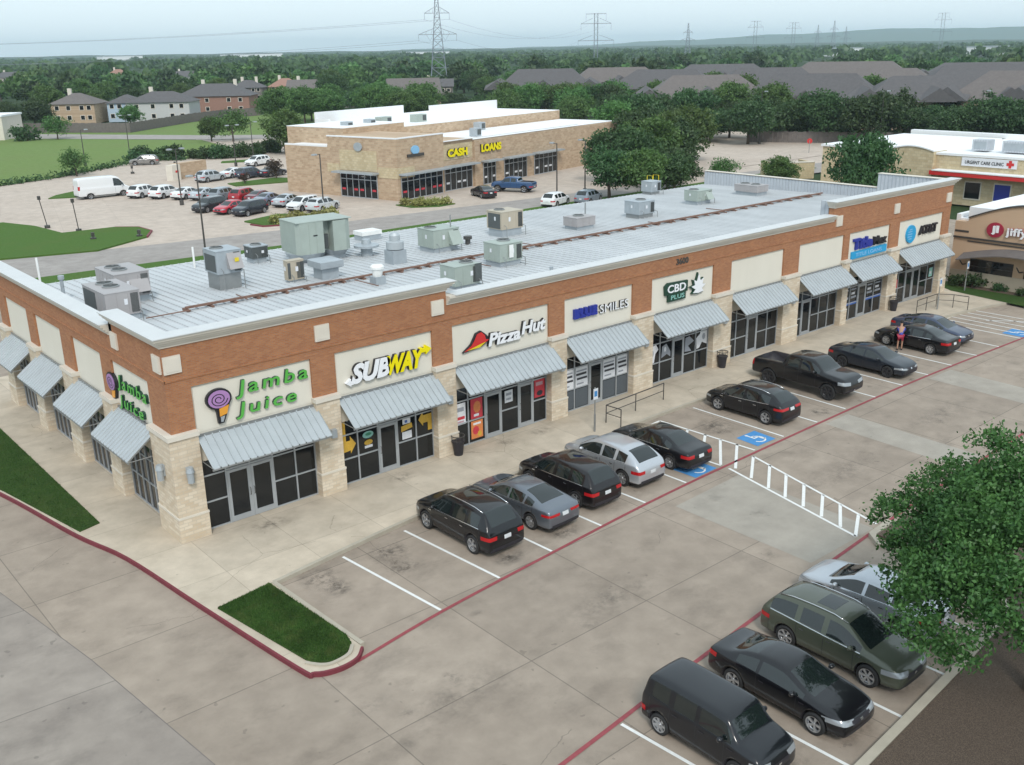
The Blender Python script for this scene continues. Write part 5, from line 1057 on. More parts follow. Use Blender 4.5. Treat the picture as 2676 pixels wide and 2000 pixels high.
# ============================================================ person beside the open door
def person(x, y, rz):
    t = thing('person', 'person in blue shirt and dark red shorts bending at the open car door', 'person', (x, y, G0), rz)
    J = [(0, 0, .93), (0, .05, 1.12), (0, .16, 1.32), (0, .22, 1.42), (0, .28, 1.50), (0, .33, 1.62), (0, .34, 1.72),
         (-.10, 0, .88), (-.12, .03, .48), (-.12, -.03, .09), (-.12, .10, .04), (.10, 0, .88), (.12, .08, .48), (.12, .05, .09), (.12, .18, .04),
         (-.19, .18, 1.36), (-.24, .24, 1.10), (-.20, .46, .98), (-.19, .53, .96), (.19, .18, 1.36), (.24, .30, 1.14), (.20, .52, 1.10), (.19, .60, 1.09)]
    E_ = [(0, 1), (1, 2), (2, 3), (3, 4), (4, 5), (5, 6), (0, 7), (7, 8), (8, 9), (9, 10), (0, 11), (11, 12), (12, 13), (13, 14), (2, 15), (15, 16), (16, 17), (17, 18), (2, 19), (19, 20), (20, 21), (21, 22)]
    Rr = [.15, .13, .15, .10, .055, .095, .085, .085, .055, .04, .035, .085, .055, .04, .035, .06, .045, .032, .03, .06, .045, .032, .03]
    for sgn_ in (-1, 1):
        w = 18 if sgn_ < 0 else 22; b = Vector(J[w])
        for f in range(5):
            off = Vector((sgn_*(.028 if f == 4 else 0)+(-.03+.02*f if f < 4 else 0), .02, 0)); k = len(J)
            J += [tuple(b+off+Vector((0, .035, -.01))), tuple(b+off+Vector((0, .065+.006*(f in (1, 2)), -.035)))]; E_ += [(w, k), (k, k+1)]; Rr += [.010, .008]
    def skin(idx, edges, grow, mat, nm, par, roots):
        mp = {a: i for i, a in enumerate(idx)}; me = bpy.data.meshes.new('p'); me.from_pydata([J[a] for a in idx], [(mp[a], mp[b]) for a, b in edges if a in mp and b in mp], [])
        def mods(o):
            s = o.modifiers.new('k', 'SKIN'); sv = o.data.skin_vertices[0].data
            for i, a in enumerate(idx): sv[i].radius = (Rr[a]*grow, Rr[a]*grow)
            sv[mp[roots]].use_root = True; s = o.modifiers.new('s', 'SUBSURF'); s.levels = 2; s.render_levels = 2
        o0 = bpy.data.objects.new('p', me); COL.objects.link(o0); bpy.context.view_layer.objects.active = o0
        sk = o0.modifiers.new('k', 'SKIN')
        if not me.skin_vertices: me.attributes
        sv = me.skin_vertices[0].data
        for i, a in enumerate(idx): sv[i].radius = (Rr[a]*grow, Rr[a]*grow*(.75 if a in (0, 1, 2) else 1))
        sv[mp[roots]].use_root = True; sb = o0.modifiers.new('s', 'SUBSURF'); sb.levels = 2; sb.render_levels = 2
        dg = bpy.context.evaluated_depsgraph_get(); dg.update(); r = bpy.data.meshes.new_from_object(o0.evaluated_get(dg)); bpy.data.objects.remove(o0)
        r.materials.clear(); r.materials.append(mat); r.polygons.foreach_set('use_smooth', [True]*len(r.polygons)); return link(nm, r, par)
    b = skin(list(range(len(J))), E_, 1., MT['skin'], 'body', t, 0)
    skin([0, 1, 2, 3, 15, 16, 19, 20], [(0, 1), (1, 2), (2, 3), (2, 15), (15, 16), (2, 19), (19, 20)], 1.12, MT['s_navy'], 'shirt', t, 1)
    J[8] = (-.115, .025, .56); J[12] = (.115, .06, .56)
    skin([0, 7, 8, 11, 12], [(0, 7), (7, 8), (0, 11), (11, 12)], 1.35, MT['s_maroon'], 'shorts', t, 0)
    m = MB(); m.lathe([(0, .13), (.06, .12), (.098, .06), (.10, .0), (.085, -.05), (.0, -.05)], (0, .31, 1.68), 14); m.obj('hair', MT['dark'], t, True)
    m = MB(); m.lathe([(0, .012), (.012, 0), (0, -.012)], (0, .435, 1.63), 6); m.obj('nose', MT['skin'], t)
    m = MB()
    for s in (-1, 1): m.box(s*.12-.045, s*.12+.045, -.07 if s < 0 else -.0, .17 if s < 0 else .24, .0, .07)
    m.obj('shoes', MT['blackplastic'], t)
person(42.68, -5.55, R(-60))
# ============================================================ other buildings
def rot2(o, ux, mbs=None):
    a = math.atan2(ux[1], ux[0]); return (o[0], o[1], 0), a
# tan shops behind: local x along its street front, y into the building
loc, ang = rot2((57.3, 69.1), (.97, .24))
b2 = thing('shop_building', 'tan stone retail block with white flat roof and yellow letter signs', 'shop building', (57.3, 69.1, G0), ang)
m = MB(); m.box(0, 9.1, .0, 11.8, 0, 7.45); m.box(9.1, 15.8, .4, 11.8, 0, 6.4); m.box(15.8, 55, .1, 11.8, 0, 6.1); m.box(.0, 4, 11.8, 19.8, 0, 6.1); m.box(15, 55, 11.8, 25, 0, 7.6)
m.obj('wall', MT['tanbrick'], b2)
m = MB(); m.box(3, 15, 11.8, 22.4, 0, 8.2); m.obj('wall', MT['tanbrick'], b2)
m = MB(); m.box(.3, 8.8, .3, 11.5, 7.2, 7.22); m.box(9.1, 54.7, .7, 11.5, 6.15, 6.17) 
m.box(.2, 3.0, 12, 19.6, 6.1, 6.16); m.box(15, 55, 11.8, 25, 7.6, 7.66); m.box(2.95, 15, 11.8, 22.45, 8.2, 8.28); m.obj('roof', MT['whiteroof'], b2)
m = MB(); m.box(11, 30, 25, 25.3, 6, 9.5); m.box(36.5, 55, 25, 25.3, 7.6, 9.1); m.box(30, 36.5, 25, 25.3, 7.6, 8.3); m.box(11, 11.3, 22.4, 25, 6, 8.6)
m.box(-.05, 9.15, -.05, .3, 7.45, 7.6); m.box(-.05, .3, .3, 11.85, 7.45, 7.6); m.box(9.1, 42, .05, .4, 6.4, 6.5); m.box(.0, .25, 11.9, 19.8, 6.1, 6.3); m.obj('parapet', MT['whiteroof'], b2)
m = MB(); m.box(-.04, 0, 3.3, 9.7, 3.4, 5.9); m.obj('stone_panel', MT['tanstone'], b2); m = MB(); m.box(-.05, 0, 9.8, 12, 3.0, 4.1); m.obj('stone_panel', MT['tanstone'], b2); m = MB(); m.box(-.06, 3.2, -.06, 0, 2.7, 4.0); m.box(-.06, 0, 0, 3.1, 2.7, 4.0); m.obj('stone_panel', MT['tanstone'], b2); m = MB(); m.box(9.4, 15.6, .34, .4, 4.0, 6.0); m.obj('stone_panel', MT['tanstone'], b2)
def shopfront(x0, x1, ax, n, y=-.02, h=3.0, doors=()):
    f = MB(); g = MB()
    for i in range(n+1):
        s = x0+(x1-x0)*i/n; (f.box(s-.05, s+.05, y-.08, y, 0, h) if ax == 'x' else f.box(y-.08, y, s-.05, s+.05, 0, h))
    for z in (.05, 2.3, h-.05): (f.box(x0, x1, y-.07, y, z-.05, z+.05) if ax == 'x' else f.box(y-.07, y, x0, x1, z-.05, z+.05))
    o = f.obj('window_frame', MT['alu'], b2)
    (g.box(x0, x1, y-.03, y+.01, .05, h-.05) if ax == 'x' else g.box(y-.03, y+.01, x0, x1, .05, h-.05)); g.obj('window_pane', MT['glass'], o)
    c = MB(); (c.box(x0-.4, x1+.4, y-1.3, y, h+.1, h+.3) if ax == 'x' else c.box(y-1.3, y, x0-.4, x1+.4, h+.1, h+.3)); c.obj('canopy', MT['greyunit'], b2)
    k = MB(); 
    for i in range(n):
        if i % 3 != 1:
            s = x0+(x1-x0)*(i+.2)/n; e = x0+(x1-x0)*(i+.8)/n; (k.box(s, e, y-.09, y-.085, .9, 1.15) if ax == 'x' else k.box(y-.09, y-.085, s, e, .9, 1.15))
    k.obj('window_poster', MT['p_red'] if x0 < 5 else MT['p_wh'], b2)
shopfront(3.4, 9.7, 'y', 6); shopfront(.6, 8.6, 'x', 7); shopfront(9.6, 15.4, 'x', 5, y=.38); shopfront(17.6, 20.4, 'x', 3, y=.08); shopfront(22.5, 28, 'x', 5, y=.08); shopfront(30, 36, 'x', 5, y=.08)
def b2p(x, y): return (57.3+x*math.cos(ang)-y*math.sin(ang), 69.1+x*math.sin(ang)+y*math.cos(ang))
D2 = ((math.cos(ang), math.sin(ang), 0), (0, 0, 1), (math.sin(ang), -math.cos(ang), 0)); W2 = ((math.sin(ang), -math.cos(ang), 0), (0, 0, 1), (-math.cos(ang), -math.sin(ang), 0))
q = b2p(10.1, .33); sgn('shop_sign', 'yellow block letters above the dark shopfront of the tan block, left pair', backed('CASH', 1.05, (q[0], q[1], 4.2), D2, MT['s_yellow'], MT['s_black'], depth=.2, width=4.2, bold=.06), (q[0], q[1], 4.2))
q = b2p(17.0, .05); sgn('shop_sign', 'yellow block letters above the white poster shopfront of the tan block, right pair', backed('LOANS', 1.05, (q[0], q[1], 4.3), D2, MT['s_yellow'], MT['s_black'], depth=.2, width=4.6, bold=.06), (q[0], q[1], 4.3))
q = b2p(3.4, -.02); m = MB(); poly3(m, ell(0, .9, .75, .55, 14), (q[0], q[1], 4.9), *D2, .15); m2 = MB(); poly3(m2, rc(-1.5, 1.6, .0, .35), (q[0], q[1], 5.0), *D2, .18)
sgn('shop_sign', 'slate blue dome emblem over a dark bar on the tan block', [('emblem', m, MT['s_paleblue']), ('bar', m2, MT['steel'])], (q[0], q[1], 4.9))
q = b2p(-.05, 6.3); m = MB(); poly3(m, ell(0, .6, .7, .55, 14), (q[0], q[1], 5.6), *W2, .15); sgn('shop_sign', 'round slate blue emblem on the left flank of the tan block', [('emblem', m, MT['greyunit'])], (q[0], q[1], 5.6))
for i, (x, y, z) in enumerate([(7, 15, 7.6), (12, 15.5, 7.6), (16.5, 17, 7.6), (23, 16, 7.6), (20.5, 3.5, 6.15), (30, 10, 6.15)]):
    q = b2p(x, y); t = thing('air_conditioner', ['small pale unit at the left of the tan block roof', 'pale unit second from left on the tan block roof', 'wide unit with a dark coil on the tan block roof', 'long glassy grey unit on the tan block roof', 'low grey unit behind the right yellow sign', 'far unit on the tan block roof'][i], 'roof unit', (q[0], q[1], G0+z), ang, 'roof units of the tan block')
    s = [1.2, 1.2, 2.2, 2.4, 1.2, 1.4][i]; m = MB(); m.box(-s/2, s/2, -.6, .6, .05, 1.15); m.obj('cabinet', MT['greenunit'] if i in (2, 3) else MT['greyunit'], t); MB().box(s/2-.9, s/2-.1, -.62, -.6, .25, 1.0).obj('coil', MT['coil'], t)

# ochre service garage on the right, west front
jl = thing('service_garage', 'ochre stucco garage with arched parapet and dark roller doors', 'garage building', (61.7, 1.5, G0))
m = MB(); prof = [(1.6, 0), (1.6, 4.9), (-.7+1.6-1.7, 4.9)]
ypts = [(1.5, 4.9), (1.0, 4.9), (1.0, 5.0)] 
def arch(y): 
    return 5.15+1.25*max(0, math.cos((y+4.6)/4.6*math.pi/2))**1.0 if abs(y+4.6) < 4.6 else 5.15
pts = [(1.0, 0.), (1.0, 4.85), (.05, 4.85)] + [(y, arch(y)) for y in np.linspace(0, -9.2, 22)] + [(-9.3, 4.85), (-22, 4.85), (-22, 0)]
for s0, s1 in ((0., .5),):
    n = len(pts); vs = [(s0, y-1.5, z) for y, z in pts]+[(s1, y-1.5, z) for y, z in pts]
    m.add(vs, [tuple(range(n)), tuple(range(n, 2*n))[::-1]]+[(i, n+i, n+(i+1) % n, (i+1) % n) for i in range(n)])
m.obj('front_wall', MT['beige'], jl)
m = MB(); m.box(.5, 16, -23.4, -.6, 0, 4.7); m.obj('wall', MT['beigedk'], jl); m = MB(); m.box(.5, 16, -23.4, -.6, 4.72, 5.0); m.box(.52, 15.9, -.62, -.3, 4.72, 5.3); m.box(.5, 16, -10.3, -1.2, 5.0, 5.9); m.obj('roof', MT['whiteroof'], jl)
m = MB(); m.box(-.1, 0, -23.4, -.6, 0, 1.2); m.obj('base_band', MT['tanunit'], jl)
m = MB(); m.box(-.12, 0, -23.4, -.5, 3.62, 3.74); m.box(-.05, 0, -23.4, -1.6, 3.4, 3.48)
for i in range(21):
    y0, y1 = -1.5-9.2*i/21, -1.5-9.2*(i+1)/21; za, zb_ = arch(y0+1.5), arch(y1+1.5)
    m.add([(-.12, y0, za), (-.12, y1, zb_), (-.12, y1, zb_+.1), (-.12, y0, za+.1), (.55, y0, za), (.55, y1, zb_), (.55, y1, zb_+.1), (.55, y0, za+.1)], [(0, 1, 2, 3), (3, 2, 6, 7), (0, 4, 5, 1), (4, 7, 6, 5)])
m.obj('trim', MT['steel'], jl)
for i, (a, b) in enumerate([(-2.0, -5.2), (-6.0, -9.2), (-10.2, -13.4), (-14.4, -17.6)]):
    d = MB(); d.box(-.04, 0, b, a, .02, 2.15); d.obj('roller_door', MT['glass'], jl); m = MB()
    for z in (.02, .55, 1.08, 1.6, 2.12): m.box(-.07, -.04, b, a, z, z+.05)
    m.obj('door_rail', MT['steel'], jl)
m = MB(); n = 16
for i in range(n):
    y0, y1 = -1.4-8.6*i/n, -1.4-8.6*(i+1)/n; f_ = lambda y: 2.5+.75*max(0, math.cos((y+5.7)/4.4*math.pi/2))
    m.add([(-1.2, y0, f_(y0)-.35), (-1.2, y1, f_(y1)-.35), (0, y1, f_(y1)), (0, y0, f_(y0)), (-1.2, y0, f_(y0)-.42), (-1.2, y1, f_(y1)-.42), (0, y1, f_(y1)-.07), (0, y0, f_(y0)-.07)], [(0, 1, 2, 3), (7, 6, 5, 4), (0, 4, 5, 1)])
m.obj('canopy', MT['houseroof2'], jl)
m = MB()
for y in (-1.7, -3.8, -5.9, -8.0): m.tube([(-1.15, y, 2.2), (-.6, y, 1.75), (0, y, 1.7)], .05, 5)
m.obj('bracket', MT['steel'], jl); MB().box(-.03, 0, -1.6, -.55+.0, 4.05, 4.2).obj('vent', MT['steel'], jl)
m = MB(); poly3(m, ell(0, 0, .62, .55, 20), (61.68, -2.05, 4.35), *WX, .1); f = MB(); place_text(f, 'jl', .7, (61.56, -1.8, 4.0), *WX, .03, width=.55, bold=.05)
sgn('shop_sign', 'round maroon emblem with white and maroon lower case lettering on the arched ochre wall', [('emblem', m, MT['s_maroon']), ('emblem_letters', f, MT['s_signwhite'])]+backed('jiffy', .75, (61.68, -2.85, 3.9), WX, MT['s_signwhite'], MT['s_maroon'], width=1.6, bold=.03)+backed('lube', .62, (61.68, -4.6, 4.0), WX, MT['s_signwhite'], MT['s_maroon'], width=1.5, bold=.0), (61.68, -2.0, 3.9))
struct('garage_lawn', sheet([(60.6, 4), (61.6, 2), (61.5, -24), (58.6, -24), (57.9, -6.4), (58.9, -.6), (60.0, 1.0)], .012), MT['grass'])
struct('mulch_strip', sheet([(61.5, .8), (61.5, -22), (60.7, -22), (60.6, .3)], .02), MT['mulch'])

# pale stone clinic behind it with a red canopy
loc, ang3 = (100, 10.), 0
b3 = thing('clinic_building', 'pale stone building with a long red canopy and white roof', 'shop building', (100, 0, G0)); b3h = lambda v: v
m = MB(); m.box(0, 22, -30, 24, 0, 5.4); m.box(0, 20, 24, 37.2, 0, 5.5)
n_ = 14; pv = [(22.4+5.4*i/n_, 5.75+.45*math.sin(math.pi*i/n_)) for i in range(n_+1)]; pl = [(27.8, 0), (22.4, 0)]+pv; k_ = len(pl)
m.add([(-.6, y, z) for y, z in pl]+[(2.5, y, z) for y, z in pl], [tuple(range(k_)), tuple(range(k_, 2*k_))[::-1]]+[(i, k_+i, k_+(i+1) % k_, (i+1) % k_) for i in range(k_)]); m.obj('wall', MT['tanstone'], b3)
m = MB(); m.box(-.1, 22, -30, 24, 5.4, 5.65); m.box(-.2, 20, 24.01, 37.4, 5.5, 5.75); m.box(21, 22, -30, 37, 5.66, 6.2)
for (ya, za), (yb_, zb_) in zip(pv, pv[1:]): m.add([(x_, y_, z_+d_) for x_ in (-.72, 2.6) for y_, z_ in ((ya, za), (yb_, zb_)) for d_ in (0.002, .14)], [(0, 1, 3, 2), (4, 6, 7, 5), (1, 5, 7, 3), (0, 2, 6, 4), (0, 4, 5, 1), (2, 3, 7, 6)])
m.obj('roof', MT['whiteroof'], b3)
m = MB(); m.box(-1.5, 0, -30, 22.3, 3.3, 3.75); m.obj('canopy', MT['s_signred'], b3); MB().box(-1.55, 0, -30, 22.0, 3.75, 3.86).obj('canopy_cap', MT['whiteroof'], b3)
for i in range(8):
    y = 18.7-i*3.3; w = MB(); w.box(-.06, 0, y-1.95, y, .7, 2.75); o = w.obj('window_frame', MT['trim'], b3); MB().box(-.08, -.06, y-1.82, y-.12, .84, 2.6).obj('window_pane', MT['glass'] if i != 1 else MT['s_navy'], o)
f = MB(); place_text(f, 'URGENT CARE CLINIC', .36, (99.84, 18.9, 4.5), *WX, .02, width=4.3, bold=.01); g = MB(); poly3(g, [(x, z) for x, z in [(-.15, -.4), (.15, -.4), (.15, -.15), (.4, -.15), (.4, .15), (.15, .15), (.15, .4), (-.15, .4), (-.15, .15), (-.4, .15), (-.4, -.15), (-.15, -.15)]], (99.84, 13.9, 4.72), *WX, .02)
m = MB(); m.box(99.86, 99.98, 13.2, 19.3, 4.25, 5.18); sgn('shop_sign', 'long white sign board with dark letters and a red cross', [('sign_board', m, MT['p_wh']), ('lettering', f, MT['steel']), ('cross', g, MT['s_signred'])], (99.9, 12, 4.3))
for i, (y, w_) in enumerate([(19.0, 1.8), (14.8, 3.4)]):
    t = thing('air_conditioner', ['small blue grey unit on the clinic roof', 'long blue grey unit on the clinic roof'][i], 'roof unit', (104, y, G0+5.7)); MB().box(-.8, .8, -w_/2, w_/2, .1, 1.3).obj('cabinet', MT['screen'], t); MB().box(-.82, -.8, -w_/2+.2, w_/2-.2, .3, 1.1).obj('coil', MT['greyunit'], t)
# screened bin store
t = thing('bin_enclosure', 'low pale stone wall enclosure beyond the dark round tree', 'wall', (107, 46, G0), R(-30)); m = MB(); m.box(-3, 3, -.2, .2, 0, 2.2); m.box(-3, -2.6, .2, 4, 0, 2.2); m.box(2.6, 3, .2, 4, 0, 2.2); m.obj('wall', MT['tanstone'], t); MB().box(-3.05, 3.05, -.25, .25, 2.2, 2.32).obj('cap', MT['trim'], t)
struct('side_lot', MB().add([(90, 30, -.1), (99.5, 30, -.1), (99.5, 60, -.1), (92, 58, -.1), (160, 60, -.1), (150, 88, -.1), (112, 72, -.1)], [(0, 1, 2, 3), (3, 2, 4, 5, 6)]), MT['rearlot'])
# monument wall in the rear lot
t = thing('monument_sign', 'stone walled sign block with a small red mark in the rear car park', 'sign', (48.6, 113.5, G0), R(22)); m = MB(); m.box(-2.2, 4.5, -.5, .5, 0, 2.3); m.obj('wall', MT['tanbrick'], t); m = MB(); m.box(-3.6, -2.0, -1.6, -.3, 0, 2.3); m.obj('panel', MT['trim'], t); MB().box(-3.0, -2.4, -1.63, -1.6, 1.2, 1.5).obj('mark', MT['s_signred'], t)
# pale block at the left edge
t = thing('stucco_building', 'plain beige building cut by the left edge', 'building', (50, 214, -.1), R(-35)); m = MB(); m.box(-22, 0, 0, 12, 0, 5.0); m.obj('wall', MT['trim'], t); MB().box(-22.2, .2, -.2, 12.2, 5.0, 5.4).obj('roof', MT['whiteroof'], t)
for i in range(4): MB().box(-3.2-i*4.5, -2.9-i*4.5, -.08, 0, 0, 4.6).obj('pilaster', MT['tanunit'], t)

# ---- houses
HB = [MT['tanbrick'], flat('pale_siding', (.50, .50, .49), .8), flat('red_house_brick', (.30, .17, .13), .9, var=.2), flat('pale_blue_siding', (.42, .52, .62), .8), flat('cream_siding', (.62, .57, .48), .8), flat('pink_siding', (.46, .40, .38), .85)]
def house(name, x, y, rz, w, d, h, rh, wall, roof, label, ch=1, gable=False, wins=True, cat='house'):
    t = thing(name, label, cat, (x, y, -.2), R(rz)); MB().box(-w/2, w/2, -d/2, d/2, 0, h).obj('wall', wall, t); e = .5; m = MB(); i = (0 if gable else min(w, d)/2)
    if w >= d: rr = [(-w/2-e+i+(0 if gable else 0), 0, h+rh), (w/2+e-i, 0, h+rh)]
    else: rr = [(0, -d/2-e+i, h+rh), (0, d/2+e-i, h+rh)]
    c = [(-w/2-e, -d/2-e, h-.15), (w/2+e, -d/2-e, h-.15), (w/2+e, d/2+e, h-.15), (-w/2-e, d/2+e, h-.15)]
    if w >= d: m.add(c+rr, [(0, 1, 5, 4), (1, 2, 5), (2, 3, 4, 5), (3, 0, 4), (3, 2, 1, 0)])
    else: m.add(c+rr, [(0, 1, 4), (1, 2, 5, 4), (2, 3, 5), (3, 0, 4, 5), (3, 2, 1, 0)])
    ro = m.obj('roof', roof, t)
    for k in range(ch):
        cx = (-.2+.45*k)*w; MB().box(cx-.5, cx+.5, -.4+d*.1, .4+d*.1, h+rh*.3, h+rh+1.2).obj('chimney', MT['trim'], ro)
    if wins:
        for s in (-1,):
            for zz in ([1.0, 3.6] if h > 4.6 else [1.0]):
                for fx in (-.34, -.08, .22, .38):
                    f = MB(); f.box(fx*w-.65, fx*w+.65, -d/2-.06, -d/2, zz, zz+1.3); o = f.obj('window_frame', MT['trim'], t); MB().box(fx*w-.5, fx*w+.5, -d/2-.08, -d/2-.06, zz+.12, zz+1.18).obj('window_pane', MT['glass'], o)
    return t
hd = -38
house('house', 83, 263, hd, 12, 11, 5.4, 2.6, HB[0], MT['houseroof2'], 'tan brick two storey house, leftmost behind the wooden fence')
house('house', 102, 250, hd, 17, 12, 5.4, 2.6, HB[1], MT['houseroof'], 'pale grey sided house behind the bend of the wooden fence')
house('house', 95, 259, hd, 8, 10, 5.2, 2.0, HB[3], MT['houseroof'], 'pale blue sided house wing left of the pale grey house', ch=0)
house('house', 128, 271, hd, 22, 14, 5.5, 3.4, HB[2], MT['houseroof'], 'wide red brick house right of the pale grey house', ch=2)
house('house', 169, 289, hd, 11, 10, 5.6, 3.0, HB[5], MT['houseroof2'], 'pink grey gabled house between round trees', gable=True)
house('house', 188, 338, hd, 12, 10, 5.0, 3.0, HB[0], HB[2], 'small house with a rust red roof beyond the pink grey one')
house('house', 172, 338, hd, 12, 10, 5.2, 2.6, MT['wood'], MT['houseroof'], 'dark house with two white chimneys', ch=2)
house('house', 168, 222, -28, 15, 11, 5.6, 4.2, HB[0], MT['houseroof2'], 'brown gabled brick house behind the tan shops', gable=True, ch=0)
house('house', 232, 640, hd, 14, 12, 5.2, 4.0, HB[4], HB[2], 'distant house with an orange roof above the trees', ch=1)
house('house', 180, 690, hd, 20, 12, 5.2, 3.4, HB[5], MT['houseroof'], 'distant grey roofed house at the upper left')
house('house', 243, 560, hd, 22, 12, 5.2, 3.0, HB[1], MT['houseroof'], 'distant grey roofed house half sunk in trees')
house('house', 206, 262, hd, 12, 10, 5.6, 2.4, MT['wood'], MT['houseroof'], 'dark gabled house with one tall white chimney', gable=True)
def P_(x, y, dist=None): return (x, y)
apt = 'grey roofed apartment blocks beyond the tree belt'
APL = ['nearest apartment block, left one, its eave just over the tree belt', 'front row apartment block, second from left, over the tree belt', 'nearest apartment block, third from left in the front row', 'nearest apartment block cut by the right edge', 'second row apartment block at the left end', 'second row apartment block with a long dark ridge, second from left', 'second row apartment block, third from left', 'second row apartment block at the right end', 'back row apartment block, left one', 'back row apartment block, middle one', 'back row apartment block, right one', 'long low apartment roof behind the tan shops', 'apartment roof between the pylon and the grey blocks']
for i, (x, y, rz, w, d, h, rh) in enumerate([(168, 111, -43, 46, 18, 6, 5.2), (178, 90, -67, 50, 18, 5.6, 5.8), (188, 70, -50, 46, 18, 6, 4.8), (195, 54, -73, 44, 18, 6.2, 5.5), (208, 157, -63, 50, 18, 6, 5.2), (222, 133, -45, 50, 18, 5.6, 5.8), (240, 112, -68, 56, 18, 6, 4.8), (250, 88, -51, 54, 18, 6.2, 5.5), (271, 187, -47, 60, 20, 6, 5.2), (299, 156, -65, 70, 20, 5.6, 5.8), (314, 116, -57, 70, 20, 6, 4.8), (190, 187, -47, 46, 16, 6.2, 5.5), (226, 193, -36, 50, 16, 6, 5.2)]):
    t = house('apartment_block', -12.6+(x+12.6)*1.06, -34.3+(y+34.3)*1.06, rz, w*.62, d*.8, h, rh, HB[0], MT['houseroof'] if i % 3 else MT['houseroof2'], APL[i], ch=0, wins=False, cat='apartment block')
    t['group'] = apt
    m = MB()
    for k in range(-1, 2):
        m.add([(k*w*.3-4, -d/2-1.2, h-.2), (k*w*.3+4, -d/2-1.2, h-.2), (k*w*.3, -d/2-1.2, h+2.6), (k*w*.3, 0, h+2.6+.4), (k*w*.3-4, -d/2+3, h+1.0), (k*w*.3+4, -d/2+3, h+1.0)], [(0, 1, 2), (0, 2, 3, 4), (1, 5, 3, 2)])
    m.obj('gable', MT['houseroof'], t); f = MB()
    for k in range(int(w/5)): f.box(-w/2+2+k*5, -w/2+3.4+k*5, -d/2-.07, -d/2, 3.6, 4.9)
    f.obj('window', MT['glass'], t)
for i, (x, y, w, d, h) in enumerate([(560, 2500, 50, 40, 13), (860, 2350, 90, 40, 15), (1060, 2100, 120, 60, 15), (1350, 1850, 110, 40, 13), (1250, 750, 55, 30, 10), (1180, 520, 40, 30, 10)]):
    t = thing('warehouse', ['pale warehouse on the horizon at the far left', 'pale warehouse with a dark stripe on the horizon', 'long white warehouse left of the big pylon', 'pale shed on the horizon left of the twin mast pylon', 'white warehouse on the horizon right of centre', 'small white warehouse among the far trees at the right'][i], 'warehouse', (x, y, 0)); MB().box(-w/2, w/2, -d/2, d/2, 0, h).obj('wall', MT['whiteroof'], t); MB().box(-w/2-.5, w/2+.5, -d/2-.5, d/2+.5, h, h+1).obj('roof', MT['greyunit'], t)
# wooden fences
def fence(pts, h, label):
    m = MB(); t = thing('wooden_fence', label, 'fence', (pts[0][0], pts[0][1], -.15))
    for (x0, y0), (x1, y1) in zip(pts, pts[1:]):
        d = Vector((x1-x0, y1-y0)); L = d.length; d.normalize(); n = int(L/.9); nn = Vector((-d.y, d.x))*.04
        for i in range(n):
            a = Vector((x0, y0))+d*(L*i/n)-Vector(pts[0]); b = a+d*(L/n*.97); hh = h+((i*37) % 5)*.03
            m.add([(a.x-nn.x, a.y-nn.y, 0), (b.x-nn.x, b.y-nn.y, 0), (b.x+nn.x, b.y+nn.y, 0), (a.x+nn.x, a.y+nn.y, 0), (a.x-nn.x, a.y-nn.y, hh), (b.x-nn.x, b.y-nn.y, hh), (b.x+nn.x, b.y+nn.y, hh), (a.x+nn.x, a.y+nn.y, hh)], [(4, 5, 6, 7), (0, 1, 5, 4), (2, 3, 7, 6), (0, 4, 7, 3), (1, 2, 6, 5)])
    m.obj('boards', MT['wood'], t)
fence([(50, 252), (62, 233), (78, 213), (104, 237), (120, 248), (130, 247)], 2.2, 'weathered wooden fence in front of the houses')
fence([(150, 262), (175, 258), (190, 250)], 2.2, 'dark fence below the pink grey house')
fence([(148, 84), (163, 58), (172, 30), (176, 10)], 2.0, 'dark fence under the tree belt at the right')

# ---- lamp posts and poles
def lamp(x, y, h, arms, label, rz=0.):
    t = thing('street_lamp', label, 'street lamp', (x, y, G0), R(rz), 'lamp posts of the car parks'); m = MB(); m.cyl((0, 0), .25, 0, .6, 10); m.cyl((0, 0), .09, .6, h, 8, r2=.06); 
    for s in arms: m.tube([(0, 0, h-.05), (s*.8, 0, h-.02)], .035, 5)
    m.obj('post', MT['steel'], t)
    for s in arms: MB().box(min(s*.6, s*1.15), max(s*.6, s*1.15), -.2, .2, h-.08, h+.08).obj('lamp_head', MT['greyunit'], t)
lamp(24.9, 53.3, 7.4, (1,), 'slim lamp post on the rear verge behind the roof', 200); lamp(46.4, 68.6, 6.6, (-1,), 'lamp post at the left flank of the tan shops', 14)
lamp(36.8, 86.5, 6.8, (-1, 1), 'twin arm lamp post amid the crowded car rows', 10); lamp(61.5, 122.5, 6.6, (-1, 1), 'lamp post between the far lot and the hedge', 0); lamp(67, 127, 6.6, (1,), 'lamp post beside the round tree at the hedge end', 0)
lamp(56.7, 156.7, 7.2, (-1, 1), 'lamp post at the edge of the field behind the old estate car', 0); lamp(72.9, 57.1, 6.6, (1,), 'lamp post by the road in front of the tan shops, left one', 90); lamp(78.0, 57.3, 6.6, (1,), 'lamp post by the road in front of the tan shops, right one', 90)
lamp(44.0, 143, 6.0, (1,), 'thin lamp post at the rim of the field above the small ragged tree', 0); lamp(96, 27, 7.2, (-1,), 'pale lamp post in front of the clinic wall', 0)
for i, (x, y) in enumerate([(146, 80), (157, 62), (165, 48), (170, 30)]): lamp(x, y, 9.5, (-1,), ['lamp post against the tree belt, left of four', 'lamp post against the tree belt, second of four', 'lamp post against the tree belt, third of four', 'lamp post against the tree belt, right of four'][i], 90)
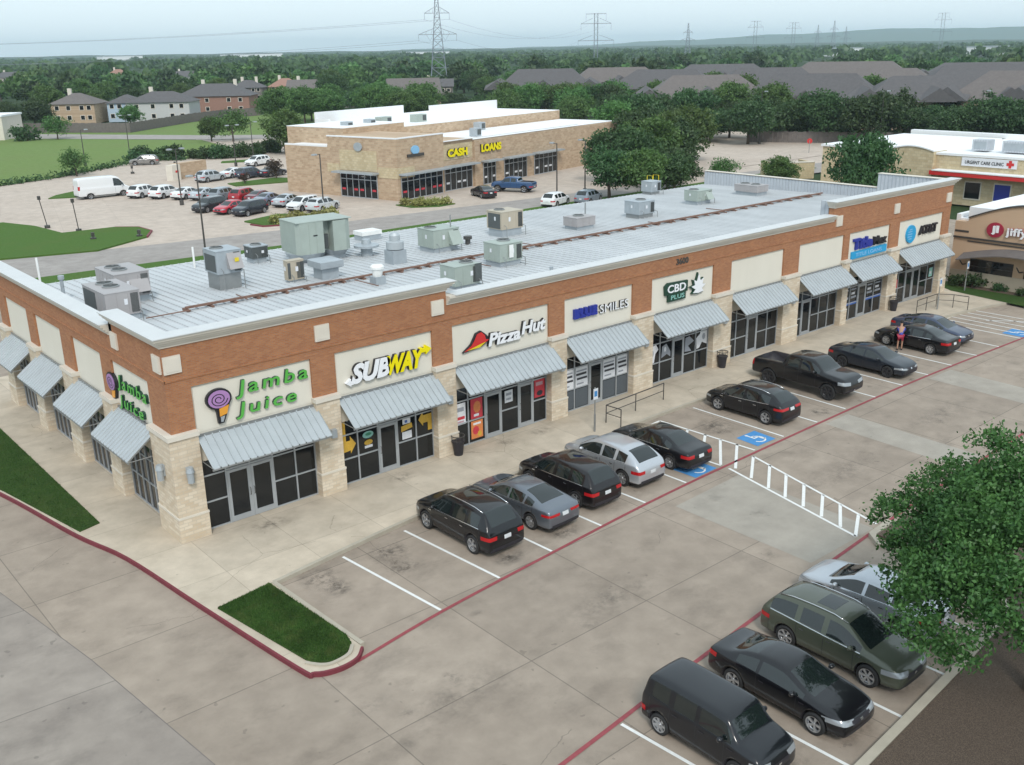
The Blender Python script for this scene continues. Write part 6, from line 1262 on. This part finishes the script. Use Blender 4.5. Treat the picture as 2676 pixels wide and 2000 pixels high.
def bollard(x, y, label, h=1.7, lean=0.):
    m = MB(); m.cyl((0, 0), .3, 0, .3, 8); m.tube([(0, 0, .2), (lean, 0, h)], .05, 6); m.box(lean-.14, lean+.14, -.14, .14, h-.1, h+.3)
    o = m.obj('path_light', MT['steel']); o.location = (x, y, G0); tag(o, label, 'post')
bollard(19.2, 81.0, 'dark short post on the lawn edge, left one', 3.2, -.4); bollard(20.9, 76.0, 'dark short post on the lawn edge, right one', 3.2, -.2)
bollard(45.4, 125.5, 'small white capped post behind the monument sign, left one', .9); bollard(52.8, 126.5, 'small white capped post behind the monument sign, right one', .9)
bollard(20.2, 69.5, 'small pale marker on the lawn wedge, left one', .5); bollard(24.2, 67.6, 'small pale marker on the lawn wedge, right one', .5)
t = thing('stop_sign', 'red sign on a post beyond the round shrubs', 'road sign', (138, 64, G0), R(120)); MB().cyl((0, 0), .05, 0, 2.2, 6).obj('post', MT['galv'], t); m = MB(); poly3(m, ell(0, 0, .45, .45, 8, math.pi/8), (0, -.06, 2.0), *FX, .03); m.obj('sign_plate', MT['s_signred'], t)

# ---- pylons
def pylon(x, y, h, label, rz=0., r=.09, base=3.6, twin=False, lod=1):
    m = MB(); A = Vector
    if not twin:
        def corner(z, i, j): w = base*(1-z/h)**1.25*1.0+.45; return A((i*w, j*w, z))
        zs = [0, .12*h, .24*h, .34*h, .43*h, .51*h, .58*h, .65*h, .72*h, .79*h, .86*h, .93*h, h]
        for i, j in ((1, 1), (1, -1), (-1, 1), (-1, -1)): m.tube([corner(z, i, j) for z in zs], r, 4)
        for a, b in zip(zs, zs[1:]):
            for (i, j), (k, l) in (((1, 1), (1, -1)), ((1, -1), (-1, -1)), ((-1, -1), (-1, 1)), ((-1, 1), (1, 1))):
                m.tube([corner(a, i, j), corner(b, k, l)], r*.6, 3); m.tube([corner(a, k, l), corner(b, i, j)], r*.6, 3); m.tube([corner(b, i, j), corner(b, k, l)], r*.5, 3)
        for za, L in ((.56*h, 8.2), (.76*h, 5.3)):
            for s in (-1, 1):
                m.tube([(s*.5, 0, za), (s*L, 0, za)], r*.8, 4); m.tube([(s*.5, 0, za+.065*h), (s*L, 0, za)], r*.7, 4)
                for q in (.35, .65): m.tube([(s*L*q, 0, za), (s*(.5+(L-.5)*max(0, q-.12)), 0, za+.065*h*(1-q))], r*.4, 3)
                m.tube([(s*L, 0, za), (s*L, 0, za-2.8)], r*.5, 4)
            if za < .6*h:
                for s in (-1, 1): m.tube([(s*1.8, 0, za-.1), (s*3.3, 0, za-2.6), (s*4.8, 0, za-.1)], r*.5, 3)
    else:
        for s in (-1, 1):
            m.tube([(s*base*.5, 0, 0), (s*base*.5, 0, h)], r*1.6, 4); 
            for k in range(10): m.tube([(s*base*.5, 0, h*k/10), (-s*base*.5, 0, h*(k+1)/10)], r*.4, 3)
        for za, L in ((h*.99, 7), (.83*h, 10.5), (.55*h, 12.5)):
            m.tube([(-L, 0, za), (L, 0, za)], r, 4)
            for s in (-1, 1): m.tube([(s*base, 0, za+.09*h if za < .9*h else za), (s*L, 0, za)], r*.7, 3); m.tube([(s*L, 0, za), (s*L, 0, za-.11*h)], r*.5, 3)
    o = m.obj('pylon', MT['pylon']); o.location = (x, y, -.3); o.rotation_euler = (0, 0, R(rz)); tag(o, label, 'pylon'); return o
pylon(259, 331, 43, 'tallest lattice pylon rising above the upper frame edge', -38, .13)
pylon(513, 487, 40, 'twin mast pylon with three cross arms, second tallest', -48, .16, 2.4, True)
pylon(947, 766, 42, 'distant lattice pylon right of the twin mast one', -45, .2)
for i, (x, y, h) in enumerate([(1196, 854, 48), (1275, 846, 46), (1411, 895, 44), (1255, 768, 46), (1518, 912, 42), (1376, 677, 54)]):
    pylon(x, y, h, ['far pylon, first in the row right of the nearer three', 'far pylon, second in the row near the horizon', 'far pylon, third in the row near the horizon', 'far pylon, fourth in the row near the horizon', 'far pylon, fifth in the row near the horizon', 'far pylon before the ridge at the right'][i], -60, .17, 4, i in (0, 1, 5))['group'] = 'pylons near the horizon'
def wire(a, b, sag, r, label):
    a, b = Vector(a), Vector(b); m = MB(); pts = [a.lerp(b, k/16)-Vector((0, 0, sag*4*(k/16)*(1-k/16))) for k in range(17)]
    m.tube(pts, r, 3); tag(m.obj('power_line', MT['pylon']), label, 'cable', 'power lines slung from the pylons')
c, s = math.cos(R(-38)), math.sin(R(-38)); k = 0
names = ['upper left', 'upper right', 'lower left', 'lower right']
for (L, z) in ((5.3, 29.8), (8.2, 21.3)):
    for sg in (-1, 1):
        p = (259+sg*L*c, 331+sg*L*s, z); q = (-170+sg*L*c, 640+sg*L*s+60, z+6); wire(p, q, 10, .05, names[k]+' power line running left from the tallest pylon')
        p2 = (513+sg*L*1.2*math.cos(R(-48)), 487+sg*L*1.2*math.sin(R(-48)), z*1.05); wire(p, p2, 8, .04, names[k]+' power line from the tallest pylon to the twin mast pylon'); k += 1

# ============================================================ trees
def crown(seed, rx, rz_, nclump, nleaf, leaf, zc, flatb=.35, gap=.5, lumps=7, big=False):
    rng = np.random.default_rng(seed); V = []; 
    L = []; 
    for i in range(lumps):
        d = rng.normal(size=3); d /= np.linalg.norm(d); d[2] = abs(d[2])*.9-.25; L.append((d*np.array([rx, rx, rz_])*(rng.uniform(.66, .92) if big else rng.uniform(.35, .62)), rng.uniform(.20, .34) if big else rng.uniform(.42, .62)))
    L.append((np.zeros(3), .62 if big else .7)); C_ = []
    while len(C_) < nclump:
        c, f = L[rng.integers(len(L))]; d = rng.normal(size=3); d /= np.linalg.norm(d); rr = rng.uniform(.55, 1.)**.6
        p = c+d*np.array([rx, rx, rz_])*f*rr
        if p[2] > -rz_*(1-flatb) : C_.append(p)
    C_ = np.array(C_); cr_ = rx*gap/ (nclump**.33)*1.25
    n = nclump*nleaf; ctr = np.repeat(C_, nleaf, 0)+rng.normal(size=(n, 3))*cr_*np.array([1, 1, .75])
    u = rng.normal(size=(n, 3)); u /= np.linalg.norm(u, axis=1)[:, None]; v = rng.normal(size=(n, 3)); v -= (v*u).sum(1)[:, None]*u; v /= np.linalg.norm(v, axis=1)[:, None]
    s = leaf*rng.uniform(.6, 1.25, size=(n, 1)); ctr[:, 2] += zc
    vs = np.stack([ctr-u*s, ctr-v*s*.55, ctr+u*s, ctr+v*s*.55], 1).reshape(-1, 3); return vs, n, C_+[0, 0, zc]
def crown_mesh(name, vs, n, mat):
    me = bpy.data.meshes.new(name); me.vertices.add(n*4); me.vertices.foreach_set('co', vs.ravel()); me.loops.add(n*4); me.loops.foreach_set('vertex_index', np.arange(n*4)); me.polygons.add(n); me.polygons.foreach_set('loop_start', np.arange(n)*4); me.materials.append(mat); me.update(calc_edges=True); me.validate(); return me
def trunk_mesh(seed, h, r, C_, nb=7, multi=False):
    rng = random.Random(seed); m = MB(); top = Vector((rng.uniform(-.2, .2), rng.uniform(-.2, .2), h)); P = [Vector((0, 0, 0)).lerp(top, k/4)+Vector((rng.uniform(-.05, .05), rng.uniform(-.05, .05), 0))*h*.15*(k > 0) for k in range(5)]
    m.tube(P, r, 7, 0, r*.45)
    for i in range(nb):
        a = P[2+i % 3]; b = Vector(C_[rng.randrange(len(C_))]); mid = a.lerp(b, .5)+Vector((0, 0, .1*h)); m.tube([a, mid, b], r*.4, 5, 0, r*.08)
    return m.mesh('trunk', MT['bark'])
TREES = {}
def tree_proto(key, seed, rx, rz_, nclump, nleaf, leaf, th, mat, **k):
    vs, n, C_ = crown(seed, rx, rz_, nclump, nleaf, leaf, th+rz_*.62, **k); TREES[key] = (crown_mesh('crown', vs, n, MT[mat]), trunk_mesh(seed, th+rz_*.5, max(.12, rx*.06), C_))
def tree(key, x, y, s, label, rz=0., group=None, name='tree', z=-.3, cat='tree', sz=1.):
    t = thing(name, label, cat, (x, y, z), R(rz), group); a = link('crown', TREES[key][0], t); b = link('trunk', TREES[key][1], t); t.scale = (s, s, s*sz); return t
tree_proto('near', 11, 4.6, 4.1, 950, 90, .070, 1.8, 'leaf_near', flatb=.1, lumps=34, gap=.30, big=True)
for i in range(4): tree_proto('mid%d' % i, 20+i, 3.9, 3.6, 190, 44, .21, 1.8, 'leaf_mid', flatb=.25, lumps=12, gap=.42)
for i in range(3): tree_proto('dark%d' % i, 30+i, 4.2, 3.4, 200, 44, .21, 1.8, 'leaf_dark', flatb=.25, lumps=12, gap=.42)
for i in range(4): tree_proto('far%d' % i, 40+i, 4.6, 3.6, 60, 12, .75, 1.6, 'leaf_mid' if i % 2 else 'leaf_dark', flatb=.3, lumps=6)
tree_proto('thin', 50, 2.6, 2.4, 90, 26, .17, 1.0, 'leaf_mid', gap=.6, flatb=.1); tree_proto('small', 51, 1.2, 1.4, 50, 24, .12, 1.1, 'leaf_red', flatb=.2)
for i in range(2): tree_proto('shrub%d' % i, 60+i, 1.0, .7, 30, 22, .13, .05, 'leaf_dark', flatb=.5); tree_proto('ybush%d' % i, 65+i, 1.0, .62, 30, 22, .15, .05, 'leaf_yel', flatb=.5); tree_proto('hedge%d' % i, 70+i, 1.8, 1.5, 45, 22, .24, .1, 'leaf_dark', flatb=.4)
tree('near', 14.1, -25.5, 1.0, 'big leafy green tree in the foreground over the mulch bed', 30)
# individually told apart trees (x, y, kind, scale, label)
for a in [(80, 172, 'mid0', .78, 'bright green tree at the right end of the far road'), (83, 168, 'thin', 1.5, 'thin leaved pale tree beside the bright green one'), (77, 134, 'mid1', 1.16, 'tall rounded green tree left of the tan shops'), (57.8, 101.6, 'small', 1.05, 'small reddish grey tree on the lawn strip by the tan shops'), (51.5, 99.2, 'small', .62, 'tiny dark tree in front of the dark sport utility'),
          (84, 228, 'mid2', .82, 'round green tree between the tan and pale grey houses'), (38, 129, 'thin', .95, 'ragged low tree at the rim of the field behind the van'), (46, 246, 'dark0', 1.1, 'dark tree behind the beige building'), (58, 238, 'dark1', 1.2, 'dark spreading tree left of the tan brick house'), (66, 246, 'dark2', 1.15, 'dark tree overhanging the wooden fence'),
          (53, 208, 'shrub0', 3.2, 'large round shrub beside the beige building'), (59, 206, 'thin', 1.2, 'loose shrub tree by the far road'), (90.6, 25.8, 'dark0', .98, 'dark round tree in front of the clinic'), (98, 42, 'mid3', .62, 'round light green shrub behind the corrugated end parapet'), (76.5, 51.5, 'dark2', .95, 'dark tree close behind the back eave, left of the clump'), (78.5, 47.5, 'mid0', .92, 'green tree close behind the back eave, by the yellow ladder'),
          (82.5, 47.5, 'dark1', .85, 'dark tree close behind the corrugated parapet end'), (88, 51, 'dark0', .85, 'dark tree in the middle of the clump behind the eave'), (88.8, 60.5, 'dark1', 1.2, 'tall dark tree behind the back eave'), (95, 61.5, 'mid1', 1.2, 'tall green tree right of the tall dark one'), (97, 50, 'thin', .8, 'loose low tree over the corrugated parapet'), (100, 44, 'thin', .7, 'second loose low tree over the corrugated parapet'),
          (103, 64.5, 'dark2', 1.15, 'dark tree at the rear of the side clump'), (114, 71, 'mid2', 1.25, 'green tree rising over the rear of the clump'), (112, 79, 'dark0', 1.3, 'broad dark tree at the far end of the side clump'), (118, 90, 'mid3', 1.3, 'bright green tree behind the side clump')]:
    tree(a[2], a[0], a[1], a[3], a[4], (a[0]*37) % 360, sz=1.32 if 'clinic' in a[4] else 1.)
# belt of trees before the apartments
rng = random.Random(5); n = 0
belt = []
for i in range(30):
    b_ = R(42.5-i*1.02); d_ = (199, 207)[i % 2]+rng.uniform(-4, 3); belt.append((-12.6+d_*math.cos(b_), -34.3+d_*math.sin(b_)))
for i, (x, y) in enumerate(belt): tree(rng.choice(['dark0', 'dark1', 'dark2']), x, y, rng.uniform(.95, 1.5), 'dense dark tree in the belt in front of the apartments', rng.uniform(0, 360), 'dark belt of trees before the apartments')
for i in range(54): tree(rng.choice(['dark0', 'dark1', 'mid1', 'mid2', 'mid3']), *(lambda d_, b_: (-12.6+d_*math.cos(b_), -34.3+d_*math.sin(b_)))([236, 268, 330, 275][i % 4]+rng.uniform(-6, 6), R(46-i*.54)), rng.uniform(.95, 1.5), 'green tree standing among the apartment roofs', rng.uniform(0, 360), 'trees among the apartments')
for i in range(40):
    f = i/39; x = 118+75*f+rng.uniform(-8, 8); y = 212-85*f+rng.uniform(-12, 12)-(i%2)*22*f; tree(rng.choice(['mid0', 'mid1', 'mid2', 'mid3', 'dark0']), x, y, rng.uniform(1.0, 1.4), 'green tree in the row behind the tan shops', rng.uniform(0, 360), 'trees behind the tan shops')
# scattered suburb trees between and beyond the houses
placed = []
houses = [(o.location.x, o.location.y, 12 if o.name.startswith('house') else 30) for o in COL.objects if o.parent is None and (o.name.startswith('house') or o.name.startswith('apartment'))]
camx, camy = -12.6, -34.3; az0 = math.atan2(.7224, .6136)
rng = random.Random(9); cnt = 0; tries = 0
while cnt < 235 and tries < 60000:
    tries += 1; d = 255+430*rng.random()**.9; a = az0+rng.uniform(-.54, .54); x, y = camx+d*math.cos(a), camy+d*math.sin(a)
    if d < 330 and a > az0-.12: 
        if not (a > az0+.0 and d > 295): continue
    if a < az0-.10 and d < 290: continue
    if any((x-hx)**2+(y-hy)**2 < r*r for hx, hy, r in houses): continue
    # keep sight lines to the nearer houses
    if any(0 < (hd_ := math.hypot(hx-camx, hy-camy))-d < 60 and abs(math.atan2(hy-camy, hx-camx)-a) < (r*.75)/hd_ and rng.random() < .93 for hx, hy, r in houses): continue
    if any((x-px_)**2+(y-py_)**2 < 49 for px_, py_ in placed): continue
    placed.append((x, y)); cnt += 1
    if d < 420: k = rng.choice(['mid0', 'mid1', 'mid2', 'mid3', 'dark0', 'dark1', 'dark2']); s = rng.uniform(.95, 1.6)
    else: k = rng.choice(['far0', 'far1', 'far2', 'far3']); s = rng.uniform(1.0, 1.75)
    tree(k, x, y, s, 'leafy suburb tree in the wooded neighbourhood', rng.uniform(0, 360), 'suburb trees', sz=rng.uniform(.85, 1.1))
# hedge along the lot edge and bushes
for i in range(16):
    f = i/15; x = 52.5+27*f; y = 142.5-5*f+3*math.sin(f*9); tree('hedge%d' % (i % 2), x+.6*math.sin(i*3), y-.9*f*12*.2, 1.0+.25*math.sin(i*2.1), 'dark bushy shrub in the hedge along the lot edge', i*50, 'hedge shrubs along the lot edge', 'hedge_shrub', cat='shrub')
for i, (x, y) in enumerate([(38.3, 64.7), (40.0, 64.2), (41.5, 64.6), (42.6, 63.4), (44.2, 63.9), (45.2, 64.8)]): tree('ybush%d' % (i % 2), x, y, .95+.2*math.sin(i*2), 'yellow green bush on the kerbed island before the silver estate', i*60, 'yellow bushes near the silver estate', 'bush', z=-.1, cat='bush')
for i, (x, y) in enumerate([(55.7, 65.2), (56.2, 63.7), (57.4, 63.0), (58.5, 62.6), (59.6, 62.6), (57.3, 64.4)]): tree('ybush%d' % (i % 2), x, y, .85, 'yellow green bush on the island before the tan shops', i*60, 'yellow bushes before the tan shops', 'bush', z=-.1, cat='bush')
for i, (x, y, s_) in enumerate([(60.8, .2, .7), (61.0, -1.2, .9), (61.1, -3.2, .55), (60.9, -5.0, .5), (60.4, -7.6, 1.0), (60.6, -9.5, .9)]): tree('shrub%d' % (i % 2), x, y, s_, ['small shrub at the corner of the ochre garage', 'round shrub left of the first roller door', 'low shrub below the first roller door', 'low shrub between the roller doors', 'round bright shrub at the right edge by the garage', 'last shrub along the garage front'][i], i*40, None, 'shrub', z=0, cat='shrub')
# scrubby growth along the field edge
vs_, fs_ = [], []; rg_ = random.Random(8); edge = [(-40, 105), (10, 118), (25.8, 124.9), (35.4, 129.2), (53.5, 142.5), (60, 139)]
for (x0, y0), (x1, y1) in zip(edge, edge[1:]):
    for _ in range(int(math.hypot(x1-x0, y1-y0)*26)):
        f = rg_.random(); x, y, z = x0+(x1-x0)*f+rg_.gauss(0, .5), y0+(y1-y0)*f+rg_.gauss(0, .5), rg_.uniform(-.1, .55+.35*math.sin(x*.7)); k = len(vs_)
        for c_ in range(4): vs_.append((x+rg_.uniform(-.3, .3), y+rg_.uniform(-.3, .3), z+rg_.uniform(-.2, .25)))
        fs_.append((k, k+1, k+2, k+3))
tag(MB().add(vs_, fs_).obj('scrub', MT['leaf_dark']), 'low dark weeds and scrub along the field edge', 'undergrowth', kind='stuff')
# far woods: one mass nobody could count
rng = np.random.default_rng(4); N = 8000
d = 640+ (rng.random(N)**.62)*3600; a = az0+rng.uniform(-.56, .56, N); cx = camx+d*np.cos(a); cy = camy+d*np.sin(a); hh = rng.uniform(5, 9, N)+rng.random(N)**3*7; Q = 34
lx = rng.normal(size=(N, Q, 3)); lx /= np.linalg.norm(lx, axis=2)[:, :, None]; lx[:, :, 2] = np.abs(lx[:, :, 2])*1.0-.15
P = np.stack([cx, cy, hh*.42], 1)[:, None, :]+lx*np.stack([hh*.75, hh*.75, hh*.55], 1)[:, None, :]*rng.uniform(.75, 1.05, (N, Q, 1))
P = P.reshape(-1, 3); n = len(P); u = rng.normal(size=(n, 3)); u /= np.linalg.norm(u, axis=1)[:, None]; v = rng.normal(size=(n, 3)); v -= (v*u).sum(1)[:, None]*u; v /= np.linalg.norm(v, axis=1)[:, None]
s = (np.repeat(hh, Q)*.21*rng.uniform(.7, 1.3, n))[:, None]; P[:, 2] -= .2
vs = np.stack([P-u*s, P-v*s, P+u*s, P+v*s], 1).reshape(-1, 3)
MT['leaf_far'] = mat_leaf('leaves_far', (.032, .072, .026), (.10, .18, .05), pert=.012)
o = link('far_woods', crown_mesh('far_woods', vs, n, MT['leaf_far'])); tag(o, 'wooded plain of distant tree tops reaching the horizon', 'woods', kind='stuff')
# low far ground rise and blue ridge
def ridge(name, d0, prof, mat, thick=500):
    m = MB(); vs = []; n = len(prof)
    for da, h in prof:
        a = az0-da
        for dd, z in ((d0-thick, -3), (d0, h), (d0+thick, -3)): vs.append((camx+dd*math.cos(a), camy+dd*math.sin(a), z))
    fs = []
    for i in range(n-1): fs += [(i*3+k, i*3+3+k, i*3+4+k, i*3+1+k) for k in range(2)]
    m.add(vs, fs); tag(m.obj(name, mat), kind='structure')
rg = random.Random(2)
ridge('far_plain', 4600, [(-.7+i*.02, 17+1.4*math.sin(i*1.7)+rg.uniform(-.8, 1.2)) for i in range(71)], MT['far'], 300)
MT['ridge'] = flat('ridge_woods', (.05, .09, .05), .95)
ridge('hills', 7200, [(-.1+i*.015, 20+max(0, (i-9))*3.6+4*math.sin(i*.9)+rg.uniform(-2, 2)) if i < 30 else (-.1+i*.015, 95+5*math.sin(i*.5)+rg.uniform(-2, 2)) for i in range(0, 60)], MT['ridge'], 900)

# ============================================================ haze
hz = MB().box(-9100, 9100, -9100, 9100, -4.5, 130); ho = hz.obj('haze', []); tag(ho, 'thin pale haze over the plain', 'haze', kind='stuff')
hm = bpy.data.materials.new('haze_air'); hm.use_nodes = True; ht = hm.node_tree
for nn in list(ht.nodes):
    if nn.type == 'BSDF_PRINCIPLED': ht.nodes.remove(nn)
pv = ht.nodes.new("ShaderNodeVolumePrincipled"); pv.inputs["Density"].default_value = .00012; pv.inputs["Color"].default_value = (.74, .89, 1, 1); pv.inputs["Anisotropy"].default_value = .2
ht.links.new(pv.outputs[0], ht.nodes["Material Output"].inputs["Volume"]); ho.data.materials.append(hm)

# ---- ordinals: rows of like trees are told apart by their place from the left
ORD = ['leftmost', 'second', 'third', 'fourth', 'fifth', 'sixth', 'seventh', 'eighth', 'ninth', 'tenth', 'eleventh', 'twelfth', 'thirteenth', 'fourteenth', 'fifteenth', 'sixteenth', 'seventeenth', 'eighteenth', 'nineteenth', 'twentieth']
TEN = {2: 'twenty', 3: 'thirty', 4: 'forty', 5: 'fifty'}
def ordinal(i):
    if i < 20: return ORD[i]
    t_, u_ = divmod(i+1, 10); return {2: 'twentieth', 3: 'thirtieth', 4: 'fortieth', 5: 'fiftieth'}[t_] if u_ == 0 else TEN[t_]+' '+['', 'first', 'second', 'third', 'fourth', 'fifth', 'sixth', 'seventh', 'eighth', 'ninth'][u_]
for grp, txt in (('dark belt of trees before the apartments', 'dense dark tree, %s from the left in the belt before the apartments'), ('trees behind the tan shops', 'green tree, %s from the left in the row behind the tan shops'), ('trees among the apartments', 'green tree, %s from the left among the apartment roofs'),
                 ('hedge shrubs along the lot edge', 'dark bushy shrub, %s from the left in the hedge'), ('yellow bushes near the silver estate', 'yellow green bush, %s from the left before the silver estate'), ('yellow bushes before the tan shops', 'yellow green bush, %s from the left before the tan shops')):
    L_ = [o for o in COL.objects if o.parent is None and o.get('group') == grp]; L_.sort(key=lambda o: -math.atan2(o.location.y-camy, o.location.x-camx))
    for i, o in enumerate(L_): o['label'] = txt % ordinal(i)
sub_ = [o for o in COL.objects if o.parent is None and o.get('group') == 'suburb trees']
for o in sub_:
    dd_ = math.hypot(o.location.x-camx, o.location.y-camy); k_ = o.children[0].data.name
    dark = o.children[0].data.materials[0].name == 'leaves_dark'
    o['label'] = ('dark' if dark else 'fresh green')+(' leafy tree close behind the houses' if dd_ < 400 else ' round tree in the middle of the wooded suburb' if dd_ < 540 else ' small far tree at the back of the suburb')
